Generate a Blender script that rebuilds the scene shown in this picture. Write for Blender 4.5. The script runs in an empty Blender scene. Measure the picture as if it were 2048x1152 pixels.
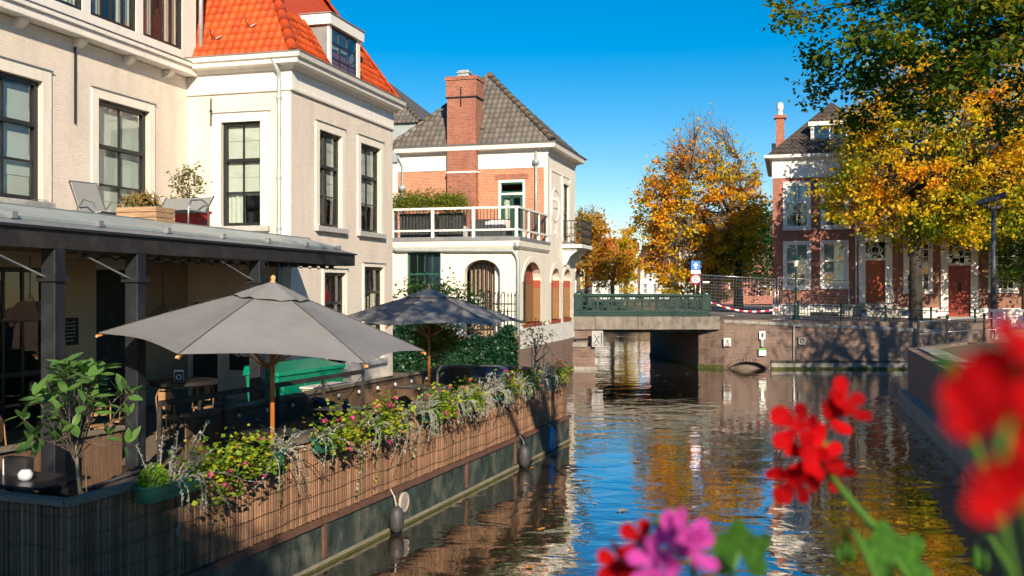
import bpy, math, random
import numpy as np
from mathutils import Vector, Matrix
R = math.radians
PI = math.pi
rng = random.Random(7)
SC = bpy.context.scene
COL = SC.collection

# ------------------------------------------------------------------ camera, sky, sun, exposure
F = 1991.0
EYE = 3.6
cd = bpy.data.cameras.new('camera')
cam = bpy.data.objects.new('camera', cd)
COL.objects.link(cam)
cam.location = (0, 0, EYE)
cam.rotation_euler = (R(90), 0, 0)
cd.sensor_width = 36
cd.lens = 35.0
cd.clip_start = 0.05
cd.clip_end = 3000
cd.dof.use_dof = True
cd.dof.focus_distance = 24
cd.dof.aperture_fstop = 5.6
SC.camera = cam

SUN_DIR = Vector((0.19, -0.982, 0)).normalized()
SUN_EL = R(24)
SUN_TO = Vector((SUN_DIR.x*math.cos(SUN_EL), SUN_DIR.y*math.cos(SUN_EL), math.sin(SUN_EL)))
world = bpy.data.worlds.new('World')
SC.world = world
world.use_nodes = True
wn = world.node_tree.nodes
wl = world.node_tree.links
wn.clear()
sky = wn.new('ShaderNodeTexSky')
sky.sky_type = 'NISHITA'
sky.sun_disc = False
sky.sun_elevation = SUN_EL
sky.sun_rotation = math.atan2(SUN_DIR.x, SUN_DIR.y)
sky.air_density = 1.0
sky.dust_density = 0.1
sky.ozone_density = 3.0
hs = wn.new('ShaderNodeHueSaturation')
hs.inputs['Hue'].default_value = 0.498
hs.inputs['Saturation'].default_value = 1.58
hs.inputs['Value'].default_value = 1.0
bg = wn.new('ShaderNodeBackground')
bg.inputs['Strength'].default_value = 0.094
wo = wn.new('ShaderNodeOutputWorld')
wl.new(sky.outputs[0], hs.inputs['Color'])
tint = wn.new('ShaderNodeMix'); tint.data_type = 'RGBA'; tint.blend_type = 'MULTIPLY'
tint.inputs[0].default_value = 1.0
tint.inputs[7].default_value = (1.0, 0.87, 0.87, 1)
wl.new(hs.outputs[0], tint.inputs[6])
wl.new(tint.outputs[2], bg.inputs[0])
wl.new(bg.outputs[0], wo.inputs[0])

sd = bpy.data.lights.new('sun', 'SUN')
sd.energy = 5.0
sd.angle = R(0.5)
sd.color = (1.0, 0.85, 0.65)
so = bpy.data.objects.new('sun', sd)
COL.objects.link(so)
so.rotation_euler = (-SUN_TO).to_track_quat('-Z', 'Y').to_euler()
so.location = (10, -20, 40)
SC.view_settings.view_transform = 'Standard'
SC.view_settings.look = 'None'
SC.view_settings.gamma = 1
SC.view_settings.exposure = 0.62
SC.cycles.max_bounces = 5
SC.cycles.diffuse_bounces = 3
SC.cycles.glossy_bounces = 3
SC.cycles.transparent_max_bounces = 12
SC.cycles.use_denoising = True
SC.cycles.use_light_tree = False
SC.cycles.caustics_reflective = False
SC.cycles.caustics_refractive = False
SC.cycles.use_adaptive_sampling = True
SC.cycles.adaptive_threshold = 0.05
SC.cycles.sample_clamp_indirect = 8

def P(px, py, Y):
    """point at depth Y on the survey ray through photo pixel (px, py)"""
    return Vector(((px-1024)/F*Y, Y, EYE-(py-576)/F*Y))

# ------------------------------------------------------------------ materials
MATS = {}
def _new(name):
    m = bpy.data.materials.new(name)
    m.use_nodes = True
    nt = m.node_tree
    b = nt.nodes['Principled BSDF']
    return m, nt, b
def N(nt, t, **kw):
    n = nt.nodes.new(t)
    for k, v in kw.items():
        if k in n.inputs: n.inputs[k].default_value = v
        else: setattr(n, k, v)
    return n
def c4(c): return (c[0], c[1], c[2], 1)
def sc(c, k): return tuple(min(1, x*k) for x in c)

def M(name, col, rough=0.6, var=0.12, scale=6, bump=0.0, bscale=60, metal=0.0, spec=0.4, dirt=None, damt=0.5, dscale=1.2, stretch=(1,1,1), rand=0.0):
    m, nt, b = _new(name)
    L = nt.links
    tc = N(nt, 'ShaderNodeTexCoord')
    mp = N(nt, 'ShaderNodeMapping', Scale=stretch)
    L.new(tc.outputs['Object'], mp.inputs[0])
    n = N(nt, 'ShaderNodeTexNoise', Scale=scale, Detail=5.0, Roughness=0.6)
    L.new(mp.outputs[0], n.inputs['Vector'])
    mx = N(nt, 'ShaderNodeMix', data_type='RGBA')
    mx.inputs[6].default_value = c4(sc(col, 1-var))
    mx.inputs[7].default_value = c4(sc(col, 1+var))
    rp = N(nt, 'ShaderNodeMapRange')
    rp.inputs[1].default_value = 0.3; rp.inputs[2].default_value = 0.7
    L.new(n.outputs[0], rp.inputs[0])
    L.new(rp.outputs[0], mx.inputs[0])
    out = mx.outputs[2]
    if rand:
        oi = N(nt, 'ShaderNodeObjectInfo')
        mr = N(nt, 'ShaderNodeMapRange')
        mr.inputs[3].default_value = 1-rand; mr.inputs[4].default_value = 1+rand
        L.new(oi.outputs['Random'], mr.inputs[0])
        hv = N(nt, 'ShaderNodeHueSaturation')
        L.new(out, hv.inputs['Color']); L.new(mr.outputs[0], hv.inputs['Value'])
        out = hv.outputs[0]
    if dirt:
        n2 = N(nt, 'ShaderNodeTexNoise', Scale=dscale, Detail=7.0, Roughness=0.65)
        L.new(mp.outputs[0], n2.inputs['Vector'])
        r2 = N(nt, 'ShaderNodeMapRange')
        r2.inputs[1].default_value = 0.48; r2.inputs[2].default_value = 0.72
        r2.inputs[4].default_value = damt
        L.new(n2.outputs[0], r2.inputs[0])
        m2 = N(nt, 'ShaderNodeMix', data_type='RGBA')
        L.new(r2.outputs[0], m2.inputs[0]); L.new(out, m2.inputs[6])
        m2.inputs[7].default_value = c4(dirt)
        out = m2.outputs[2]
    L.new(out, b.inputs['Base Color'])
    b.inputs['Roughness'].default_value = rough
    b.inputs['Metallic'].default_value = metal
    b.inputs['Specular IOR Level'].default_value = spec
    if bump:
        n3 = N(nt, 'ShaderNodeTexNoise', Scale=bscale, Detail=4.0)
        L.new(mp.outputs[0], n3.inputs['Vector'])
        bp = N(nt, 'ShaderNodeBump', Strength=bump, Distance=0.02)
        L.new(n3.outputs[0], bp.inputs['Height']); L.new(bp.outputs[0], b.inputs['Normal'])
    MATS[name] = m
    return m

def brickM(name, c1, c2, mortar, flat=False, bw=0.21, bh=0.062, ms=0.011, bump=0.5, dirt=None, damt=0.4, dscale=0.7, var=0.25, rough=0.8, dist=0.012):
    m, nt, b = _new(name)
    L = nt.links
    tc = N(nt, 'ShaderNodeTexCoord')
    sp = N(nt, 'ShaderNodeSeparateXYZ')
    L.new(tc.outputs['Object'], sp.inputs[0])
    ad = N(nt, 'ShaderNodeMath', operation='ADD')
    L.new(sp.outputs[0], ad.inputs[0]); L.new(sp.outputs[1], ad.inputs[1])
    cb = N(nt, 'ShaderNodeCombineXYZ')
    if flat:
        L.new(sp.outputs[0], cb.inputs[0]); L.new(sp.outputs[1], cb.inputs[1])
    else:
        L.new(ad.outputs[0], cb.inputs[0]); L.new(sp.outputs[2], cb.inputs[1])
    nz = N(nt, 'ShaderNodeTexNoise', Scale=1.3, Detail=3.0)
    L.new(tc.outputs['Object'], nz.inputs['Vector'])
    wob = N(nt, 'ShaderNodeVectorMath', operation='MULTIPLY_ADD')
    wob.inputs[1].default_value = (0.03, 0.03, 0)
    L.new(nz.outputs['Color'], wob.inputs[0]); L.new(cb.outputs[0], wob.inputs[2])
    br = N(nt, 'ShaderNodeTexBrick', Scale=1.0)
    br.inputs['Color1'].default_value = c4(c1); br.inputs['Color2'].default_value = c4(c2)
    br.inputs['Mortar'].default_value = c4(mortar)
    br.inputs['Mortar Size'].default_value = ms
    br.inputs['Mortar Smooth'].default_value = 0.3
    br.inputs['Brick Width'].default_value = bw; br.inputs['Row Height'].default_value = bh
    L.new(wob.outputs[0], br.inputs['Vector'])
    n2 = N(nt, 'ShaderNodeTexNoise', Scale=9.0, Detail=6.0, Roughness=0.7)
    L.new(tc.outputs['Object'], n2.inputs['Vector'])
    mr = N(nt, 'ShaderNodeMapRange')
    mr.inputs[1].default_value = 0.25; mr.inputs[2].default_value = 0.75
    mr.inputs[3].default_value = 1-var; mr.inputs[4].default_value = 1+var
    L.new(n2.outputs[0], mr.inputs[0])
    hv = N(nt, 'ShaderNodeHueSaturation')
    L.new(br.outputs['Color'], hv.inputs['Color']); L.new(mr.outputs[0], hv.inputs['Value'])
    out = hv.outputs[0]
    if dirt:
        n3 = N(nt, 'ShaderNodeTexNoise', Scale=dscale*1.6, Detail=7.0, Roughness=0.65)
        mpd = N(nt, 'ShaderNodeMapping', Scale=(1.4, 1.4, 0.35)); L.new(tc.outputs['Object'], mpd.inputs[0])
        L.new(mpd.outputs[0], n3.inputs['Vector'])
        r3 = N(nt, 'ShaderNodeMapRange')
        r3.inputs[1].default_value = 0.45; r3.inputs[2].default_value = 0.7; r3.inputs[4].default_value = damt
        L.new(n3.outputs[0], r3.inputs[0])
        m3 = N(nt, 'ShaderNodeMix', data_type='RGBA')
        L.new(r3.outputs[0], m3.inputs[0]); L.new(out, m3.inputs[6]); m3.inputs[7].default_value = c4(dirt)
        out = m3.outputs[2]
    L.new(out, b.inputs['Base Color'])
    b.inputs['Roughness'].default_value = rough
    b.inputs['Specular IOR Level'].default_value = 0.25
    iv = N(nt, 'ShaderNodeMath', operation='SUBTRACT'); iv.inputs[0].default_value = 1.0
    L.new(br.outputs['Fac'], iv.inputs[1])
    ad2 = N(nt, 'ShaderNodeMath', operation='MULTIPLY_ADD'); ad2.inputs[1].default_value = 0.6
    L.new(n2.outputs[0], ad2.inputs[0]); L.new(iv.outputs[0], ad2.inputs[2])
    bp = N(nt, 'ShaderNodeBump', Strength=bump, Distance=dist)
    L.new(ad2.outputs[0], bp.inputs['Height']); L.new(bp.outputs[0], b.inputs['Normal'])
    MATS[name] = m
    return m

def leafM(name, cols, transl=0.35, nscale=0.35, rough=0.55, mix=0.5):
    """leaf colour: own colour of each leaf (random per leaf, drifting over the crown)"""
    m, nt, b = _new(name)
    L = nt.links
    g = N(nt, 'ShaderNodeNewGeometry')
    tc = N(nt, 'ShaderNodeTexCoord')
    n = N(nt, 'ShaderNodeTexNoise', Scale=nscale, Detail=2.0)
    L.new(tc.outputs['Object'], n.inputs['Vector'])
    r = N(nt, 'ShaderNodeMapRange'); r.inputs[1].default_value = 0.3; r.inputs[2].default_value = 0.7
    L.new(n.outputs[0], r.inputs[0])
    mm = N(nt, 'ShaderNodeMix', data_type='FLOAT'); mm.inputs[0].default_value = mix
    L.new(r.outputs[0], mm.inputs[2]); L.new(g.outputs['Random Per Island'], mm.inputs[3])
    cr = N(nt, 'ShaderNodeValToRGB')
    el = cr.color_ramp.elements
    while len(el) < len(cols): el.new(0.5)
    for i, c in enumerate(cols):
        el[i].position = 0.12+0.76*i/max(1, len(cols)-1); el[i].color = c4(c)
    L.new(mm.outputs[0], cr.inputs[0])
    L.new(cr.outputs[0], b.inputs['Base Color'])
    b.inputs['Roughness'].default_value = rough
    b.inputs['Specular IOR Level'].default_value = 0.3
    tr = N(nt, 'ShaderNodeBsdfTranslucent')
    hv = N(nt, 'ShaderNodeHueSaturation', Saturation=1.15, Value=1.3)
    L.new(cr.outputs[0], hv.inputs['Color']); L.new(hv.outputs[0], tr.inputs[0])
    ms = N(nt, 'ShaderNodeMixShader'); ms.inputs[0].default_value = transl
    L.new(b.outputs[0], ms.inputs[1]); L.new(tr.outputs[0], ms.inputs[2])
    L.new(ms.outputs[0], nt.nodes['Material Output'].inputs[0])
    MATS[name] = m
    return m

def glassM(name, tint=(0.75, 0.8, 0.78), refl=1.0):
    m, nt, b = _new(name)
    nt.nodes.remove(b)
    L = nt.links
    ge = N(nt, 'ShaderNodeNewGeometry')
    dt = N(nt, 'ShaderNodeVectorMath', operation='DOT_PRODUCT')
    L.new(ge.outputs['Incoming'], dt.inputs[0]); L.new(ge.outputs['Normal'], dt.inputs[1])
    ab = N(nt, 'ShaderNodeMath', operation='ABSOLUTE'); L.new(dt.outputs['Value'], ab.inputs[0])
    om = N(nt, 'ShaderNodeMath', operation='SUBTRACT'); om.inputs[0].default_value = 1.0; L.new(ab.outputs[0], om.inputs[1])
    pw = N(nt, 'ShaderNodeMath', operation='POWER'); pw.inputs[1].default_value = 4.5; L.new(om.outputs[0], pw.inputs[0])
    fr = N(nt, 'ShaderNodeMath', operation='MULTIPLY_ADD'); fr.inputs[1].default_value = 0.92; fr.inputs[2].default_value = 0.08
    L.new(pw.outputs[0], fr.inputs[0])
    tc = N(nt, 'ShaderNodeTexCoord')
    n = N(nt, 'ShaderNodeTexNoise', Scale=1.6, Detail=1.0)
    L.new(tc.outputs['Object'], n.inputs['Vector'])
    bp = N(nt, 'ShaderNodeBump', Strength=0.06, Distance=0.1)
    L.new(n.outputs[0], bp.inputs['Height'])
    gl = N(nt, 'ShaderNodeBsdfGlossy', Roughness=0.01); gl.inputs['Color'].default_value = (1, 1, 1, 1)
    L.new(bp.outputs[0], gl.inputs['Normal'])
    t = N(nt, 'ShaderNodeBsdfTransparent'); t.inputs[0].default_value = c4(tint)
    mu = N(nt, 'ShaderNodeMath', operation='MULTIPLY'); mu.inputs[1].default_value = refl
    mu.use_clamp = True
    L.new(fr.outputs[0], mu.inputs[0])
    ms = N(nt, 'ShaderNodeMixShader')
    L.new(mu.outputs[0], ms.inputs[0]); L.new(t.outputs[0], ms.inputs[1]); L.new(gl.outputs[0], ms.inputs[2])
    L.new(ms.outputs[0], nt.nodes['Material Output'].inputs[0])
    MATS[name] = m
    return m

# painted and natural surfaces
brickM('white_brick', (0.77, 0.68, 0.585), (0.76, 0.665, 0.57), (0.74, 0.645, 0.55), bump=0.5, dirt=(0.42, 0.35, 0.28), damt=0.34, var=0.06, dist=0.02)
M('plaster', (0.80, 0.74, 0.64), 0.7, 0.05, 3, bump=0.15, dirt=(0.50, 0.44, 0.36), damt=0.4, dscale=1.3, stretch=(1.5, 1.5, 0.4))
M('white_paint', (0.82, 0.78, 0.71), 0.45, 0.04, 5, dirt=(0.52, 0.47, 0.40), damt=0.32, dscale=2.2, stretch=(1.5, 1.5, 0.5))
M('old_white', (0.70, 0.68, 0.64), 0.6, 0.08, 5, dirt=(0.35, 0.33, 0.3), damt=0.4, dscale=1.5)
M('stone_sill', (0.42, 0.41, 0.40), 0.8, 0.15, 9, bump=0.3)
M('black_frame', (0.018, 0.020, 0.020), 0.35, 0.2, 6)
M('dark_green_frame', (0.02, 0.085, 0.055), 0.4, 0.15, 6)
M('black_wood', (0.022, 0.020, 0.020), 0.65, 0.3, 7, bump=0.2, dirt=(0.09, 0.085, 0.08), damt=0.4, dscale=3)
M('post_paint', (0.009, 0.011, 0.016), 0.6, 0.2, 7, bump=0.1, dirt=(0.07, 0.08, 0.09), damt=0.35, dscale=3)
M('zinc', (0.38, 0.44, 0.43), 0.45, 0.1, 4, metal=0.25, dirt=(0.24, 0.27, 0.27), damt=0.5, dscale=1.5)
M('lead_grey', (0.23, 0.24, 0.25), 0.55, 0.15, 3, metal=0.2, dirt=(0.36, 0.35, 0.33), damt=0.5)
M('roof_membrane', (0.16, 0.165, 0.17), 0.8, 0.2, 4, bump=0.2)
M('iron', (0.018, 0.020, 0.022), 0.5, 0.2, 20, bump=0.1)
M('orange_tile', (0.56, 0.075, 0.010), 0.6, 0.2, 7, bump=0.15, dirt=(0.28, 0.075, 0.03), damt=0.55, dscale=3.5, rand=0.26)
M('ridge_tile', (0.46, 0.060, 0.010), 0.55, 0.2, 5, bump=0.2, dirt=(0.30, 0.08, 0.03), damt=0.4, dscale=3, rand=0.15)
M('grey_tile', (0.115, 0.102, 0.09), 0.62, 0.25, 6, bump=0.2, dirt=(0.16, 0.145, 0.12), damt=0.6, dscale=4, rand=0.28)
M('lichen_tile', (0.11, 0.10, 0.085), 0.7, 0.25, 6, bump=0.3, dirt=(0.34, 0.20, 0.05), damt=0.8, dscale=5, rand=0.3)
brickM('red_brick', (0.56, 0.215, 0.11), (0.47, 0.165, 0.085), (0.56, 0.42, 0.30), dirt=(0.30, 0.13, 0.09), damt=0.25, ms=0.009)
brickM('chimney_brick', (0.43, 0.135, 0.075), (0.29, 0.085, 0.05), (0.33, 0.25, 0.2), dirt=(0.16, 0.07, 0.06), damt=0.45, ms=0.009)
brickM('town_brick', (0.42, 0.15, 0.095), (0.32, 0.11, 0.07), (0.30, 0.22, 0.18), dirt=(0.14, 0.07, 0.06), damt=0.35, ms=0.008)
brickM('brown_brick', (0.33, 0.15, 0.105), (0.25, 0.115, 0.08), (0.24, 0.18, 0.15), dirt=(0.12, 0.07, 0.055), damt=0.4, ms=0.008)
brickM('town_roof', (0.10, 0.075, 0.06), (0.075, 0.06, 0.052), (0.03, 0.025, 0.022), bw=0.24, bh=0.27, ms=0.03, bump=1.0, dist=0.05, dirt=(0.14, 0.11, 0.08), damt=0.5, var=0.3)
brickM('quay_brick', (0.215, 0.125, 0.095), (0.145, 0.09, 0.075), (0.26, 0.21, 0.175), dirt=(0.28, 0.22, 0.17), damt=0.35, dscale=0.8, ms=0.010)
brickM('paving_floor', (0.26, 0.20, 0.15), (0.20, 0.15, 0.12), (0.12, 0.10, 0.08), flat=True, dirt=(0.32, 0.26, 0.18), damt=0.4)
M('quay_stone', (0.31, 0.29, 0.26), 0.8, 0.2, 5, bump=0.4, bscale=25, dirt=(0.16, 0.15, 0.12), damt=0.6, dscale=1.6)
M('beam_stone', (0.23, 0.20, 0.165), 0.8, 0.25, 4, bump=0.4, bscale=25, dirt=(0.10, 0.09, 0.075), damt=0.7, dscale=1.8, stretch=(1.6, 1.6, 0.5))
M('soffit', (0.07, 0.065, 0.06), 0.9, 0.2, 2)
M('leafy_ground', (0.13, 0.10, 0.065), 0.95, 0.35, 3, bump=0.5, dirt=(0.26, 0.15, 0.04), damt=0.7, dscale=4)
M('street_paving', (0.17, 0.13, 0.11), 0.9, 0.2, 3, bump=0.3, dirt=(0.25, 0.17, 0.08), damt=0.6, dscale=2.5)
M('bridge_green', (0.004, 0.034, 0.027), 0.32, 0.25, 5, bump=0.05, dirt=(0.02, 0.04, 0.035), damt=0.5, dscale=2)
M('hull_green', (0.030, 0.046, 0.038), 0.55, 0.5, 5, bump=0.3, dirt=(0.20, 0.185, 0.14), damt=0.75, dscale=3.0, stretch=(1.0, 1.0, 0.7))
M('hull_waterline', (0.27, 0.235, 0.17), 0.75, 0.3, 6, bump=0.3, dirt=(0.14, 0.13, 0.06), damt=0.7, dscale=3)
M('algae', (0.075, 0.085, 0.02), 0.9, 0.4, 8, bump=0.6)
M('rust', (0.13, 0.065, 0.042), 0.8, 0.35, 8, bump=0.3, dirt=(0.08, 0.045, 0.035), damt=0.6, dscale=4)
M('reed', (0.22, 0.118, 0.066), 0.75, 0.35, 5, bump=0.4, bscale=30, stretch=(6, 6, 0.5), dirt=(0.12, 0.08, 0.055), damt=0.6, dscale=2, rand=0.45)
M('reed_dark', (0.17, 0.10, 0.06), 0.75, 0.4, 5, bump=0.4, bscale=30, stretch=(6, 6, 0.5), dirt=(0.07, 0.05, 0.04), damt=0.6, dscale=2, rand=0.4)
M('coping_wood', (0.20, 0.165, 0.125), 0.75, 0.3, 4, bump=0.4, stretch=(8, 1, 8), dirt=(0.10, 0.085, 0.07), damt=0.5, dscale=3)
M('deck_wood', (0.10, 0.075, 0.055), 0.7, 0.3, 4, bump=0.3, stretch=(8, 1, 8))
M('fabric_grey', (0.235, 0.229, 0.228), 0.85, 0.08, 2.5, bump=0.35, bscale=7, dirt=(0.15, 0.15, 0.155), damt=0.4, dscale=1.0, rand=0.05)
M('varnished_pole', (0.40, 0.135, 0.03), 0.32, 0.25, 4, stretch=(10, 10, 0.6))
M('finial_wood', (0.52, 0.30, 0.13), 0.4, 0.2, 5)
M('planter_green', (0.018, 0.10, 0.065), 0.45, 0.2, 5, bump=0.05, dirt=(0.05, 0.07, 0.05), damt=0.4, dscale=5)
M('soil', (0.045, 0.03, 0.02), 0.95, 0.4, 20, bump=0.6)
M('bark', (0.12, 0.095, 0.07), 0.9, 0.35, 6, bump=0.7, bscale=20, stretch=(2, 2, 0.5))
M('bark_dark', (0.04, 0.033, 0.027), 0.9, 0.35, 6, bump=0.6, bscale=20, stretch=(2, 2, 0.5))
M('bark_pale', (0.22, 0.19, 0.14), 0.85, 0.3, 6, bump=0.4, bscale=30)
M('twig', (0.15, 0.10, 0.07), 0.9, 0.3, 6)
M('curtain', (0.72, 0.74, 0.68), 0.9, 0.05, 3)
M('curtain_cream', (0.70, 0.66, 0.55), 0.9, 0.05, 3)
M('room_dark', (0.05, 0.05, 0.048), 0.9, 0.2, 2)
M('door_orange', (0.34, 0.075, 0.02), 0.35, 0.2, 4, stretch=(8, 8, 0.7))
M('door_red', (0.27, 0.035, 0.018), 0.35, 0.2, 4, stretch=(8, 8, 0.7))
M('beige_wall', (0.50, 0.40, 0.27), 0.8, 0.06, 2.5, bump=0.1)
M('brown_wall', (0.34, 0.24, 0.16), 0.6, 0.1, 2)
M('red_poster', (0.55, 0.05, 0.07), 0.5, 0.2, 4)
M('arch_red', (0.30, 0.065, 0.035), 0.7, 0.1, 4)
M('arch_ochre', (0.24, 0.125, 0.05), 0.7, 0.1, 4)
M('table_top', (0.035, 0.030, 0.030), 0.28, 0.2, 6)
M('wicker', (0.05, 0.045, 0.05), 0.6, 0.3, 60, bump=0.6, bscale=120)
M('rattan', (0.38, 0.22, 0.11), 0.5, 0.2, 30, bump=0.3)
M('steel', (0.52, 0.53, 0.54), 0.3, 0.06, 8, metal=0.9)
M('grey_mesh', (0.22, 0.225, 0.22), 0.7, 0.1, 50, bump=0.2, bscale=200)
M('crate_wood', (0.40, 0.25, 0.14), 0.75, 0.3, 4, bump=0.3, stretch=(1, 8, 8))
M('bin_green', (0.0, 0.21, 0.12), 0.38, 0.1, 4, dirt=(0.10, 0.3, 0.22), damt=0.3, dscale=3)
M('cream_panel', (0.55, 0.50, 0.36), 0.6, 0.08, 4)
M('chalkboard', (0.028, 0.028, 0.028), 0.8, 0.15, 5)
M('chalk', (0.80, 0.80, 0.77), 0.9, 0.1, 30)
M('paper_white', (0.80, 0.80, 0.78), 0.7, 0.04, 8)
M('paper_green', (0.10, 0.42, 0.05), 0.6, 0.1, 8)
M('sign_blue', (0.01, 0.16, 0.62), 0.4, 0.04, 5)
M('sign_white', (0.85, 0.85, 0.85), 0.4, 0.02, 5)
M('sign_red', (0.62, 0.02, 0.03), 0.4, 0.04, 5)
M('sign_black', (0.015, 0.015, 0.015), 0.5, 0.1, 5)
M('fender_black', (0.05, 0.05, 0.052), 0.5, 0.3, 8, bump=0.2)
M('fender_blue', (0.03, 0.25, 0.48), 0.4, 0.15, 8)
M('rope', (0.42, 0.40, 0.36), 0.9, 0.2, 30)
M('bulb', (0.62, 0.64, 0.68), 0.12, 0.05, 5, spec=0.8)
M('cushion', (0.74, 0.70, 0.64), 0.9, 0.06, 10, bump=0.2)
M('planter_dark', (0.05, 0.056, 0.056), 0.6, 0.15, 4)
M('red_crate', (0.42, 0.02, 0.015), 0.5, 0.15, 5)
M('barrier_pink', (0.42, 0.37, 0.32), 0.6, 0.1, 4)
M('camera_grey', (0.055, 0.06, 0.07), 0.45, 0.15, 6)
M('lamp_glass', (0.80, 0.78, 0.66), 0.25, 0.05, 5)
M('terracotta', (0.40, 0.17, 0.09), 0.7, 0.2, 8)
M('tyre', (0.02, 0.02, 0.02), 0.8, 0.2, 20)
M('bike_blue', (0.02, 0.035, 0.09), 0.35, 0.1, 5)
M('far_white', (0.66, 0.64, 0.60), 0.7, 0.06, 0.6)
M('far_red_roof', (0.48, 0.11, 0.04), 0.7, 0.15, 0.8)
M('petal_red', (0.46, 0.002, 0.005), 0.75, 0.4, 5, spec=0.12, bump=0.3, bscale=9, stretch=(5, 1, 1), rand=0.3)
M('petal_magenta', (0.52, 0.06, 0.36), 0.75, 0.4, 5, spec=0.12, bump=0.3, bscale=9, stretch=(5, 1, 1), rand=0.25)
M('petal_pink', (0.74, 0.10, 0.26), 0.55, 0.2, 30, rand=0.25)
M('stem_green', (0.07, 0.17, 0.02), 0.55, 0.15, 20)
M('leaf_green', (0.045, 0.14, 0.012), 0.55, 0.45, 3, spec=0.25, bump=0.5, bscale=8, dirt=(0.02, 0.07, 0.008), damt=0.7, dscale=4, rand=0.2)
def glow_through(name, k):
    nt = MATS[name].node_tree; b = nt.nodes['Principled BSDF']
    src = b.inputs['Base Color'].links[0].from_socket
    tr = N(nt, 'ShaderNodeBsdfTranslucent'); nt.links.new(src, tr.inputs[0])
    ms = N(nt, 'ShaderNodeMixShader'); ms.inputs[0].default_value = k
    nt.links.new(b.outputs[0], ms.inputs[1]); nt.links.new(tr.outputs[0], ms.inputs[2])
    nt.links.new(ms.outputs[0], nt.nodes['Material Output'].inputs[0])
for nm, k in (('petal_red', 0.35), ('petal_magenta', 0.35), ('petal_pink', 0.3), ('leaf_green', 0.3), ('fabric_grey', 0.12)): glow_through(nm, k)
glassM('glass')
glassM('glass_old', (0.62, 0.68, 0.66), 1.3)
glassM('clear_sheet', (0.86, 0.88, 0.86), 0.8)
# foliage
leafM('leaf_autumn', [(0.10, 0.18, 0.01), (0.46, 0.33, 0.01), (0.74, 0.45, 0.012), (0.72, 0.30, 0.01), (0.58, 0.14, 0.01)], 0.42, 0.28, mix=0.35)
leafM('leaf_autumn_mix', [(0.07, 0.15, 0.008), (0.28, 0.32, 0.012), (0.70, 0.49, 0.012), (0.75, 0.40, 0.014), (0.66, 0.21, 0.012)], 0.42, 0.30, mix=0.35)
leafM('leaf_rust', [(0.16, 0.18, 0.015), (0.42, 0.22, 0.015), (0.60, 0.25, 0.015), (0.50, 0.13, 0.012)], 0.3, 0.2, mix=0.4)
leafM('leaf_overhang', [(0.016, 0.06, 0.006), (0.035, 0.10, 0.008), (0.09, 0.15, 0.008), (0.30, 0.25, 0.012)], 0.42, 0.4, mix=0.45)
leafM('leaf_dark', [(0.010, 0.04, 0.008), (0.02, 0.07, 0.012), (0.045, 0.10, 0.015)], 0.2, 0.8)
leafM('leaf_ivy', [(0.008, 0.035, 0.018), (0.015, 0.06, 0.028), (0.035, 0.085, 0.03)], 0.12, 1.2, rough=0.4)
leafM('leaf_olive', [(0.10, 0.13, 0.045), (0.18, 0.20, 0.07), (0.24, 0.25, 0.10)], 0.25, 2)
leafM('leaf_juniper', [(0.05, 0.12, 0.01), (0.13, 0.20, 0.012), (0.22, 0.23, 0.02)], 0.2, 1.5)
leafM('leaf_geranium', [(0.05, 0.14, 0.012), (0.16, 0.27, 0.018), (0.32, 0.37, 0.02), (0.48, 0.36, 0.03)], 0.3, 3.0)
leafM('leaf_lime', [(0.11, 0.26, 0.015), (0.17, 0.33, 0.02), (0.24, 0.38, 0.03)], 0.3, 3.0)
leafM('leaf_silver', [(0.20, 0.22, 0.17), (0.34, 0.35, 0.29), (0.48, 0.48, 0.41)], 0.2, 3.0)
leafM('leaf_dry', [(0.22, 0.15, 0.05), (0.34, 0.25, 0.08), (0.20, 0.20, 0.05)], 0.25, 3.0)
leafM('leaf_magnolia', [(0.04, 0.10, 0.03), (0.08, 0.17, 0.04), (0.15, 0.25, 0.05)], 0.18, 4.0, rough=0.3, mix=0.7)
leafM('leaf_fallen', [(0.45, 0.15, 0.02), (0.60, 0.30, 0.03), (0.35, 0.12, 0.03)], 0.1, 2.0, mix=0.8)

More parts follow.
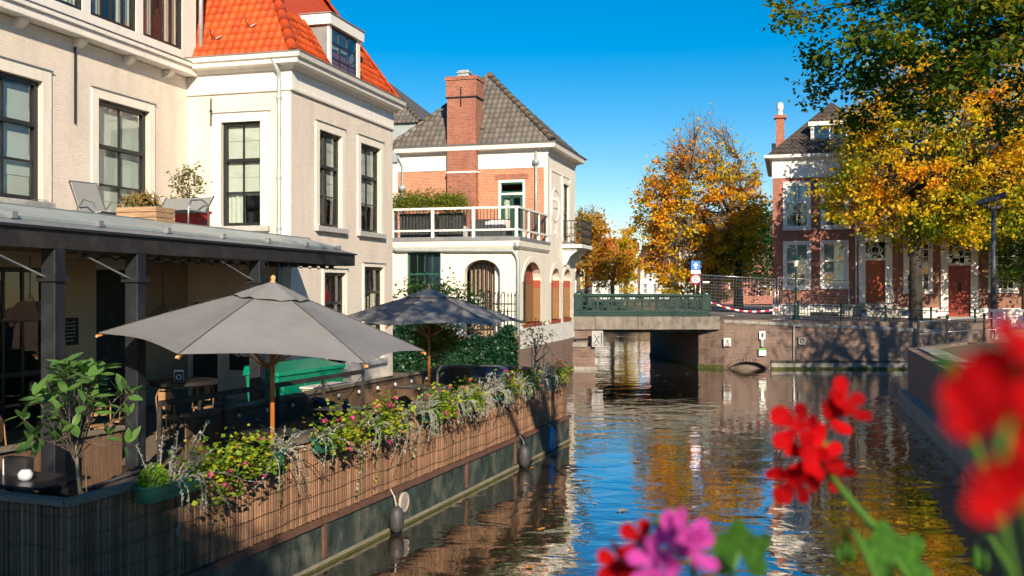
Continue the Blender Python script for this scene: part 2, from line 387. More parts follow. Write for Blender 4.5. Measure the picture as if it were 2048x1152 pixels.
# water: dark, slightly brown body with small wind ripples
def water_mat():
    m, nt, b = _new('canal_water')
    L = nt.links
    tc = N(nt, 'ShaderNodeTexCoord')
    n1 = N(nt, 'ShaderNodeTexNoise', Scale=0.9, Detail=2.0, Roughness=0.45, Distortion=0.7)
    mp = N(nt, 'ShaderNodeMapping', Scale=(0.85, 1.35, 1)); mp.inputs['Rotation'].default_value = (0, 0, R(12))
    L.new(tc.outputs['Object'], mp.inputs[0]); L.new(mp.outputs[0], n1.inputs['Vector'])
    n2 = N(nt, 'ShaderNodeTexNoise', Scale=4.2, Detail=2.0, Roughness=0.5, Distortion=0.3)
    L.new(mp.outputs[0], n2.inputs['Vector'])
    n0 = N(nt, 'ShaderNodeTexNoise', Scale=0.11, Detail=2.0)
    L.new(tc.outputs['Object'], n0.inputs['Vector'])
    r0 = N(nt, 'ShaderNodeMapRange'); r0.inputs[1].default_value = 0.38; r0.inputs[2].default_value = 0.62
    r0.inputs[3].default_value = 0.25; r0.inputs[4].default_value = 1.0
    L.new(n0.outputs[0], r0.inputs[0])
    a = N(nt, 'ShaderNodeMath', operation='MULTIPLY_ADD'); a.inputs[1].default_value = 0.14
    L.new(n2.outputs[0], a.inputs[0]); L.new(n1.outputs[0], a.inputs[2])
    s = N(nt, 'ShaderNodeMath', operation='MULTIPLY'); 
    L.new(a.outputs[0], s.inputs[0]); L.new(r0.outputs[0], s.inputs[1])
    bp = N(nt, 'ShaderNodeBump', Strength=0.8, Distance=0.046)
    L.new(s.outputs[0], bp.inputs['Height']); L.new(bp.outputs[0], b.inputs['Normal'])
    b.inputs['Base Color'].default_value = (0.045, 0.032, 0.014, 1)
    b.inputs['Roughness'].default_value = 0.012
    b.inputs['Roughness'].default_value = 0.6
    b.inputs['Specular IOR Level'].default_value = 0.0
    gl = N(nt, 'ShaderNodeBsdfGlossy', Roughness=0.012); gl.inputs['Color'].default_value = (1, 1, 1, 1)
    L.new(bp.outputs[0], gl.inputs['Normal'])
    ge = N(nt, 'ShaderNodeNewGeometry')
    dt = N(nt, 'ShaderNodeVectorMath', operation='DOT_PRODUCT')
    L.new(ge.outputs['Incoming'], dt.inputs[0]); L.new(bp.outputs[0], dt.inputs[1])
    om = N(nt, 'ShaderNodeMath', operation='SUBTRACT'); om.inputs[0].default_value = 1.0; om.use_clamp = True
    L.new(dt.outputs['Value'], om.inputs[1])
    pw = N(nt, 'ShaderNodeMath', operation='POWER'); pw.inputs[1].default_value = 2.4; L.new(om.outputs[0], pw.inputs[0])
    fr = N(nt, 'ShaderNodeMath', operation='MULTIPLY_ADD'); fr.inputs[1].default_value = 0.90; fr.inputs[2].default_value = 0.08
    L.new(pw.outputs[0], fr.inputs[0])
    ms = N(nt, 'ShaderNodeMixShader')
    L.new(fr.outputs[0], ms.inputs[0]); L.new(b.outputs[0], ms.inputs[1]); L.new(gl.outputs[0], ms.inputs[2])
    L.new(ms.outputs[0], nt.nodes['Material Output'].inputs[0])
    MATS['canal_water'] = m
water_mat()

# ------------------------------------------------------------------ mesh helpers
class MB:
    def __init__(s, mtx=None):
        s.v = []; s.f = []; s.M = mtx
    def add(s, vs, fs):
        o = len(s.v)
        if s.M is not None: vs = [s.M @ Vector(p) for p in vs]
        s.v.extend([tuple(p) for p in vs])
        s.f.extend([tuple(o+i for i in f) for f in fs])
        return s
    def box(s, x0, x1, y0, y1, z0, z1):
        return s.add([(x0,y0,z0),(x1,y0,z0),(x1,y1,z0),(x0,y1,z0),(x0,y0,z1),(x1,y0,z1),(x1,y1,z1),(x0,y1,z1)],
              [(0,3,2,1),(4,5,6,7),(0,1,5,4),(1,2,6,5),(2,3,7,6),(3,0,4,7)])
    def bar(s, p, q, w, h=None, up=(0,0,1)):
        p = Vector(p); q = Vector(q); h = h or w
        d = (q-p).normalized(); up = Vector(up)
        if abs(d.dot(up)) > 0.98: up = Vector((0, 1, 0))
        x = d.cross(up).normalized()*(w/2); y = x.cross(d).normalized()*(h/2)
        vs = [p-x-y, p+x-y, p+x+y, p-x+y, q-x-y, q+x-y, q+x+y, q-x+y]
        return s.add(vs, [(0,1,2,3),(4,7,6,5),(0,4,5,1),(1,5,6,2),(2,6,7,3),(3,7,4,0)])
    def tube(s, pts, r, n=6, cap=True):
        pts = [Vector(p) for p in pts]
        k = len(pts)
        rs = r if isinstance(r, (list, tuple)) else [r]*k
        vs = []; fs = []
        ref = None
        for i, p in enumerate(pts):
            d = (pts[min(i+1, k-1)]-pts[max(i-1, 0)])
            if d.length < 1e-9: d = Vector((0,0,1))
            d.normalize()
            if ref is None:
                ref = Vector((0,0,1)) if abs(d.z) < 0.9 else Vector((1,0,0))
            x = d.cross(ref)
            if x.length < 1e-6: x = d.cross(Vector((0.3,1,0.2)))
            x.normalize(); y = d.cross(x)
            ref = x.cross(d)
            for j in range(n):
                a = 2*PI*j/n
                vs.append(p + (x*math.cos(a)+y*math.sin(a))*rs[i])
        for i in range(k-1):
            for j in range(n):
                j2 = (j+1) % n
                fs.append((i*n+j, i*n+j2, (i+1)*n+j2, (i+1)*n+j))
        if cap:
            fs.append(tuple(range(n-1, -1, -1))); fs.append(tuple((k-1)*n+j for j in range(n)))
        return s.add(vs, fs)
    def lathe(s, prof, n=10, c=(0,0,0)):
        vs = []; fs = []
        for (r, z) in prof:
            for j in range(n):
                a = 2*PI*j/n
                vs.append((c[0]+r*math.cos(a), c[1]+r*math.sin(a), c[2]+z))
        for i in range(len(prof)-1):
            for j in range(n):
                j2 = (j+1) % n
                fs.append((i*n+j, i*n+j2, (i+1)*n+j2, (i+1)*n+j))
        fs.append(tuple(range(n-1, -1, -1))); fs.append(tuple((len(prof)-1)*n+j for j in range(n)))
        return s.add(vs, fs)
    def prism(s, poly, z0, z1):
        """poly in xy extruded in z; z1 may be a function of (x, y)"""
        n = len(poly)
        t = (lambda x, y: z1) if not callable(z1) else z1
        vs = [(x, y, z0) for x, y in poly]+[(x, y, t(x, y)) for x, y in poly]
        fs = [tuple(range(n-1, -1, -1)), tuple(range(n, 2*n))]
        fs += [(i, (i+1) % n, n+(i+1) % n, n+i) for i in range(n)]
        return s.add(vs, fs)
    def slab(s, poly, y0, y1):
        """poly in xz extruded along y"""
        n = len(poly)
        vs = [(x, y0, z) for x, z in poly]+[(x, y1, z) for x, z in poly]
        fs = [tuple(range(n)), tuple(range(2*n-1, n-1, -1))]
        fs += [((i+1) % n, i, n+i, n+(i+1) % n) for i in range(n)]
        return s.add(vs, fs)
    def ring(s, c, r0, r1, y0, y1, n=20, a0=0, a1=2*PI):
        """flat ring in the xz plane, extruded along y"""
        for i in range(n):
            b0 = a0+(a1-a0)*i/n; b1 = a0+(a1-a0)*(i+1)/n
            s.slab([(c[0]+r0*math.cos(b0), c[1]+r0*math.sin(b0)), (c[0]+r1*math.cos(b0), c[1]+r1*math.sin(b0)),
                    (c[0]+r1*math.cos(b1), c[1]+r1*math.sin(b1)), (c[0]+r0*math.cos(b1), c[1]+r0*math.sin(b1))], y0, y1)
        return s
    def sweep(s, path, prof):
        """moulding: profile (out, z) carried along an xy polyline, outward = right of travel"""
        n = len(path); k = len(prof); vs = []; fs = []
        for i, p in enumerate(path):
            ds = []
            if i > 0: ds.append(Vector((path[i][0]-path[i-1][0], path[i][1]-path[i-1][1])).normalized())
            if i < n-1: ds.append(Vector((path[i+1][0]-path[i][0], path[i+1][1]-path[i][1])).normalized())
            ns = [Vector((d.y, -d.x)) for d in ds]
            o = sum(ns, Vector((0, 0)))
            o = o/len(ns); o = o/max(0.2, o.length_squared)
            for (u, z) in prof: vs.append((p[0]+o.x*u, p[1]+o.y*u, z))
        for i in range(n-1):
            for j in range(k):
                j2 = (j+1) % k
                fs.append((i*k+j, (i+1)*k+j, (i+1)*k+j2, i*k+j2))
        fs.append(tuple(range(k))); fs.append(tuple((n-1)*k+j for j in range(k-1, -1, -1)))
        return s.add(vs, fs)
    def wall(s, x0, x1, z0, z1, holes=(), depth=0.22):
        """sheet wall in y=0 (outside is -y) with openings (x0,x1,z0,z1[,arch rise]) and reveals"""
        xs = sorted({x0, x1, *[h[0] for h in holes], *[h[1] for h in holes]})
        zs = sorted({z0, z1, *[h[2] for h in holes], *[h[3] for h in holes]})
        for i in range(len(xs)-1):
            for j in range(len(zs)-1):
                cx = (xs[i]+xs[i+1])/2; cz = (zs[j]+zs[j+1])/2
                if any(h[0] < cx < h[1] and h[2] < cz < h[3] for h in holes): continue
                s.add([(xs[i],0,zs[j]),(xs[i+1],0,zs[j]),(xs[i+1],0,zs[j+1]),(xs[i],0,zs[j+1])], [(0,1,2,3)])
        for h in holes:
            a, b, c, d = h[:4]; r = h[4] if len(h) > 4 else 0
            s.add([(a,0,c),(b,0,c),(b,depth,c),(a,depth,c)], [(0,3,2,1)])
            if not r:
                s.add([(a,0,d),(b,0,d),(b,depth,d),(a,depth,d)], [(0,1,2,3)])
                top = [(a, d), (b, d)]
            else:
                n = 14; top = []
                for i in range(n+1):
                    t = PI-PI*i/n
                    top.append(((a+b)/2+(b-a)/2*math.cos(t), d-r+r*math.sin(t)))
                for i in range(n):
                    p, q = top[i], top[i+1]
                    s.add([(p[0],0,p[1]),(q[0],0,q[1]),(q[0],0,d),(p[0],0,d)], [(0,1,2,3)])
                    s.add([(p[0],0,p[1]),(q[0],0,q[1]),(q[0],depth,q[1]),(p[0],depth,p[1])], [(0,1,2,3)])
            s.add([(a,0,c),(a,depth,c),(a,depth,top[0][1]),(a,0,top[0][1])], [(0,1,2,3)])
            s.add([(b,0,c),(b,0,top[-1][1]),(b,depth,top[-1][1]),(b,depth,c)], [(0,1,2,3)])
        return s
    def mesh(s, name, mat=None, smooth=False):
        me = bpy.data.meshes.new(name)
        me.from_pydata(s.v, [], s.f)
        if mat: me.materials.append(MATS[mat] if isinstance(mat, str) else mat)
        if smooth: me.polygons.foreach_set('use_smooth', [True]*len(me.polygons))
        me.update()
        return me
    def build(s, name, mat, parent=None, loc=(0,0,0), rot=0.0, smooth=False, bevel=0.0, fix=True):
        me = s.mesh(name, mat, smooth)
        if fix:
            import bmesh
            bm = bmesh.new(); bm.from_mesh(me)
            if len(bm.faces) < 20000:
                bmesh.ops.recalc_face_normals(bm, faces=bm.faces)
            bm.to_mesh(me); bm.free()
        o = inst(name, me, parent, loc, rot)
        if bevel:
            b = o.modifiers.new('edge', 'BEVEL'); b.width = bevel; b.segments = 2; b.limit_method = 'ANGLE'; b.angle_limit = R(40)
        return o

def inst(name, me, parent=None, loc=(0,0,0), rot=0.0, scale=None):
    o = bpy.data.objects.new(name, me)
    COL.objects.link(o)
    if parent is not None: o.parent = parent
    o.location = loc
    o.rotation_euler = rot if isinstance(rot, (tuple, list)) else (0, 0, rot)
    if isinstance(rot, Matrix): o.rotation_euler = rot.to_euler()
    if scale is not None: o.scale = scale if isinstance(scale, (tuple, list)) else (scale,)*3
    return o
def tag(o, label, cat=None, group=None, kind=None):
    if label: o['label'] = label
    if cat: o['category'] = cat
    if group: o['group'] = group
    if kind: o['kind'] = kind
    return o
def thing(name, label, cat, loc=(0,0,0), rot=0.0, group=None):
    o = inst(name, None, None, loc, rot)
    o.empty_display_size = 0.2
    return tag(o, label, cat, group)
def struct(o, label=None):
    o['kind'] = 'structure'
    if label: o['label'] = label
    return o
def part(name, mat, parent, *boxes, **kw):
    m = MB()
    for b in boxes: m.box(*b)
    return m.build(name, mat, parent, **kw)
TZ = lambda x, y, z, r=0.0: Matrix.Translation((x, y, z)) @ Matrix.Rotation(r, 4, 'Z')

def leaf_mesh(name, pos, size, mat, seed=0, aspect=0.62, up=0.35, dirs=None, fold=0.18):
    """many separate little leaf blades (four-corner, folded along the midrib)"""
    g = np.random.default_rng(seed)
    pos = np.asarray(pos, dtype=np.float64); n = len(pos)
    size = np.broadcast_to(np.asarray(size, dtype=np.float64), (n,))*g.uniform(0.65, 1.25, n)
    nrm = g.normal(size=(n, 3)); nrm[:, 2] = np.abs(nrm[:, 2])+up*2
    nrm /= np.linalg.norm(nrm, axis=1)[:, None]
    d = g.normal(size=(n, 3)) if dirs is None else np.asarray(dirs)+g.normal(size=(n, 3))*0.25
    d -= nrm*np.sum(d*nrm, axis=1)[:, None]
    d /= np.linalg.norm(d, axis=1)[:, None]+1e-9
    s = np.cross(nrm, d)
    h = size[:, None]/2
    v = np.empty((n, 4, 3))
    v[:, 0] = pos-d*h
    v[:, 1] = pos+s*h*aspect+nrm*h*fold+d*h*0.1
    v[:, 2] = pos+d*h
    v[:, 3] = pos-s*h*aspect+nrm*h*fold+d*h*0.1
    # two triangles per leaf, sharing the midrib, so each leaf is one island
    me = bpy.data.meshes.new(name)
    me.vertices.add(n*4); me.vertices.foreach_set('co', v.reshape(-1))
    idx = (np.arange(n)[:, None]*4+np.array([0, 1, 2, 0, 2, 3])).reshape(-1)
    me.loops.add(n*6); me.loops.foreach_set('vertex_index', idx.astype(np.int32))
    me.polygons.add(n*2)
    me.polygons.foreach_set('loop_start', np.arange(0, n*6, 3, dtype=np.int32))
    me.polygons.foreach_set('loop_total', np.full(n*2, 3, dtype=np.int32))
    me.update(calc_edges=True)
    me.materials.append(MATS[mat])
    return me

def text(body, size, mat, parent, loc, rot, name='lettering', extrude=0.002, align='CENTER', shear=0.0):
    cu = bpy.data.curves.new(name, 'FONT')
    cu.body = body; cu.size = size; cu.align_x = align; cu.align_y = 'CENTER'; cu.extrude = extrude; cu.shear = shear; cu.offset = size*0.02
    cu.materials.append(MATS[mat])
    tmp = bpy.data.objects.new(name, cu)
    COL.objects.link(tmp)
    me = bpy.data.meshes.new_from_object(tmp)
    bpy.data.objects.remove(tmp)
    o = inst(name, me, parent, loc, tuple(rot))
    return o

# ------------------------------------------------------------------ setting: water and ground
w = MB(); w.add([(-160,-60,0),(200,-60,0),(200,140,0),(-160,140,0)], [(0,1,2,3)])
struct(w.build('canal_water', 'canal_water'), 'dark rippled canal water reflecting blue sky')

QZ = 0.9
left_poly = [(-10.4,-30),(-10.4,2),(-6.6,11.2),(-5.55,14),(-2.05,24.2),(-0.15,31.5),(0.15,35.5),(0.15,37),(-70,60),(-70,-30)]
struct(MB().prism(left_poly, -1.5, QZ).build('cafe_quay', 'paving_floor'), 'brick paved café quay beside the barge')
struct(MB().prism([(0.18,35.48),(2.86,44.9),(2.9,53.4),(2.0,140),(-120,140),(-120,60)], -1.5, 1.38).build('house_bank', 'street_paving'), 'ground of the bank under the brick house')
slope = lambda x, y: 2.2-0.045*(x-9) if y < 60 else 2.0
far_poly = [(8.4,44.95),(9.4,44.3),(19,44.15),(70,46),(70,140),(15.2,140),(7.35,53.0)]
struct(MB().prism([(8.6,45.3),(9.6,44.6),(19,44.45),(120,46.3),(120,95),(15.0,95),(7.55,53.0)], -1.5, lambda x, y: 2.2-0.014*(x-9)).build('far_street', 'street_paving'), 'leaf strewn street on the far bank')
struct(MB().prism([(-900,96),(900,96),(900,1500),(-900,1500)], -1.5, 2.15).build('far_ground', 'leafy_ground'), 'ground stretching away behind the canal')
right_poly = [(12.5,30.5),(4.4,2),(3.4,-1.0),(3.4,-30),(60,-30),(60,40),(15.8,34.5)]
struct(MB().prism([(12.75,30.3),(4.7,2),(3.7,-1.0),(3.7,-30),(60,-30),(60,39.6),(15.8,34.1)], -1.5, 1.70).build('right_quay', 'leafy_ground'), 'leaf strewn top of the near right quay')

# quay walls
t = thing('quay_wall', 'long brown brick quay wall right of the bridge with stone base', 'wall', (0,0,0))
m = MB()
topz = lambda x: 2.2-0.045*(x-9)
def vwall(m, pts, z0, zt, thick=0.35):
    """wall with outer line pts (outside = right of travel)"""
    n = len(pts)
    for i in range(n-1):
        a = Vector(pts[i]); b = Vector(pts[i+1]); d = (b-a).normalized(); o = Vector((-d.y, d.x))*thick
        vs = [(a.x,a.y,z0),(b.x,b.y,z0),(b.x+o.x,b.y+o.y,z0),(a.x+o.x,a.y+o.y,z0),
              (a.x,a.y,zt(a.x)),(b.x,b.y,zt(b.x)),(b.x+o.x,b.y+o.y,zt(b.x)),(a.x+o.x,a.y+o.y,zt(a.x))]
        m.add(vs, [(0,3,2,1),(4,5,6,7),(0,1,5,4),(1,2,6,5),(2,3,7,6),(3,0,4,7)])
vwall(m, [(7.35,53.0),(8.42,44.95),(9.45,44.3)], -1.5, topz, 0.5)
# culvert arch opening at X about 9.97, one metre and a half wide
mw = MB(TZ(9.45,44.3,0,math.atan2(-0.15,9.55)))
mw.wall(0, 9.6, -1.5, 1.76, [(0.22,1.85,-1.5,0.34,0.36)], depth=0.6)
m.v += [v for v in mw.v]; o0 = len(m.v)-len(mw.v); m.f += [tuple(o0+i for i in f) for f in mw.f]
m.add([(9.45,44.31,1.74),(19,44.16,1.74),(19,44.16,1.76),(9.45,44.31,2.18)], [(0,1,2,3)])
m.add([(9.45,44.32,2.18),(19,44.17,1.76),(19,44.6,1.76),(9.45,44.75,2.18)], [(0,1,2,3)])
m.build('wall', 'quay_brick', t, fix=False)
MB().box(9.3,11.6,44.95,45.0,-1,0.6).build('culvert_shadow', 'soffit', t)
mm = MB()
vwall(mm, [(11.5,44.19),(18.98,44.07)], -0.5, lambda x: 0.30, 0.1)
mm.build('stone_base', 'quay_stone', t)
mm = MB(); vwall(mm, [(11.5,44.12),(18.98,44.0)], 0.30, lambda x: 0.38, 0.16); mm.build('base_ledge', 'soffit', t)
mm = MB(); vwall(mm, [(7.31,53.0),(8.39,44.92),(9.42,44.27)], -0.3, lambda x: 0.16, 0.05); mm.build('algae_line', 'algae', t)
mm = MB(); vwall(mm, [(11.5,44.17),(18.98,44.05)], -0.3, lambda x: 0.09, 0.05); mm.build('algae_line', 'algae', t)
mm = MB(); vwall(mm, [(9.4,44.25),(14,44.17),(19,44.10)], 0.0, lambda x: topz(x)+0.09, 0.4)
mm2 = MB()
for i in range(24):
    x0 = 9.42+i*0.4; x1 = x0+0.385
    y = 44.26-0.0157*(x0-9.45)
    mm2 = MB(); z0 = topz(x0)-0.03; z1 = topz(x1)-0.03
    mm2.add([(x0,y,z0-0.10),(x1,y,z1-0.10),(x1,y+0.42,z1-0.10),(x0,y+0.42,z0-0.10),(x0,y,z0+0.04),(x1,y,z1+0.04),(x1,y+0.42,z1+0.04),(x0,y+0.42,z0+0.04)],
            [(0,3,2,1),(4,5,6,7),(0,1,5,4),(1,2,6,5),(2,3,7,6),(3,0,4,7)])
    mm2.build('coping_stone', 'quay_stone', t)
for i in range(19):     # arch stones over the culvert
    a = PI*(i+0.5)/19
    cx, cz = 9.45+1.035, -0.02
    rx, rz = 0.86, 0.36
    q = MB(); q.slab([(-0.055,-0.08),(0.055,-0.08),(0.062,0.08),(-0.062,0.08)], -0.03, 0.1)
    q.build('arch_stone', 'quay_brick', t, loc=(cx+(rx+0.03)*math.cos(a), 44.262, cz+(rz+0.06)*math.sin(a)), rot=(0, -(a-PI/2)*0.75, 0))

t = thing('quay_wall', 'near right quay wall with pale stone base running towards the flowers', 'wall', (0,0,0))
m = MB(); vwall(m, [(15.8,34.5),(12.5,30.5),(9.4,19.6),(4.4,2),(3.4,-1)][::-1], -1.5, lambda x: 1.73, 0.35)
for f in range(0): pass
m.build('wall', 'quay_brick', t)
m = MB(); vwall(m, [(12.3,30.75),(9.25,19.6),(4.25,2)][::-1], -0.5, lambda x: 0.45, 0.35); m.build('stone_base', 'quay_stone', t)
m = MB(); vwall(m, [(12.28,30.75),(9.23,19.6),(4.23,2)][::-1], -0.3, lambda x: 0.10, 0.05); m.build('algae_line', 'algae', t)
for i in range(17):
    s0 = i*1.0
    a = Vector((12.5,30.5)); d = (Vector((4.4,2))-a).normalized(); p = a+d*s0; q = a+d*(s0+0.985); o = Vector((-d.y, d.x))*0.45
    mb = MB(); mb.prism([tuple(p-o*0.15), tuple(q-o*0.15), tuple(q+o), tuple(p+o)], 1.62, 1.78+0.006*((i*7)%3)); mb.build('coping_stone', 'quay_stone', t)

t = thing('quay_wall', 'dark brick quay wall under the white plinth of the brick house', 'wall', (0,0,0))
m = MB(); vwall(m, [(0.14,31.6),(0.24,35.44),(2.9,44.7)], -1.5, lambda x: 1.405 if x > 0.2 else 0.95, 0.3); m.build('wall', 'quay_brick', t)
part('mooring_chain', 'iron', t, (0.75,0.78,36.9,36.93,0.6,1.4), (1.25,1.28,38.7,38.73,0.55,1.35))
MB_ = MB(); vwall(MB_, [(0.12,31.6),(0.22,35.42),(2.93,44.66)], -0.3, lambda x: 0.13, 0.05); MB_.build('algae_line', 'algae', t)
t = thing('bridge_pier', 'squat brick pier with stone cap at the left foot of the bridge', 'pier', (0,0,0))
part('shaft', 'quay_brick', t, (2.52,3.68,44.0,45.2,-1.5,1.0))
part('cap_stone', 'quay_stone', t, (2.46,3.3,43.94,45.2,1.0,1.2))
part('foot_stone', 'quay_stone', t, (2.47,3.74,43.93,45.2,-0.5,0.12))

# ------------------------------------------------------------------ bridge
t = thing('bridge', 'low canal bridge with ornate dark green cast iron parapet', 'bridge', (0,44.4,0))
part('deck', 'street_paving', t, (1.5,9.2,0.3,8.4,1.98,2.28))
for k, (a, b) in enumerate([(2.66,3.72),(3.73,5.6),(5.61,7.6),(7.61,9.25)]):
    part('edge_beam', 'beam_stone', t, (a,b,-0.1,0.35,1.75,2.33), bevel=0.01)
part('edge_beam', 'quay_stone', t, (2.7,9.1,8.15,8.5,1.75,2.3))
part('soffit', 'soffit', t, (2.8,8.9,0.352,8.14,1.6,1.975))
part('abutment', 'quay_brick', t, (2.72,3.66,0.02,8.4,-1.5,1.745))
def parapet(y0, t):
    part('plinth_rail', 'bridge_green', t, (2.74,8.86,y0-0.17,y0+0.17,2.33,2.47), (2.78,8.82,y0-0.12,y0+0.12,2.472,2.60), bevel=0.02)
    part('top_rail', 'bridge_green', t, (2.95,8.6,y0-0.09,y0+0.09,3.17,3.22), (2.95,8.6,y0-0.14,y0+0.14,3.222,3.32), bevel=0.02)
    for x0, x1 in ((2.79,3.16),(8.47,8.87)):
        m = MB().box(x0,x1,y0-0.16,y0+0.16,2.602,3.24).box(x0-0.03,x1+0.03,y0-0.19,y0+0.19,3.241,3.32)
        m.lathe([(0.2,0),(0.19,0.05),(0.10,0.09),(0.02,0.1)], 10, ((x0+x1)/2,y0,3.32))
        m.build('end_post', 'bridge_green', t, bevel=0.012)
    n = 8; w = (8.46-3.17)/n
    q = MB()
    q.bar((0.06,0,0.0),(w-0.06,0,0.565),0.05,0.05,(0,1,0)).bar((w-0.06,0.004,0.0),(0.06,0.004,0.565),0.05,0.05,(0,1,0))
    q.ring((w/2,0.283),0.05,0.095,-0.035,0.035,14)
    for cx, cz, a in ((w/2,0.0,0),(w/2,0.566,PI),(0.06,0.283,-PI/2),(w-0.06,0.283,PI/2)):
        q.ring((cx,cz),0.105,0.14,-0.02,0.02,9,a,a+PI)
    for cx, cz in ((w/2,0.16),(w/2,0.405)): q.ring((cx,cz),0.0,0.03,-0.022,0.022,7)
    me = q.mesh('tracery_panel', 'bridge_green')
    for i in range(n):
        inst('tracery_panel', me, t, (3.17+i*w, y0, 2.603))
    pm = MB().box(-0.055,0.055,-0.07,0.07,0,0.565).mesh('baluster_post', 'bridge_green')
    for i in range(1, n):
        inst('baluster_post', pm, t, (3.17+i*w, y0, 2.603))
parapet(0.12, t)
part('far_rail', 'bridge_green', t, (2.8,8.8,8.15,8.25,3.22,3.3))
part('far_rail', 'bridge_green', t, (2.8,8.8,8.17,8.23,2.62,2.68))
for i in range(9): part('far_post', 'bridge_green', t, (2.8+i*0.74,2.88+i*0.74,8.15,8.24,2.3,3.219))

t = thing('hanging_sign_board', 'pale square board on a black arm under the bridge edge', 'sign', (3.05,44.2,1.36))
MB().bar((-0.35,0,-0.06),(0.35,-0.35,-0.02),0.07,0.09).box(-0.42,-0.3,-0.06,0.06,-0.16,0.1).build('arm', 'iron', t)
part('board', 'stone_sill', t, (0.46,0.96,-0.42,-0.34,-0.36,0.36), bevel=0.01)
m = MB()
for a, b in (((0.54,-0.22),(0.78,0.14)), ((0.78,-0.24),(0.56,0.2)), ((0.52,-0.28),(0.7,-0.26)), ((0.88,-0.28),(0.88,0.28))):
    m.bar((a[0],-0.424,a[1]),(b[0],-0.424,b[1]),0.035,0.01,(0,1,0))
m.build('mark', 'camera_grey', t)

# ------------------------------------------------------------------ windows and doors
def pane_grid(node, x0, x1, z0, z1, cols, rows, y, bar, mat, glass, skipbars=False):
    """glazing bars as one part each, panes one by one"""
    cw = (x1-x0)/cols; rh = (z1-z0)/rows
    for i in range(1, cols): part('glazing_bar', mat, node, (x0+i*cw-bar/2, x0+i*cw+bar/2, y-0.02, y+0.02, z0, z1))
    for j in range(1, rows): part('glazing_bar', mat, node, (x0, x1, y-0.018, y+0.022, z0+j*rh-bar/2, z0+j*rh+bar/2))
    for i in range(cols):
        for j in range(rows):
            a0, a1 = x0+i*cw, x0+(i+1)*cw; c0, c1 = z0+j*rh, z0+(j+1)*rh
            tx, tz = rng.uniform(-1, 1)*0.006, rng.uniform(-1, 1)*0.006
            MB().add([(a0,y+0.002-tx-tz,c0),(a1,y+0.002+tx-tz,c0),(a1,y+0.002+tx+tz,c1),(a0,y+0.002-tx+tz,c1)], [(0,1,2,3)]).build('pane', glass, node, fix=False)

def curtain(node, x0, x1, z0, z1, y, mat, wave=0.03, step=0.035, name='curtain'):
    m = MB(); n = max(4, int((x1-x0)/step)); vs = []
    for i in range(n+1):
        x = x0+(x1-x0)*i/n; yy = y+wave*math.sin(i*1.7)+wave*0.5*math.sin(i*0.61+x)
        vs += [(x, yy, z0), (x, yy, z1)]
    m.add(vs, [(2*i, 2*i+2, 2*i+3, 2*i+1) for i in range(n)])
    return m.build(name, mat, node, smooth=True, fix=False)

def window(parent, o, rot, w, h, cols=2, sashes=((1,0.36),(2,0.64)), fm='black_frame', glass='glass', fw=0.085, bar=0.035, trim=None, sill='stone_sill', cur=None, silw=0.14, rec=0.13, lintel=True):
    """sashes from the top: (rows, share of height)"""
    n = MB().box(0,fw,rec-0.05,rec+0.06,0,h).box(w-fw,w,rec-0.05,rec+0.06,0,h).box(fw,w-fw,rec-0.05,rec+0.06,0,fw).box(fw,w-fw,rec-0.05,rec+0.06,h-fw,h).build('window', fm, parent, o, rot, bevel=0.006)
    z = h-fw; tot = h-2*fw
    for k, (rows, sh) in enumerate(sashes):
        z2 = z-tot*sh
        if k < len(sashes)-1: part('transom', fm, n, (fw, w-fw, rec-0.065, rec+0.04, z2-0.035, z2+0.05), bevel=0.006)
        pane_grid(n, fw, w-fw, z2+(0.05 if k < len(sashes)-1 else 0), z-(0.035 if k else 0), cols, rows, rec, bar, fm, glass)
        z = z2
    if trim:
        tw, tm = trim
        part('surround', tm, n, (-tw,0,-0.035,0.02,-0.0,h+tw), (w,w+tw,-0.035,0.02,-0.0,h+tw), (0,w,-0.035,0.02,h,h+tw))
        if lintel: part('drip_strip', 'lead_grey', n, (-tw-0.03,w+tw+0.03,-0.06,-0.0,h+tw,h+tw+0.022))
    if sill: part('sill', sill, n, (-(trim[0] if trim else 0.05)-0.03, w+(trim[0] if trim else 0.05)+0.03, -0.12, rec-0.04, -silw, -0.004), bevel=0.01)
    if cur == 'full': curtain(n, 0.05, w-0.05, 0.02, h, rec+0.10, 'curtain', 0.02)
    elif cur == 'sides':
        curtain(n, 0.03, w*0.34, 0.02, h, rec+0.1, 'curtain_cream', 0.025); curtain(n, w*0.66, w-0.03, 0.02, h, rec+0.1, 'curtain_cream', 0.025)
    elif cur == 'roman':
        for k in range(4):
            z0 = h*(0.30+0.175*k); part('blind', 'curtain', n, (0.06, w-0.06, rec+0.07-0.012*(k%2), rec+0.09, z0, z0+h*0.173))
        curtain(n, 0.05, w*0.45, 0.02, h*0.36, rec+0.12, 'curtain')
    elif cur == 'roman_low':
        for k in range(5):
            z0 = h*(0.02+0.185*k); part('blind', 'curtain', n, (0.1, w-0.1, rec+0.08-0.012*(k%2), rec+0.10, z0, z0+h*0.183))
        curtain(n, w*0.05, w*0.32, 0.0, h*0.95, rec+0.16, 'curtain')
    return n

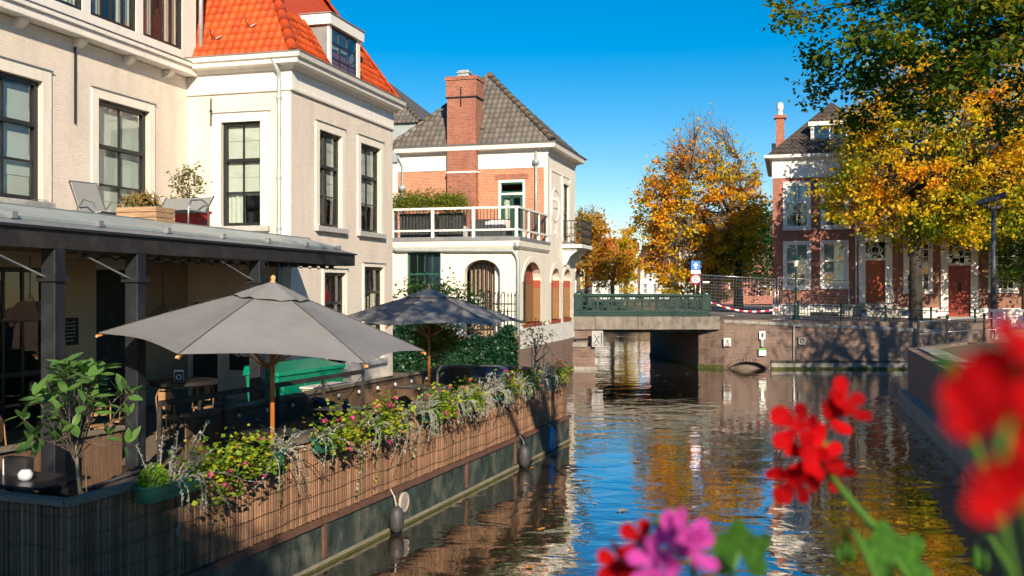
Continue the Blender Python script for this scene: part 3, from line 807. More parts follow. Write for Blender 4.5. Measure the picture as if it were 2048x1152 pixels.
# pantile: S-shaped clay tile, about 0.21 x 0.33 m
def pantile(mat, w=0.21, l=0.34, amp=0.022):
    n = 5; vs = []; fs = []
    for j, (y, dz) in enumerate(((0, 0.016), (l, -0.004))):
        for i in range(n+1):
            x = w*1.06*i/n; a = i/n
            z = amp*math.sin(a*2*PI-0.4)+dz
            vs.append((x, y, z))
    fs = [(i, i+1, n+2+i, n+1+i) for i in range(n)]
    o = len(vs)
    for i in range(n+1): x, y, z = vs[i]; vs.append((x, y+0.004, z-0.024))
    fs += [(i, o+i, o+i+1, i+1) for i in range(n)]
    m = MB(); m.add(vs, fs)
    return m.mesh('roof_tile', mat, True)
TILE_O = pantile('orange_tile'); TILE_G = pantile('grey_tile', 0.235, 0.38)

def tile_slope(parent, me, org, along, up, inside, nw, nl, w=0.21, l=0.27, limit=300, lift=0.03):
    """rows of tiles from org; along = eave direction, up = direction up the slope (unit vectors)"""
    along = Vector(along).normalized(); up = Vector(up).normalized(); nn = along.cross(up)
    Mx = Matrix((along, up, nn)).transposed().to_euler()
    c = 0
    for j in range(nl):
        for i in range(nw):
            p = Vector(org)+along*(i*w)+up*(j*l)+nn*lift
            if not inside(i*w+w/2, j*l+l/2): continue
            o = inst('tile', me, parent, p+Vector((rng.uniform(-1,1)*0.006, 0, rng.uniform(-1,1)*0.004)), tuple(Mx)); o.rotation_euler.rotate_axis('Z', rng.uniform(-0.02, 0.02))
            c += 1
            if c >= limit: return c
    return c

def ridge(parent, mat, p, q, r=0.13, step=0.33, name='ridge_tile'):
    p = Vector(p); q = Vector(q); d = q-p; n = max(1, int(d.length/step))
    e = d.to_track_quat('Y', 'Z').to_euler()
    m = MB(); k = 7; vs = []
    for y, rr in ((0, r), (step*1.08, r*0.86)):
        for i in range(k): a = PI*i/(k-1); vs.append((rr*math.cos(a), y, rr*0.85*math.sin(a)))
    o = len(vs)
    m.add(vs, [(i, i+1, k+i+1, k+i) for i in range(k-1)]+[tuple(range(k))])
    me = m.mesh(name, mat, True)
    for i in range(n): inst(name, me, parent, p+d*(i/n), tuple(e))

# ------------------------------------------------------------------ white corner house (frame: x towards canal, y away)
ROTA = math.atan2(-0.2687, 0.9632)
A = thing('corner_house', 'white painted brick corner house with bright orange tiled roof', 'house', (-5.26, 23.7, 0), ROTA)
def Aw(a, b, z): return Vector((-5.26+0.9632*a+0.2687*b, 23.7-0.2687*a+0.9632*b, z))
CAN = PI/2     # local turn for a face looking at the canal
m = MB(); m.wall(-2.81, 0, QZ, 8.5, [(-1.87,-0.80,5.1,7.62), (-2.74,-1.98,QZ,3.25)])
m.M = TZ(0,0,0,CAN); m.wall(0, 6.3, QZ, 8.5, [(1.44,2.74,5.17,7.6), (3.95,5.34,5.17,7.62), (1.72,3.0,1.45,4.0), (4.2,5.55,1.57,4.2)])
m.M = None
m.add([(0,6.3,QZ),(-8,6.3,QZ),(-8,6.3,8.5),(0,6.3,8.5)], [(0,1,2,3)])
m.add([(-8,6.3,QZ),(-8,0.3,QZ),(-8,0.3,8.5),(-8,6.3,8.5)], [(0,1,2,3)])
m.add([(-8,0.3,QZ),(-2.81,0.3,QZ),(-2.81,0.3,8.5),(-8,0.3,8.5)], [(0,1,2,3)])
m.build('wall', 'white_brick', A, fix=False)
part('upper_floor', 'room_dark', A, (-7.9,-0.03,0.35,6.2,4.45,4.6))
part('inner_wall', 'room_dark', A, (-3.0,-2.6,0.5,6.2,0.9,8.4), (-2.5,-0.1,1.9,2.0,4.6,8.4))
path = [(-2.81,0),(0,0),(0,6.3)]
MB().sweep(path, [(0,8.38),(0.035,8.38),(0.035,8.80),(0,8.80)]).build('frieze', 'white_paint', A)
MB().sweep(path, [(0,8.30),(0.06,8.31),(0.07,8.36),(0.035,8.379),(0,8.379)]).build('frieze_moulding', 'white_paint', A)
MB().sweep(path, [(0,8.801),(0.10,8.81),(0.16,8.88),(0.34,8.90),(0.36,9.00),(0.42,9.02),(0.45,9.12),(0,9.12)]).build('cornice', 'white_paint', A)
MB().sweep(path, [(0.30,9.121),(0.46,9.121),(0.47,9.15),(0.30,9.15)]).build('gutter_edge', 'lead_grey', A)
part('corner_strip', 'plaster', A, (-0.30,-0.012,-0.02,-0.001,4.4,8.29))
trim = (0.20, 'plaster')
window(A, (-1.87,0,5.1), 0, 1.07, 2.52, trim=(0.22,'plaster'), cur='roman')
window(A, (0,1.44,5.17), CAN, 1.30, 2.43, trim=trim, cur='roman')
window(A, (0,3.95,5.17), CAN, 1.39, 2.45, trim=trim, cur='roman')
gw = window(A, (0,1.72,1.45), CAN, 1.28, 2.55, trim=(0.10,'plaster'), sashes=((1,0.3),(1,0.7)), cols=2)
part('poster', 'red_poster', gw, (0.2,0.62,0.3,0.31,0.9,1.8)); part('poster', 'red_crate', gw, (0.7,1.2,0.42,0.43,1.75,2.4))
gw = window(A, (0,4.2,1.57), CAN, 1.35, 2.63, trim=(0.10,'plaster'), sashes=((1,0.26),(1,0.37),(1,0.37)), cols=2)
part('poster', 'red_poster', gw, (0.12,0.6,0.35,0.36,0.15,1.9)); part('poster', 'red_poster', gw, (0.75,1.25,0.5,0.51,0.3,1.7))
part('door_leaf', 'black_wood', A, (-2.72,-2.0,0.1,0.15,QZ,3.2))
for z0 in (8.0, ): pass
MB().tube([(-0.27,-0.38,9.0),(-0.27,-0.10,8.72),(-0.27,-0.09,8.5),(-0.27,-0.09,4.85),(-0.24,-0.09,4.7)],0.055,8).build('drainpipe', 'zinc', A, smooth=True)
for z in (8.1,6.2,5.0): MB().lathe([(0.066,0),(0.07,0.02),(0.07,0.07),(0.066,0.09)],8,(-0.27,-0.09,z)).build('pipe_collar', 'zinc', A)
MB().tube([(-0.27,-0.09,4.35),(-0.27,-0.09,QZ)],0.06,8).build('drainpipe', 'zinc', A, smooth=True)
for a, z0, z1 in ((-2.15,7.55,8.22),):
    MB().bar((a,-0.02,z0),(a,-0.02,z1),0.025,0.03).box(a-0.03,a+0.03,-0.04,-0.003,(z0+z1)/2,(z0+z1)/2+0.05).build('wall_anchor', 'iron', A)
# hipped roof, 60 degrees
TG = 1.68
rz = lambda d: 9.13+TG*d
E0 = 0.12
corn = [(-5.6,-E0),(E0,-E0),(E0,6.3+E0),(-5.6,6.3+E0)]
RD = 2.6
ap1 = (E0-RD, -E0+RD, rz(RD)); ap2 = (E0-RD, 6.3+E0-RD, rz(RD))
m = MB(); m.add([(-5.6,-E0,9.13),(E0,-E0,9.13),ap1,(-5.6,-E0+RD,rz(RD))], [(0,1,2,3)])
m.add([(E0,-E0,9.13),(E0,6.3+E0,9.13),ap2,ap1], [(0,1,2,3)])
m.add([(E0,6.3+E0,9.13),(-5.6,6.3+E0,9.13),(-5.6,6.3+E0-RD,rz(RD)),ap2], [(0,1,2,3)])
m.add([(-5.6,-E0,9.13),(-5.6,-E0+RD,rz(RD)),(-5.6,6.3+E0-RD,rz(RD)),(-5.6,6.3+E0,9.13)], [(0,1,2,3)])
m.add([ap1,ap2,(-5.6,6.3+E0-RD,rz(RD)),(-5.6,-E0+RD,rz(RD))], [(0,1,2,3)])
m.add([(-5.6,-E0,9.125),(E0,-E0,9.125),(E0,6.3+E0,9.125),(-5.6,6.3+E0,9.125)], [(0,1,2,3)])
rf = m.build('roof', 'ridge_tile', A, fix=False)
SL = math.hypot(1, TG); cs, sn = 1/SL, TG/SL
n1 = tile_slope(rf, TILE_O, (-2.83,-E0-0.05,9.13), (1,0,0), (0,cs,sn), lambda x, y: x < 2.83+E0-y*cs-0.03, 15, 10, 0.21, 0.25, 160)
dorm = lambda x, y: 1.95 < x < 4.15 and y*sn < 1.72
n2 = tile_slope(rf, TILE_O, (E0+0.05,-E0,9.13), (0,1,0), (-cs,0,sn), lambda x, y: y*cs+0.02 < x < 6.3+2*E0-y*cs and not dorm(x-E0, y), 32, 6, 0.21, 0.25, 138)
ridge(rf, 'ridge_tile', (E0+0.02,-E0-0.02,9.18), (ap1[0],ap1[1],ap1[2]+0.05), 0.14, 0.36)
ridge(rf, 'ridge_tile', (E0+0.02,6.3+E0,9.18), (ap2[0],ap2[1],ap2[2]+0.05), 0.13, 0.36)
for a, s in ((-2.1,0.62),(-1.25,0.95)):     # iron roof hooks
    p = Vector((a,-E0+s*cs-0.06,9.15+s*sn))
    MB().tube([p, p+Vector((0.0,-0.10,0.02)), p+Vector((-0.05,-0.16,0.10)), p+Vector((-0.06,-0.16,0.2))],0.014,5).build('roof_hook', 'iron', rf)
    MB().bar(p+Vector((0.02,-0.05,0)), p+Vector((0.17,-0.02,0.08)),0.05,0.02).build('hook_plate', 'zinc', rf)
# dormer
d0, d1, dz0, dz1 = 2.05, 3.95, 9.16, 10.40
D = MB(); D.add([(-0.05,d0,dz0-0.1),(-0.05,d0,dz1),(-1.0,d0,dz1),(-0.02,d0,dz0-0.1)], [(0,1,2)])
D.add([(-0.05,d1,dz0-0.1),(-0.05,d1,dz1),(-1.0,d1,dz1)], [(0,2,1)])
D.add([(-0.045,d0,dz0-0.1),(-0.045,d0+0.001,dz1),(-1.0,d0+0.001,dz1)], [(0,2,1)])
dm = D.build('dormer', 'lead_grey', A, fix=False)
part('dormer_fascia', 'white_paint', dm, (-1.15,0.08,d0-0.10,d1+0.10,dz1,dz1+0.27))
part('dormer_roof', 'lead_grey', dm, (-1.18,0.11,d0-0.13,d1+0.13,dz1+0.271,dz1+0.30))
part('dormer_post', 'white_paint', dm, (-0.06,0.0,d0-0.01,d0+0.14,dz0-0.08,dz1), (-0.06,0.0,d1-0.20,d1+0.01,dz0-0.08,dz1), (-0.06,0.0,d0+0.14,d1-0.2,dz0-0.08,dz0+0.02))
part('dormer_room', 'room_dark', dm, (-0.9,-0.7,d0+0.02,d1-0.02,dz0,dz1-0.01))
m = MB(TZ(-0.02,d0+0.14,dz0+0.02,CAN)); ww = d1-d0-0.34; hh = dz1-dz0-0.02
m.box(0,0.05,0,0.05,0,hh).box(ww-0.05,ww,0,0.05,0,hh).box(0.05,ww-0.05,0,0.05,0,0.05).box(0.05,ww-0.05,0,0.05,hh-0.05,hh)
m.build('dormer_frame', 'black_frame', dm)
for i in (1,2):
    x = d0+0.14+ww*i/3; part('dormer_bar', 'black_frame', dm, (-0.05,-0.012,x-0.018,x+0.018,dz0+0.07,dz1-0.05))
    z = dz0+0.02+hh*i/3; part('dormer_bar', 'black_frame', dm, (-0.052,-0.014,d0+0.19,d1-0.25,z-0.018,z+0.018))
for i in range(3):
    for j in range(3):
        y0 = d0+0.14+ww*i/3; z0 = dz0+0.02+hh*j/3; q = rng.uniform(-0.012,0.012)
        MB().add([(-0.035,y0,z0),(-0.035+q,y0+ww/3,z0),(-0.035+q,y0+ww/3,z0+hh/3),(-0.035,y0,z0+hh/3)], [(0,1,2,3)]).build('dormer_pane', 'glass_old', dm, fix=False)
part('blind', 'curtain', dm, (-0.3,-0.28,d0+0.2,d1-0.25,dz1-0.42,dz1-0.03))

# ------------------------------------------------------------------ white wing on the left with the timber bay
W = thing('wing_house', 'white painted brick wing with tall black windows above the café', 'house', (-5.26, 23.7, 0), ROTA)
WX = -2.81
m = MB(TZ(WX,-16,0,CAN))
lo = lambda b: b+16
m.wall(0, 16, QZ, 8.75, [(lo(-3.31),lo(-1.55),4.95,7.66), (lo(-6.75),lo(-4.96),5.3,7.68), (lo(-10.6),lo(-8.8),5.3,7.68),
     (lo(-6.9),lo(-4.75),QZ,4.0), (lo(-3.35),lo(-2.0),QZ,4.0), (lo(-11),lo(-7.6),QZ+0.5,4.0)])
m.M = None
m.add([(-9,-16,QZ),(-9,0.25,QZ),(-9,0.25,12),(-9,-16,12)], [(0,1,2,3)]); m.add([(-9,-16,QZ),(WX,-16,QZ),(WX,-16,12),(-9,-16,12)], [(0,1,2,3)])
m.build('wall', 'white_brick', W, fix=False)
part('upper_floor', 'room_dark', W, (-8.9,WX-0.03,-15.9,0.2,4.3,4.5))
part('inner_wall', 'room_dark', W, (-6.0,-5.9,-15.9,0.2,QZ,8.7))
window(W, (WX,-3.31,4.95), CAN, 1.76, 2.71, trim=(0.2,'plaster'), cur='roman_low', fw=0.10, bar=0.05)
window(W, (WX,-6.75,5.3), CAN, 1.79, 2.38, trim=(0.24,'plaster'), cur='roman_low', fw=0.10, bar=0.05)
window(W, (WX,-10.6,5.3), CAN, 1.8, 2.38, trim=(0.24,'plaster'), cur='roman_low', fw=0.10, bar=0.05)
# café front on the ground floor
window(W, (WX,-6.9,QZ), CAN, 2.15, 3.1, cols=4, sashes=((1,0.32),(1,0.36),(1,0.32)), sill=None, fw=0.09, bar=0.07)
window(W, (WX,-11,QZ+0.5), CAN, 3.4, 2.6, cols=4, sashes=((1,0.35),(1,0.65)), sill=None, fw=0.09, bar=0.07)
part('door_leaf', 'black_wood', W, (WX-0.16,WX-0.1,-3.33,-2.02,QZ,3.98))
for b0, b1 in ((-4.7,-3.4),(-1.95,-0.03),(-7.5,-6.95)): part('render_panel', 'beige_wall' if b0 == -4.7 else 'brown_wall', W, (WX+0.002,WX+0.03,b0,b1,QZ,4.2))
# jettied timber bay
BX = WX+0.22
part('ledge', 'white_paint', W, (WX+0.002,BX+0.10,-16,-0.02,8.76,8.93), (WX+0.002,BX+0.16,-16,-0.02,8.931,9.03), bevel=0.012)
part('ledge_lead', 'lead_grey', W, (WX+0.01,BX+0.18,-16,-0.03,9.031,9.05))
for b in (-0.9,-2.35,-3.95,-5.6,-7.3):
    MB(TZ(0,b,0)).slab([(WX,8.58),(WX+0.08,8.60),(BX-0.02,8.69),(BX-0.02,8.755),(WX,8.755)],-0.09,0.09).build('bracket', 'white_paint', W)
m = MB(TZ(BX,-16,0,CAN)); hl = [(lo(-0.55-1.75*k-1.5),lo(-0.55-1.75*k),9.30,11.9) for k in range(6)]
m.wall(0, 15.9, 9.05, 12.4, hl, 0.12); m.build('bay_wall', 'white_paint', W, fix=False)
for k in range(6):
    window(W, (BX,-0.55-1.75*k-1.5,9.30), CAN, 1.5, 2.6, cols=4 if k < 2 else 2, sashes=((1,0.4),(1,0.6)), sill=None, cur='sides', fw=0.07, bar=0.05, rec=0.07)
part('bay_return', 'white_paint', W, (-8.9,BX,-0.10,0.02,8.76,12.4))
part('bay_roof', 'lead_grey', W, (-9.1,BX+0.4,-16.1,0.1,12.4,12.6))
MB().tube([(BX+0.10,0.08,9.15),(BX+0.10,0.08,12.4)],0.055,8).build('drainpipe', 'zinc', W, smooth=True)
MB().bar((WX+0.02,-4.02,7.0),(WX+0.02,-4.02,8.72),0.035,0.03).build('wall_anchor', 'iron', W)

# ------------------------------------------------------------------ grey hipped house far behind
G = thing('grey_roofed_house', 'dark grey tiled hip roof rising behind the orange roof', 'house', (-4.39,47,0), ROTA)
part('wall', 'plaster', G, (-8,-0.25,0.25,8,1,11.4))
part('zinc_upstand', 'zinc', G, (-1.9,-0.2,0.1,0.24,9.6,11.4))
m = MB(); e = [(-8.2,0,11.4),(0.1,0,11.4),(0.1,8.2,11.4),(-8.2,8.2,11.4)]; ap = (-4,4,14.9)
m.add(e+[ap], [(0,1,4),(1,2,4),(2,3,4),(3,0,4),(0,3,2,1)])
rg = m.build('roof', 'grey_tile', G)
up = Vector((0,4,3.5)).normalized(); sl2 = math.hypot(4,3.5)
tile_slope(rg, TILE_G, (-4.2,-0.05,11.4), (1,0,0), up, lambda x, y: x < 4.2+0.1-y*4/sl2*1.03 and x > -4.2, 19, 17, 0.235, 0.32, 230)
ridge(rg, 'lichen_tile', (0.1,0,11.45), ap, 0.13, 0.36)

# ------------------------------------------------------------------ brick house with chimney (frame: x towards canal, y away)
ROTB = math.atan2(-0.275, 0.9615)
B = thing('brick_house', 'red brick and white plaster canal house with tall chimney and roof balcony', 'house', (0.2,35.5,0), ROTB)
DM = 4.47; DE = 9.6; FL = 6.45
m = MB(); m.wall(-7, 0, QZ, 5.3, [(-4.21,-2.9,3.3,4.9), (-2.0,-0.66,1.35,4.62,0.5)], 0.3)
m.M = TZ(0,0,0,CAN)
m.wall(0, DE, 1.40, 5.3, [(0.75,3.35,2.30,4.58,0.75), (5.05,6.55,2.30,4.42,0.6), (7.2,8.65,2.30,4.42,0.6)], 0.3)
m.wall(DM, DE, 5.3, 9.0, [(7.15,8.25,5.6,8.05)], 0.25)
m.M = None
m.add([(0,DE,1),(-FL,DE,1),(-FL,DE,9),(0,DE,9)], [(0,1,2,3)]); m.add([(-7,0,0.9),(-7,DE,0.9),(-7,DE,5.3),(-7,0,5.3)], [(0,1,2,3)])
m.add([(-FL,DM,5.3),(-FL,DE,5.3),(-FL,DE,9),(-FL,DM,9)], [(0,1,2,3)])
m.build('wall', 'plaster', B, fix=False)
m = MB(TZ(0,DM,0)); m.wall(-FL, -0.14, 5.3, 8.42, [(-2.06,-0.94,5.5,7.97)], 0.2); m.build('brick_wall', 'red_brick', B, fix=False)
part('corner_quoin', 'plaster', B, (-0.14,0.0,DM-0.02,DM+0.1,5.3,9.0))
part('brick_lintel', 'chimney_brick', B, (-2.2,-0.8,DM-0.012,DM+0.05,7.98,8.2))
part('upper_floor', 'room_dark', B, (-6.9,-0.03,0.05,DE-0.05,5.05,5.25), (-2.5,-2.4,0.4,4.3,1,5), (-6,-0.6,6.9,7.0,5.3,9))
path = [(-FL,DM),(0,DM),(0,DE),(-FL,DE)]
part('frieze', 'white_paint', B, (-FL,-0.001,DM-0.03,DM+0.02,8.43,9.08))
MB().sweep(path, [(0,8.98),(0.035,8.98),(0.035,9.10),(0,9.10)]).build('frieze_moulding', 'white_paint', B)
MB().sweep(path, [(0,9.101),(0.12,9.11),(0.16,9.17),(0.36,9.19),(0.40,9.36),(0,9.36)]).build('cornice', 'white_paint', B)
MB().sweep(path, [(0.2,9.361),(0.42,9.361),(0.46,9.42),(0.2,9.42)]).build('gutter_edge', 'lead_grey', B)
for b0, b1, z0, z1 in ((4.9,6.9,5.75,8.35),(6.95,8.5,8.15,8.35)):
    part('panel_moulding', 'plaster', B, (0.0,0.03,b0,b1,z1,z1+0.07), (0.0,0.03,b0,b0+0.05,z0,z1), (0.0,0.03,b1-0.05,b1,z0,z1))
m = MB(TZ(0.01,5.75,7.0,CAN)); m.ring((0,0),0.62,0.70,-0.03,0.02,28); m.ring((0,-1.12),0.05,0.1,-0.03,0.02,10)
for k in range(3): m.ring((-0.3+0.3*k,0.25),0.04,0.06,-0.02,0.02,8)
m.bar((0.15,-0.01,-0.7),(0.3,-0.01,-1.3),0.05,0.03,(0,1,0)); m.bar((-0.35,-0.01,-0.1),(0.35,-0.01,-0.1),0.03,0.02,(0,1,0))
m.build('medallion', 'old_white', B)
# chimney
m = MB().box(-4.14,-2.91,DM-0.35,DM+0.55,5.3,11.35).box(-4.18,-2.87,DM-0.39,DM+0.59,11.351,12.05).box(-4.22,-2.83,DM-0.43,DM+0.63,12.051,12.2)
ch = m.build('chimney', 'chimney_brick', B)
part('chimney_band', 'white_paint', ch, (-4.18,-2.87,DM-0.38,DM-0.001,8.27,8.34))
part('strap', 'iron', ch, (-4.2,-2.85,DM-0.405,DM+0.6,11.33,11.38), (-3.55,-3.51,DM-0.42,DM-0.38,11.0,11.75))
part('chimney_pot', 'zinc', ch, (-3.75,-3.3,DM-0.15,DM+0.3,12.201,12.5), (-3.8,-3.25,DM-0.2,DM+0.35,12.36,12.42), bevel=0.02)
part('flashing', 'lead_grey', ch, (-2.905,-2.7,DM-0.02,DM+0.5,9.43,9.7), (-4.3,-4.145,DM-0.02,DM+0.5,9.43,9.6))
# pyramid roof
e0 = 0.28
e = [(-FL-e0,DM-e0,9.40),(e0,DM-e0,9.40),(e0,DE+e0,9.40),(-FL-e0,DE+e0,9.40)]
ap = (-FL/2,(DM+DE)/2,12.78)
m = MB(); m.add(e+[ap], [(0,1,4),(1,2,4),(2,3,4),(3,0,4),(0,3,2,1)])
rb = m.build('roof', 'grey_tile', B)
hw = FL/2+e0; hd = (DE-DM)/2+e0; rise = ap[2]-9.40
up = Vector((0,hd,rise)).normalized(); sl = math.hypot(hd,rise)
tile_slope(rb, TILE_G, (-FL-e0,DM-e0-0.03,9.40), (1,0,0), up, lambda x, y: hw*y/sl-0.02 < x < 2*hw-hw*y/sl+0.02 and not (2.45 < x < 3.9 and y < 1.0), 30, 14, 0.235, 0.31, 300)
m = MB(); up2 = Vector((-hw,0,rise)).normalized(); sl3 = math.hypot(hw,rise); nn = Vector((0,1,0)).cross(up2)
for j in range(16):
    for i in range(24):
        x, y = i*0.235, j*0.31
        if not (hd*y/sl3 < x+0.1 < 2*hd-hd*y/sl3): continue
        p = Vector((e0+0.03,DM-e0,9.40))+Vector((0,1,0))*x+up2*y+nn*0.035
        m.add([p, p+Vector((0,0.12,0))+nn*0.03, p+Vector((0,0.235,0)), p+up2*0.33-nn*0.02, p+Vector((0,0.12,0))+up2*0.33, p+Vector((0,0.235,0))+up2*0.33-nn*0.02], [(0,1,4,3),(1,2,5,4)])
q = m.build('canal_side_tiles', 'grey_tile', rb, fix=False); q['kind'] = 'stuff'
ridge(rb, 'lichen_tile', (e0,DM-e0,9.46), (ap[0],ap[1],ap[2]+0.05), 0.15, 0.36)
ridge(rb, 'lichen_tile', (-FL-e0,DM-e0,9.46), (ap[0],ap[1],ap[2]+0.05), 0.13, 0.36)
MB().lathe([(0.22,0),(0.18,0.1),(0.05,0.2)],8,(ap[0],ap[1],ap[2]-0.02)).build('roof_apex', 'lichen_tile', rb)
# openings
window(B, (-4.21,0,3.3), 0, 1.31, 1.6, cols=4, sashes=((1,0.5),(1,0.5)), fm='dark_green_frame', glass='glass_old', sill=None, cur=None, trim=(0.08,'white_paint'), rec=0.1, fw=0.07)
window(B, (0,7.15,5.6), CAN, 1.10, 2.45, cols=2, sashes=((1,0.5),(1,0.5)), sill=None, cur='sides', rec=0.12, fw=0.08, trim=(0.12,'plaster'), lintel=False)
dn = MB(TZ(-2.06,DM,5.5)).box(0,0.10,0.0,0.16,0,2.47).box(1.02,1.12,0.0,0.16,0,2.47).box(0.1,1.02,0.0,0.16,2.37,2.47).box(0.1,1.02,0,0.15,1.86,1.95).build('balcony_door', 'white_paint', B)
part('door_frame', 'dark_green_frame', dn, (-1.96,-1.84,DM+0.05,DM+0.12,5.5,7.35), (-1.56,-1.44,DM+0.05,DM+0.12,5.5,7.35), (-1.16,-1.04,DM+0.05,DM+0.12,5.5,7.35), (-1.84,-1.16,DM+0.05,DM+0.12,7.25,7.35), (-1.84,-1.16,DM+0.05,DM+0.12,5.5,5.8), (-1.96,-1.04,DM+0.05,DM+0.12,7.46,7.52), (-1.96,-1.04,DM+0.05,DM+0.12,7.8,7.86))
for x0, x1, z0, z1 in ((-1.84,-1.56,5.8,7.25),(-1.44,-1.16,5.8,7.25),(-1.96,-1.04,7.52,7.8)):
    MB().add([(x0,DM+0.09,z0),(x1,DM+0.09,z0),(x1,DM+0.095,z1),(x0,DM+0.095,z1)], [(0,1,2,3)]).build('pane', 'glass', dn, fix=False)
curtain(dn, -1.9, -1.62, 5.55, 7.3, DM+0.2, 'curtain')
# arcade: coloured linings and glazing behind each arch
for b0, b1, top in ((0.75,3.35,4.58),(5.05,6.55,4.42),(7.2,8.65,4.42)):
    an = MB().add([(-0.31,b0,2.3),(-0.31,b1,2.3),(-0.31,b1,3.75),(-0.31,b0,3.75)], [(0,1,2,3)]).build('arch_infill', 'arch_ochre', B, fix=False)
    MB().add([(-0.312,b0,3.751),(-0.312,b1,3.751),(-0.312,b1,top),(-0.312,b0,top)], [(0,1,2,3)]).build('arch_tympanum', 'arch_red', an, fix=False)
    rr0 = 0.75 if b1-b0 > 2 else 0.6
    part('reveal_lining', 'arch_ochre', an, (-0.3,-0.01,b1-0.014,b1-0.002,2.305,3.6)); part('reveal_lining', 'arch_red', an, (-0.3,-0.01,b1-0.014,b1-0.002,3.602,top-rr0+0.1))
    part('arch_sill', 'arch_red', an, (-0.3,0.04,b0-0.05,b1+0.05,2.16,2.3))
    m = MB(TZ(0.0,b0,0,CAN)); wv = b1-b0; rr = 0.75 if wv > 2 else 0.6
    for i in range(14):
        a0 = PI-PI*i/14; a1 = PI-PI*(i+1)/14
        f = lambda a, k: (wv/2+(wv/2+k)*math.cos(a), top-rr+(rr+k)*math.sin(a))
        m.slab([f(a0,0.0),f(a0,0.2),f(a1,0.2),f(a1,0.0)],-0.03,0.02)
    m.build('arch_moulding', 'plaster', an)
    part('mullion', 'black_frame', an, (-0.29,-0.25,b0+wv*0.45,b0+wv*0.45+0.1,2.3,top-0.1), (-0.29,-0.24,b0,b0+wv*0.42,2.32,3.7))
an = MB(TZ(0,0.3,0)).add([(-2.0,0.35,1.35),(-0.66,0.35,1.35),(-0.66,0.35,4.62),(-2.0,0.35,4.62)], [(0,1,2,3)]).build('arch_infill', 'brown_wall', B, fix=False)
part('arch_screen', 'iron', an, *[(x,x+0.035,0.32,0.36,2.6,4.5) for x in [-1.9+0.16*i for i in range(6)]])
part('arch_notice', 'old_white', an, (-1.85,-1.35,0.33,0.37,2.6,3.3), (-0.95,-0.8,0.33,0.37,1.4,4.4))
part('plinth', 'old_white', B, (0.0,0.05,0.02,DE-0.02,1.405,1.5), (0.0,0.035,0.02,DE-0.02,1.5,2.14))
# roof terrace over the annex
part('terrace_slab', 'lead_grey', B, (-7.1,0.12,-0.12,DM-0.02,5.30,5.42), (-7.1,0.0,0.0,DM-0.03,5.421,5.46))
MB().sweep([(-7,0),(0,0),(0,DM)], [(0,5.0),(0.03,5.0),(0.10,5.10),(0.11,5.29),(0,5.29)]).build('terrace_moulding', 'plaster', B)
MB().tube([(-4.9,-0.14,5.15),(-4.6,-0.12,4.98),(-0.15,-0.11,4.93),(-0.03,-0.10,4.8),(0.04,-0.09,4.6),(0.04,-0.09,1.0)],0.065,8).build('drainpipe', 'zinc', B, smooth=True)
MB().lathe([(0.06,0),(0.13,0.08),(0.13,0.2)],8,(0.02,-0.12,5.02)).build('rain_hopper', 'zinc', B)
MB().tube([(-0.46,DM-0.1,9.1),(-0.46,DM-0.1,5.46)],0.05,8).lathe([(0.06,0),(0.15,0.1),(0.15,0.24)],8,(-0.46,DM-0.1,8.5)).build('drainpipe', 'zinc', B, smooth=True)
MB().tube([(-6.35,DM-0.25,9.1),(-6.2,DM-0.1,8.7),(-6.2,DM-0.1,5.46)],0.05,8).lathe([(0.06,0),(0.15,0.1),(0.15,0.24)],8,(-6.2,DM-0.1,7.6)).build('drainpipe', 'zinc', B, smooth=True)
bal = part('balcony_railing', 'white_paint', B, (-6.4,0.06,-0.06,0.04,6.45,6.53), (-0.04,0.06,0.04,DM-0.05,6.45,6.53), (-6.4,0.06,-0.04,0.03,5.66,5.73), (-0.03,0.05,0.03,DM-0.05,5.66,5.73))
for a in (-6.35,-4.8,-3.22,-1.65,-0.04): part('railing_post', 'white_paint', bal, (a-0.05,a+0.05,-0.05,0.05,5.43,6.449))
for b in (1.5,3.0,4.35): part('railing_post', 'white_paint', bal, (-0.04,0.05,b-0.05,b+0.05,5.43,6.449))
bm_ = MB().box(-0.009,0.009,-0.009,0.009,5.735,6.445).mesh('baluster', 'iron')
for i in range(46):
    a = -6.2+i*0.13
    if min(abs(a-x) for x in (-6.35,-4.8,-3.22,-1.65,-0.04)) > 0.07: inst('baluster', bm_, bal, (a,0,0))
for i in range(32):
    b = 0.15+i*0.13
    if min(abs(b-x) for x in (1.5,3.0,4.35)) > 0.07: inst('baluster', bm_, bal, (0.005,b,0))
# small iron balcony on the canal side
ib = part('canal_balcony', 'old_white', B, (0.0,0.85,7.0,9.3,5.30,5.45), (0.0,0.6,7.15,9.15,5.2,5.299))
for b in (7.3,9.0): MB(TZ(0,b,0)).slab([(0,4.55),(0.12,4.6),(0.3,4.95),(0.62,5.19),(0,5.19)],-0.1,0.1).build('console', 'old_white', ib)
m = MB(); m.bar((0.8,7.05,6.45),(0.8,9.25,6.45),0.04).bar((0,7.05,6.45),(0.8,7.05,6.45),0.04).bar((0,9.25,6.45),(0.8,9.25,6.45),0.04).bar((0.8,7.05,5.52),(0.8,9.25,5.52),0.03).bar((0,7.05,5.52),(0.8,7.05,5.52),0.03)
m.build('iron_rail', 'iron', ib)
m = MB().bar((0,0,5.46),(0,0,6.44),0.02).ring((0.0,5.85),0.05,0.075,-0.01,0.01,8).ring((0.0,6.15),0.04,0.06,-0.01,0.01,8)
bme = m.mesh('iron_baluster', 'iron')
for i in range(16): inst('iron_baluster', bme, ib, (0.8,7.05+i*0.146,0), CAN)
for i in range(5): inst('iron_baluster', bme, ib, (0.08+i*0.15,7.05,0))

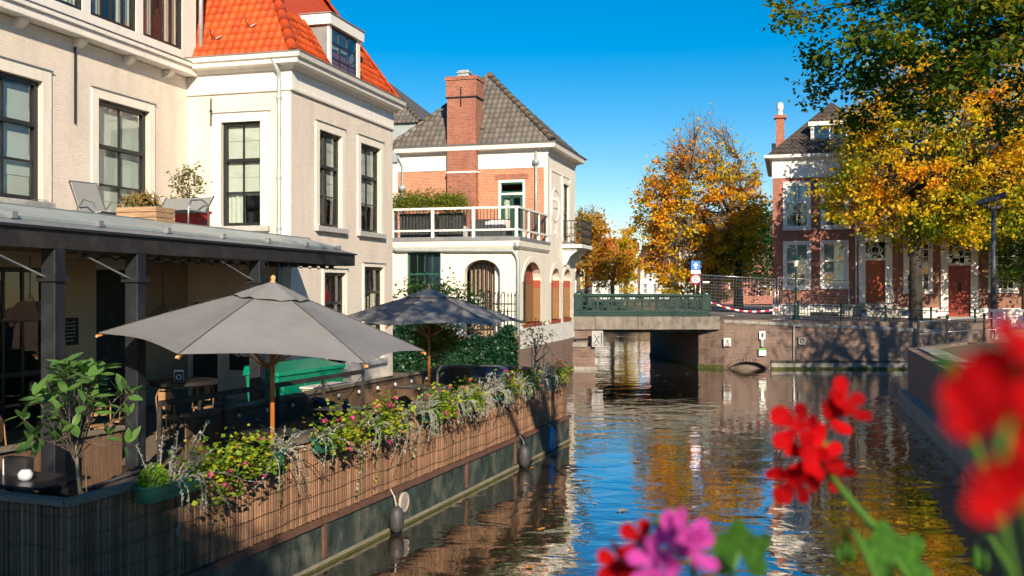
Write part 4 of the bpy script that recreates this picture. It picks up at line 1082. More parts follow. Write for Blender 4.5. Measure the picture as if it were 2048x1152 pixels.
# ------------------------------------------------------------------ far bank: town houses (frame: x along facade, y into house)
def town_house(label, org, width, height, roofh, brick, wins, doors, plinth_top=2.35, depth=9.0, base=1.9, side=True):
    t = thing('town_house', label, 'house', org, ROTA)
    holes = [(a0,a1,z0,z1) for a0,a1,z0,z1,*_ in wins]+[(a0,a1,z0,z1) for a0,a1,z0,z1,*_ in doors]
    m = MB(); m.wall(0, width, base, height, holes, 0.2)
    m.add([(0,0,base),(0,depth,base),(0,depth,height),(0,0,height)], [(0,1,2,3)]); m.add([(width,0,base),(width,depth,base),(width,depth,height),(width,0,height)], [(0,1,2,3)])
    m.add([(0,depth,base),(width,depth,base),(width,depth,height),(0,depth,height)], [(0,1,2,3)])
    m.build('wall', brick, t, fix=False)
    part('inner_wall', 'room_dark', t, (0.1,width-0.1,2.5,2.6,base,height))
    for a0,a1,z0,z1,cols,sash,fmat in wins:
        window(t, (a0,0,z0), 0, a1-a0, z1-z0, cols=cols, sashes=sash, fm='white_paint', glass='glass_old', fw=0.09, bar=0.045 if cols < 4 else 0.04, trim=(0.13,'white_paint'), sill='old_white', cur=fmat, rec=0.06, lintel=False, silw=0.16)
    return t
S2 = ((1,0.42),(2,0.58)); S2b = ((2,0.45),(2,0.55)); SM = ((3,0.5),(3,0.5))
def Cx(px, Y=54.5):   # along-facade coordinate of a photo column
    k = (px-1024)/F
    return (k*55-14.4)/(0.9632+0.2687*k)
def Cz(py, a): return EYE-(py-576)/F*(55-0.2687*a)
def wpx(x0, x1, y0, y1, *r):
    a0, a1 = Cx(x0), Cx(x1); am = (a0+a1)/2
    return (a0, a1, Cz(y1, am), Cz(y0, am))+r
ORGC = (14.4, 55, 0)
W1 = [wpx(1571,1617,368,455,2,S2,'sides'), wpx(1646,1694,368,453,2,S2,'sides'), wpx(1725,1768,372,450,2,S2,None),
      wpx(1571,1617,487,574,2,S2,'full'), wpx(1645,1692,485,572,2,S2,'full')]
D1 = [wpx(1731,1770,521,606), wpx(1731,1770,484,516)]
H1 = Cx(1797)
t1 = town_house('red brick town house with orange door behind the autumn tree', ORGC, H1, 10.6, 4, 'town_brick', W1, D1)
def off(seq, da): return [(s[0]-da, s[1]-da)+tuple(s[2:]) for s in seq]
W2 = off([wpx(1812,1860,480,582,4,SM,None), wpx(1982,2030,480,580,4,SM,None), wpx(1812,1860,350,440,4,SM,None), wpx(1897,1940,352,440,4,SM,None), wpx(1982,2030,352,440,4,SM,None), wpx(2070,2110,352,440,4,SM,None), wpx(2070,2110,480,580,4,SM,None)], H1)
D2 = off([wpx(1896,1941,531,632), wpx(1896,1941,481,526)], H1)
ORGD = (14.4+0.9632*H1, 55-0.2687*H1, 0)
t2 = town_house('brown brick town house with red door and star fanlight', ORGD, 9.5, 10.0, 4, 'brown_brick', W2, D2)
def hip(t, wd, dp, z, rise, mat, ov=0.3):
    m = MB(); e = [(-ov,-ov,z),(wd+ov,-ov,z),(wd+ov,dp+ov,z),(-ov,dp+ov,z)]; k = dp/2
    m.add(e+[(min(k,wd*0.5),dp/2,z+rise),(max(wd-k,wd*0.5),dp/2,z+rise)], [(0,1,5,4),(1,2,5),(2,3,4,5),(3,0,4),(0,3,2,1)])
    return m.build('roof', mat, t)
def cornice(t, wd, dp, z, fr):
    part('frieze', 'white_paint', t, (-0.03,wd-0.01,-0.05,0.0,z-fr,z))
    MB().sweep([(0,dp),(0,0),(wd-0.01,0)], [(0,z),(0.1,z+0.01),(0.16,z+0.1),(0.42,z+0.14),(0.46,z+0.3),(0,z+0.3)]).build('cornice', 'white_paint', t)
cornice(t1, H1, 9, 10.6, 0.95); r1 = hip(t1, H1, 9, 10.92, 3.6, 'town_roof')
cornice(t2, 9.5, 9, 10.0, 0.5); r2 = hip(t2, 9.5, 9, 10.32, 3.4, 'town_roof')
def dormer(t, a0, a1, z0, z1, y0=0.9):
    d = MB().box(a0,a0+0.18,y0,y0+2.4,z0,z1).box(a1-0.18,a1,y0,y0+2.4,z0,z1).box(a0+0.18,a1-0.18,y0,y0+2.4,z0,z0+0.15).box(a0-0.12,a1+0.12,y0-0.12,y0+2.5,z1,z1+0.22).build('dormer', 'white_paint', t)
    part('dormer_room', 'room_dark', d, (a0+0.18,a1-0.18,y0+0.6,y0+0.7,z0,z1))
    part('dormer_bar', 'white_paint', d, ((a0+a1)/2-0.04,(a0+a1)/2+0.04,y0+0.06,y0+0.12,z0+0.15,z1))
    for x0, x1 in ((a0+0.18,(a0+a1)/2-0.04),((a0+a1)/2+0.04,a1-0.18)):
        MB().add([(x0,y0+0.09,z0+0.15),(x1,y0+0.09,z0+0.15),(x1,y0+0.1,z1),(x0,y0+0.1,z1)], [(0,1,2,3)]).build('dormer_pane', 'glass_old', d, fix=False)
dormer(t1, Cx(1622), Cx(1700), 11.0, 12.6); dormer(t2, 2.0, 3.6, 10.4, 11.9); dormer(t2, 5.4, 7.0, 10.4, 11.9)
ch = part('chimney', 'chimney_brick', t1, (0.15,0.62,1.4,2.0,10.9,13.2), (0.05,0.72,1.3,2.1,13.2,13.38))
MB().lathe([(0.16,0),(0.12,0.25),(0.2,0.4),(0.17,0.7),(0.1,0.75)],8,(0.38,1.7,13.381)).build('chimney_pot', 'old_white', ch)
part('roof_parapet', 'old_white', t1, (-0.1,1.2,2.2,3.2,10.92,11.9))
MB().tube([(Cx(1712),-0.1,9.6),(Cx(1712),-0.1,2.4)],0.05,8).build('drainpipe', 'old_white', t1, smooth=True)
part('plinth', 'old_white', t1, (0.0,Cx(1716),-0.06,-0.001,1.8,2.72), (Cx(1787),H1-0.01,-0.06,-0.001,1.8,2.72))
part('plinth', 'old_white', t2, (0.01,Cx(1884)-H1,-0.06,-0.001,1.7,2.55), (Cx(1953)-H1,9.5,-0.06,-0.001,1.7,2.55))
def door_case(t, a0, a1, z0, z1, f0, f1, mat, da, panelled, star):
    """pilasters, lintel hood, leaf, fanlight"""
    c = part('door_surround', 'white_paint', t, (a0-0.36,a0,-0.10,0.03,z0,f1+0.12), (a1,a1+0.36,-0.10,0.03,z0,f1+0.12), (a0,a1,-0.10,0.03,z1+0.005,f0-0.005), (a0,a1,-0.1,0.03,f1+0.003,f1+0.12))
    part('hood', 'white_paint', c, (a0-0.42,a1+0.42,-0.16,0.0,f1+0.121,f1+0.3), (a0-0.55,a1+0.55,-0.4,0.0,f1+0.301,f1+0.42))
    part('leaf', mat, c, (a0,a1,0.06,0.12,z0,z1))
    w2 = (a1-a0)
    if panelled: part('leaf_panel', mat, c, *[(a0+0.12+i*w2/2*0.86,a0+0.05+w2/2*0.86*(i+1),0.04,0.061,z0+q0,z0+q1) for i in (0,1) for q0, q1 in ((0.15,0.85),(0.95,1.95))])
    else: part('leaf_panel', mat, c, (a0+0.1,a1-0.1,0.045,0.061,z0+0.12,z0+0.6), (a0+0.1,a1-0.1,0.045,0.061,z0+0.72,z1-0.12)); part('peephole', 'iron', c, (a0+w2*0.45,a0+w2*0.6,0.03,0.05,z0+1.3,z0+1.75))
    part('letter_plate', 'iron', c, (a1+0.13,a1+0.27,-0.115,-0.101,z0+0.9,z0+0.96), (a1+0.17,a1+0.23,-0.115,-0.101,z0+1.05,z0+1.15))
    fx, fz = (a0+a1)/2, (f0+f1)/2; hh = (f1-f0)/2; hw_ = w2/2
    m = MB()
    m.ring((fx,fz),hh*0.42,hh*0.56,0.05,0.09,16)
    if star:
        for i in range(8):
            a = PI/8+i*PI/4 if False else i*PI/4
            m.bar((fx+math.cos(a)*hh*0.55,0.07,fz+math.sin(a)*hh*0.55),(fx+math.cos(a)*hw_*0.98,0.07,fz+math.sin(a)*hh*0.98),0.045,0.03,(0,1,0))
    else:
        pts = [(fx-hw_*0.8,fz),(fx,fz+hh),(fx+hw_*0.8,fz),(fx,fz-hh)]
        for i in range(4): p, q = pts[i], pts[(i+1)%4]; m.bar((p[0],0.07,p[1]),(q[0],0.07,q[1]),0.05,0.03,(0,1,0))
    m.build('fanlight_tracery', 'white_paint', c)
    MB().add([(a0,0.1,f0),(a1,0.1,f0),(a1,0.105,f1),(a0,0.105,f1)], [(0,1,2,3)]).build('fanlight_pane', 'glass_old', c, fix=False)
    return c
dd = D1[0]; ff = D1[1]
door_case(t1, dd[0], dd[1], dd[2], dd[3], ff[2], ff[3], 'door_orange', 0, True, False)
dd2 = D2[0]; ff2 = D2[1]
door_case(t2, dd2[0], dd2[1], dd2[2], dd2[3], ff2[2], ff2[3], 'door_red', 0, False, True)
# stoop of the first house
a0, a1 = dd[0], dd[1]
st = part('stoop', 'quay_stone', t1, (a0-0.45,a1+0.5,-1.3,-0.07,1.6,dd[2]-0.02))
for i in range(4): part('step', 'quay_stone', st, (a0-0.45-0.33*(i+1),a0-0.45-0.33*i-0.004,-1.25,-0.11,1.6,dd[2]-0.19*(i+1)))
m = MB()
for i in range(6): m.bar((a1+0.46,-1.2+i*0.2,dd[2]-0.02),(a1+0.46,-1.2+i*0.2,dd[2]+0.75),0.025)
m.bar((a1+0.46,-1.25,dd[2]+0.76),(a1+0.46,-0.11,dd[2]+0.76),0.04)
for i in range(5): m.bar((a0-0.42,-1.2+i*0.2,dd[2]-0.02),(a0-0.42,-1.2+i*0.2,dd[2]+0.75),0.025)
m.bar((a0-0.42,-1.25,dd[2]+0.76),(a0-0.42,-0.11,dd[2]+0.76),0.04)
m.build('stoop_railing', 'iron', st)
st = part('stoop', 'quay_stone', t2, (dd2[0]-0.5,dd2[1]+0.5,-1.0,-0.07,1.5,dd2[2]-0.02))
part('cellar_window', 'black_frame', t1, (2.0,3.6,-0.075,-0.061,2.02,2.3))
part('cellar_window', 'glass_old', t2, (0.5,0.9,-0.075,-0.061,1.75,2.25))

# distant houses behind the trees
def far_house(label, x0, x1, y, h, rise, wall, roof, gable=False, rows=2, cols=4):
    t = thing('distant_house', label, 'house', (x0,y,2.1), 0)
    wd = x1-x0
    holes = []
    for j in range(rows):
        for i in range(cols):
            a = wd*(i+0.28)/cols; holes.append((a, a+wd*0.44/cols, 0.8+j*(h-0.6)/rows, 0.8+j*(h-0.6)/rows+(h/rows)*0.55))
    MB().wall(0, wd, 0, h, holes, 0.15).box(0,wd,0.3,8,0,h).build('wall', wall, t, fix=False)
    for q in holes:
        f = part('window', 'white_paint', t, (q[0],q[0]+0.08,0.05,0.12,q[2],q[3]), (q[1]-0.08,q[1],0.05,0.12,q[2],q[3]), (q[0]+0.08,q[1]-0.08,0.05,0.12,(q[2]+q[3])/2-0.04,(q[2]+q[3])/2+0.04))
        MB().add([(q[0],0.1,q[2]),(q[1],0.1,q[2]),(q[1],0.1,q[3]),(q[0],0.1,q[3])], [(0,1,2,3)]).build('pane', 'glass_old', f, fix=False)
    m = MB()
    if gable: m.slab([(-0.3,h),(wd+0.3,h),(wd/2,h+rise)],-0.2,8)
    else: m.add([(-0.3,-0.3,h),(wd+0.3,-0.3,h),(wd+0.3,8,h),(-0.3,8,h),(-0.3,4,h+rise),(wd+0.3,4,h+rise)], [(0,1,5,4),(2,3,4,5),(0,4,3),(1,2,5),(0,3,2,1)])
    r = m.build('roof', roof, t)
    part('chimney', 'chimney_brick', r, (wd*0.75,wd*0.75+0.9,3.5,4.3,h+rise*0.5,h+rise+1.2))
    return t
far_house('white distant house with red roof and dark chimney above the bridge', 10.5, 16.4, 130, 6.3, 1.8, 'far_white', 'far_red_roof', rows=3)
far_house('narrow white distant house with steep red gable left of the big tree', 17.4, 21.4, 135, 4.6, 3.4, 'far_white', 'far_red_roof', True, 2, 3)
far_house('low cream distant house glimpsed through the background trees', 23.5, 33, 140, 7.0, 2.2, 'far_white', 'grey_tile')
far_house('pale distant house at the left end of the far row', 0, 9.2, 138, 7.4, 2.4, 'far_white', 'grey_tile')
far_house('dark red brick house behind the wire fence and big tree', 19.5, 36, 93, 6.2, 2.5, 'town_brick', 'grey_tile', rows=2, cols=6)

# ------------------------------------------------------------------ trees
def tree(name, label, base, h, tr, cc, cr, nclu, nleaf, lsize, lmat, bmat='bark', seed=1, spread=0.55, fork=0.35, group=None, cutoff=None, lean=(0,0), bare=0.0, cat='tree', flat=1.0, limbs=9, up=0.35):
    """trunk and limbs grown to leaf clumps spread through an uneven crown"""
    g = np.random.default_rng(seed)
    t = thing(name, label, cat, base, 0, group)
    cc = Vector(cc); cr = Vector(cr)      # crown centre/radii relative to base
    clu = []
    lob = [(Vector(g.normal(size=3)).normalized(), g.uniform(0.75, 1.12)) for _ in range(14)]
    tries = 0
    while len(clu) < nclu and tries < nclu*60:
        tries += 1
        d = Vector(g.normal(size=3)).normalized()
        rr = g.uniform(0.25, 1.0)**0.55
        k = 0.86+0.22*max(lo_[0].dot(d)**3*lo_[1] for lo_ in lob)
        p = cc+Vector((d.x*cr.x, d.y*cr.y, d.z*cr.z))*(rr*k)
        if cutoff and not cutoff(p): continue
        clu.append(p)
    m = MB()
    top = Vector((lean[0], lean[1], cc.z+cr.z*0.55))
    tp = [Vector((0,0,-0.2)), Vector((lean[0]*0.1, lean[1]*0.1, h*fork*0.5)), Vector((lean[0]*0.35, lean[1]*0.35, h*fork)), top*0.5+Vector((0,0,h*fork*0.5)), top]
    m.tube([tp[0], tp[0]+Vector((0,0,0.35)), tp[1], tp[2]], [tr*1.5, tr*1.08, tr*0.95, tr*0.82], 10)
    m.tube([tp[2], tp[3]+Vector(g.normal(size=3))*0.15, tp[4]], [tr*0.8, tr*0.4, tr*0.1], 7)
    # main limbs
    hubs = []
    for i in range(limbs):
        a = 2*PI*i/limbs+g.uniform(-0.3, 0.3); el = g.uniform(-0.25, 0.75)
        e = cc+Vector((math.cos(a)*cr.x*0.58*math.cos(el), math.sin(a)*cr.y*0.58*math.cos(el), math.sin(el)*cr.z*0.65))
        s = tp[2].lerp(tp[4], g.uniform(0.0, 0.45))
        mid = s.lerp(e, 0.5)+Vector((0,0,0.08*cr.z))+Vector(g.normal(size=3))*0.06*cr.x
        m.tube([s, s.lerp(mid,0.5)+Vector(g.normal(size=3))*0.03*cr.x, mid, e], [tr*0.42, tr*0.32, tr*0.24, tr*0.10], 6)
        hubs += [s.lerp(mid, 0.6), mid, mid.lerp(e, 0.5), e]
    hubs.append(tp[3]); hubs.append(tp[4])
    for p in clu:
        hb = min(hubs, key=lambda q: (q-p).length+g.uniform(0, 0.25)*cr.x)
        mid = hb.lerp(p, 0.55)+Vector(g.normal(size=3))*0.10*(p-hb).length
        m.tube([hb, mid, p], [tr*0.11, tr*0.07, tr*0.02], 4, False)
        if bare:
            for _ in range(3):
                q = p+Vector(g.normal(size=3))*cr.x*0.10+Vector((0,0,cr.z*0.05)); m.tube([mid, q], [tr*0.05, tr*0.02], 3, False)
    m.build('trunk', bmat, t, smooth=True, fix=False)
    C = np.array([tuple(p) for p in clu])
    if bare:
        zt = (C[:,2]-cc.z)/cr.z; wgt = np.clip(1.0-bare*np.clip((zt-0.05)/0.75, 0, 1), 0.02, 1); wgt = wgt*g.uniform(0.5, 1.4, len(C))
    else: wgt = g.uniform(0.35, 1.5, len(C))
    idx = g.choice(len(C), nleaf, p=wgt/wgt.sum())
    sg = spread*np.array([1, 1, 0.62*flat])
    pos = C[idx]+g.normal(size=(nleaf,3))*sg*g.uniform(0.5, 1.15, (nleaf,1))
    inst('crown', leaf_mesh('crown', pos, lsize, lmat, seed+5, up=up), t)
    return t

tree('autumn_tree', 'big golden autumn tree with bare top twigs beyond the bridge', (30.6*0.52,70,2.1), 13, 0.33, (-2.6,0,6.7), (4.7,4.2,7.2), 660, 21000, 0.27, 'leaf_autumn', 'bark', 3, 0.33, 0.22, bare=0.93, limbs=13, up=0.05,
     cutoff=lambda p: p.z > 0.7 and abs(p.x+2.7) < 5.1*(1-max(0,(p.z-4.5)/10.5)**1.6)+0.2)
tree('background_tree', 'orange autumn tree right beside the brick house balcony', (5.6,84,2.1), 8, 0.2, (1.0,0,4.7), (2.0,2.2,3.5), 120, 3800, 0.28, 'leaf_rust', 'bark', 11, 0.36, 0.3, up=0.05)
tree('background_tree', 'slim tree with sparse top against the sky beside the brick house', (7.3,98,2.1), 9, 0.18, (0.4,0,6.2), (1.7,1.7,3.6), 90, 1700, 0.28, 'leaf_rust', 'bark', 12, 0.45, 0.3, bare=0.7, up=0.05)
tree('background_tree', 'greenish yellow pointed tree left of the big golden tree', (11.4,100,2.1), 9, 0.2, (0,0,3.9), (1.2,1.6,3.6), 110, 3000, 0.26, 'leaf_autumn_mix', 'bark', 13, 0.38, 0.3, up=0.05)
tree('background_tree', 'low russet tree hanging just over the parapet', (9.3,92,2.1), 7, 0.2, (-0.3,0,3.5), (2.5,2.3,1.9), 130, 3800, 0.26, 'leaf_rust', 'bark', 14, 0.38, 0.3, up=0.05)
tree('background_tree', 'dark green tree behind the right side of the golden tree', (21.2,79,2.1), 9, 0.25, (-1.6,0,4.6), (2.2,2.2,4.0), 150, 5600, 0.28, 'leaf_dark', 'bark', 15, 0.5, 0.3)
tree('street_tree', 'yellow and green autumn tree with thick trunk before the town houses', (19.3,47.6,1.75), 12, 0.31, (1.1,-0.3,8.6), (7.2,4.6,5.6), 660, 40000, 0.21, 'leaf_autumn_mix', 'bark_dark', 21, 0.40, 0.36, limbs=12, up=0.05,
     cutoff=lambda p: p.z > 4.05+0.12*abs(p.x-1.2)-0.2 and not (p.x < -3.2-0.35*(9.0-p.z) and p.z > 7.0) and not (p.x < -2.2 and p.z > 11.2))
tree('street_tree', 'dark green tree at the right edge behind the camera pole', (25.6,49.5,1.75), 9, 0.25, (0.3,0,5.2), (3.0,2.6,3.6), 160, 8000, 0.20, 'leaf_overhang', 'bark', 22, 0.42, 0.3)

# linden whose lower boughs hang into the picture from the right
def overhang():
    g = np.random.default_rng(77)
    base = Vector((12.6,15.5,1.7))
    t = thing('linden_tree', 'dark green linden whose boughs hang in from the top right', 'tree', base)
    m = MB()
    m.tube([(0,0,-0.1),(0,0,1.2),(-0.2,0.2,4.0)], [0.42,0.34,0.30], 10)
    m.tube([(-0.2,0.2,4.0),(-0.1,0.3,8.0),(0.2,0.2,13)], [0.28,0.2,0.05], 8)
    ends = []
    boughs = [P(1600,28,16), P(1625,105,17), P(1650,170,18.5), P(1700,240,19), P(1900,180,17), P(1760,60,15), P(2040,250,18), P(1880,20,15), P(2010,60,16),
              P(1730,150,17), P(1830,210,19), P(1950,120,15), P(1690,-40,16), P(1800,-80,15), P(1950,-90,16), P(2100,-60,15)]
    pos = []
    for k, e in enumerate(boughs):
        e = e-base
        s = Vector((-0.2,0.2,4.0)).lerp(Vector((0,0.3,9.5)), 0.15+0.8*((k*5)%11)/11)
        mid = s.lerp(e, 0.5)+Vector((0,0,0.9+0.3*g.uniform()))
        q1 = s.lerp(mid,0.5)+Vector((0,0,0.35)); q2 = mid.lerp(e,0.5)+Vector((0,0,0.15))
        m.tube([s, q1, mid, q2, e], [0.10,0.075,0.055,0.032,0.008], 6)
        path = [s.lerp(q1,0.6), q1, q1.lerp(mid,0.5), mid, mid.lerp(q2,0.5), q2, q2.lerp(e,0.5), e]
        for i, p in enumerate(path):
            for _ in range(4):
                dv = Vector((g.normal()*0.8, g.normal()*0.8, g.normal()*0.35-0.1))
                tip = p+dv*(1.15-0.09*i)
                m.tube([p, p.lerp(tip,0.5)+Vector((0,0,0.06)), tip], [0.016,0.010,0.004], 3, False)
                n = int(g.uniform(34, 110))
                tt = g.uniform(0.2, 1.08, n)
                for u in tt:
                    b = p.lerp(tip, u)
                    pos.append((b.x+g.normal()*0.16, b.y+g.normal()*0.16, b.z+g.normal()*0.12-0.05))
    m.build('trunk', 'bark_dark', t, smooth=True, fix=False)
    # own upper crown, above the picture
    cz = np.clip(g.normal(size=(9000,3)), -1.9, 1.9)*np.array([2.8,2.8,2.0])+np.array([0.2,0.0,10.8])
    up_ = cz
    inst('crown', leaf_mesh('crown', np.concatenate([np.array(pos), up_]), 0.105, 'leaf_overhang', 5, aspect=0.8, up=0.2), t)
overhang()

# ------------------------------------------------------------------ street furniture on the far bank
t = thing('traffic_sign_pole', 'sign pole with blue arrow sign above round 30 speed sign', 'traffic sign', (8.55,46.4,2.2))
MB().tube([(0,0,-0.1),(0,0,2.62)],0.035,8).build('pole', 'steel', t, smooth=True)
a = part('arrow_sign', 'sign_blue', t, (-0.22,0.22,-0.07,-0.045,2.24,2.66), bevel=0.01)
MB().slab([(-0.05,2.30),(0.05,2.30),(0.05,2.44),(0.13,2.44),(0,2.6),(-0.13,2.44),(-0.05,2.44)],-0.078,-0.071).build('arrow', 'sign_white', a)
part('sub_plate', 'sign_white', t, (-0.22,0.22,-0.07,-0.045,2.06,2.23))
m = MB(TZ(0,-0.05,1.80)); m.slab([(0.25*math.cos(i*PI/14),0.25*math.sin(i*PI/14)) for i in range(28)],-0.02,0.0)
s30 = m.build('speed_sign', 'sign_red', t)
m = MB(TZ(0,-0.05,1.80)); m.slab([(0.185*math.cos(i*PI/14),0.185*math.sin(i*PI/14)) for i in range(28)],-0.026,-0.0205); m.build('sign_face', 'sign_white', s30)
text('30', 0.26, 'sign_black', s30, (0,-0.078,1.80), (PI/2,0,0))

def fence_panel(label, p, q, z0, h, zq=None):
    p = Vector((p[0],p[1],z0)); q = Vector((q[0],q[1],zq if zq is not None else z0)); d = q-p; up = Vector((0,0,h))
    t = thing('site_fence', label, 'fence', tuple(p))
    fr = MB().tube([(0,0,0),up],0.021,6).tube([d,d+up],0.021,6).tube([up,d+up],0.021,6).tube([Vector((0,0,0.12)),d+Vector((0,0,0.12))],0.021,6).build('frame', 'steel', t, smooth=True)
    m = MB()
    for i in range(1,13): z = Vector((0,0,0.12+(h-0.12)*i/13)); m.tube([z,d+z],0.0075,4,False)
    m.build('mesh_wires', 'steel', t)
    m = MB(); n = int(d.length/0.13)
    for i in range(1,n): s = d*(i/n); m.tube([s+Vector((0,0,0.12)),s+up],0.0016,3,False)
    m.build('thin_wires', 'steel', t)
    part('foot_block', 'stone_sill', t, (-0.3,0.3,-0.12,0.12,-0.06,0.06)); part('foot_block', 'stone_sill', t, (d.x-0.3,d.x+0.3,d.y-0.12,d.y+0.12,d.z-0.06,d.z+0.06))
    return t
f1 = fence_panel('wire construction fence panel between the parapet and the town house', (8.6,45.5), (12.1,45.8), 2.28, 1.92, 2.1)
part('name_plate', 'sign_white', f1, (0.12,0.42,-0.04,-0.03,1.55,1.62))
fence_panel('second wire fence panel crossing in front of the ground floor windows', (12.25,45.85), (15.9,47.0), 2.12, 1.95, 1.98)
m = MB(); pts = []
n = 16
ta = Vector((8.75,44.42,3.0)); tb = Vector((12.2,45.7,2.62))
t = thing('barrier_tape', 'sagging red and white barrier tape across the wire fence', 'tape', tuple(ta))
for i in range(n):
    u0, u1 = i/n, (i+1)/n-0.004
    f = lambda u: (tb-ta)*u+Vector((0,-0.02,-0.25*math.sin(PI*u)))
    p, q = f(u0), f(u1)
    MB().add([p-Vector((0,0,0.035)), q-Vector((0,0,0.035)), q+Vector((0,0,0.035)), p+Vector((0,0,0.035))], [(0,1,2,3)]).build('tape_stripe', 'sign_red' if i % 2 else 'sign_white', t, fix=False)

# quayside railing: thing with posts and two rails
t = thing('quay_railing', 'dark green iron railing along the top of the far quay wall', 'railing', (0,0,0))
posts = [P(1596,650,45.2), P(1682,652,44.9), P(1771,655,44.6), P(1862,658,44.5), P(1950,662,44.6), P(2040,664,45)]
prev = None
for p in posts:
    zb = 2.2-0.045*(p.x-9)
    m = MB().lathe([(0.09,0),(0.09,0.1),(0.05,0.16),(0.045,0.95),(0.06,0.97),(0.06,1.05),(0.02,1.1)],8,(p.x,p.y,zb-0.1))
    m.build('post', 'bridge_green', t, smooth=False)
    c = Vector((p.x,p.y,zb))
    if prev is not None:
        for dz in (0.42, 0.82): MB().tube([prev+Vector((0,0,dz)), c+Vector((0,0,dz))],0.022,6).build('rail', 'bridge_green', t, smooth=True)
    prev = c
# area fence with bars before the cellar of the first house
t = thing('area_railing', 'low iron spiked railing below the first town house windows', 'railing', (14.2,52.6,1.9), ROTA)
m = MB()
for i in range(26): m.bar((i*0.15,0,0),(i*0.15,0,0.9),0.025)
m.bar((-0.05,0,0.8),(3.85,0,0.8),0.03).bar((-0.05,0,0.15),(3.85,0,0.15),0.03); m.build('bars', 'iron', t)
# street lamp
t = thing('street_lamp', 'green cast iron street lamp with white lantern by the wire fence', 'street lamp', (12.9,45.25,2.02))
MB().lathe([(0.17,0),(0.17,0.3),(0.12,0.36),(0.10,0.8),(0.055,0.95),(0.05,1.5),(0.07,1.55),(0.045,1.6),(0.035,2.5),(0.06,2.55)],10).build('post', 'bridge_green', t)
MB().lathe([(0.07,2.56),(0.14,2.85),(0.15,2.86)],8).build('lantern_glass', 'lamp_glass', t)
MB().lathe([(0.22,2.86),(0.18,2.93),(0.05,3.03),(0.02,3.15)],8).build('lantern_hood', 'bridge_green', t)
# camera pole
t = thing('camera_pole', 'tall dark pole carrying a long surveillance camera at right', 'camera', (P(1987,670,39).x,39,1.75))
zc = P(1987,418,39).z-1.75
MB().tube([(0,0,-0.1),(0,0,zc)],[0.11,0.085],10).build('pole', 'camera_grey', t, smooth=True)
MB().bar((-0.1,0,zc),(0.28,-0.1,zc+0.12),0.09,0.12).bar((0.18,-0.05,zc+0.1),(0.05,-0.08,zc+0.34),0.05).bar((-0.25,0,zc+0.28),(-0.18,0,zc+0.06),0.03).build('bracket', 'camera_grey', t)
MB().tube([(-0.62,0.02,zc+0.2),(-0.58,0.02,zc+0.215),(0.32,-0.12,zc+0.52),(0.40,-0.14,zc+0.545)],[0.10,0.125,0.125,0.14],12).build('camera_body', 'camera_grey', t, smooth=True)
MB().tube([(0.395,-0.145,zc+0.543),(0.415,-0.15,zc+0.549)],0.085,12).build('lens', 'sign_black', t)
# white bench
t = thing('bench', 'white slatted bench on the quay at the right edge', 'bench', (P(2030,665,36).x,36,1.75), R(-8))
for i in range(6): MB().bar((-0.62+i*0.22,0.22,0.42),(-0.58+i*0.22,0.34,1.0),0.15,0.03).build('back_slat', 'white_paint', t)
part('top_rail', 'white_paint', t, (-0.75,0.65,0.3,0.38,0.98,1.08)); part('seat', 'white_paint', t, (-0.75,0.65,-0.25,0.24,0.38,0.43))
for x in (-0.7,0.6):
    part('leg', 'white_paint', t, (x-0.04,x+0.04,-0.22,-0.14,0,0.379)); part('leg', 'white_paint', t, (x-0.04,x+0.04,0.16,0.24,0,0.379))
t = thing('quay_railing', 'thin railing with black posts on the near right quay', 'railing', (0,0,0))
rp = [Vector((12.9,31.6,1.73)), Vector((14.6,33.4,1.73)), Vector((16.6,35.0,1.73)), Vector((19.5,36.2,1.73)), Vector((23,37.2,1.73))]
for i, p in enumerate(rp):
    MB().lathe([(0.08,0),(0.08,0.12),(0.04,0.16),(0.04,0.86),(0.07,0.9),(0.03,0.98)],8,tuple(p)).build('post', 'iron', t)
    if i:
        for dz in (0.4, 0.8): MB().tube([rp[i-1]+Vector((0,0,dz)), p+Vector((0,0,dz))],0.018,6).build('rail', 'steel', t, smooth=True)

def bicycle(label, loc, rot, mat, group=None):
    t = thing('bicycle', label, 'bicycle', loc, rot, group)
    for x in (-0.52,0.52):
        m = MB(); m.tube([(x+0.33*math.cos(2*PI*i/18),0,0.34+0.33*math.sin(2*PI*i/18)) for i in range(19)],0.02,5,False)
        wv = m.build('wheel', 'tyre', t, smooth=True)
        m = MB()
        for i in range(8): m.bar((x,0,0.34),(x+0.31*math.cos(i*PI/4),0,0.34+0.31*math.sin(i*PI/4)),0.006)
        m.build('spokes', 'steel', wv)
    MB().tube([(-0.52,0,0.34),(-0.12,0,0.30),(-0.2,0,0.85)],0.016,6).tube([(-0.12,0,0.30),(0.36,0,0.82),(0.52,0,0.34)],0.018,6).tube([(-0.18,0,0.68),(0.36,0,0.76)],0.016,6).build('frame', mat, t)
    MB().tube([(0.36,0,0.80),(0.33,0,1.03),(0.30,-0.24,1.06),(0.16,-0.28,1.03)],0.013,6).tube([(0.33,0,1.03),(0.30,0.24,1.06),(0.16,0.28,1.03)],0.013,6).build('handlebar', 'steel', t)
    MB().box(-0.34,-0.1,-0.07,0.07,0.88,0.93).build('saddle', 'tyre', t, bevel=0.02)
    MB().box(-0.78,-0.3,-0.06,0.06,0.71,0.73).build('carrier', 'iron', t); MB().box(-0.75,-0.45,0.06,0.2,0.42,0.7).build('pannier', 'bike_blue', t)
bicycle('dark blue bicycle leaning by the stone steps behind the railing', (P(1757,640,46).x,46.2,1.87), R(10), 'bike_blue')
bicycle('black bicycle parked just left of the thick tree trunk', (P(1788,640,46.5).x,46.8,1.86), R(170), 'iron')
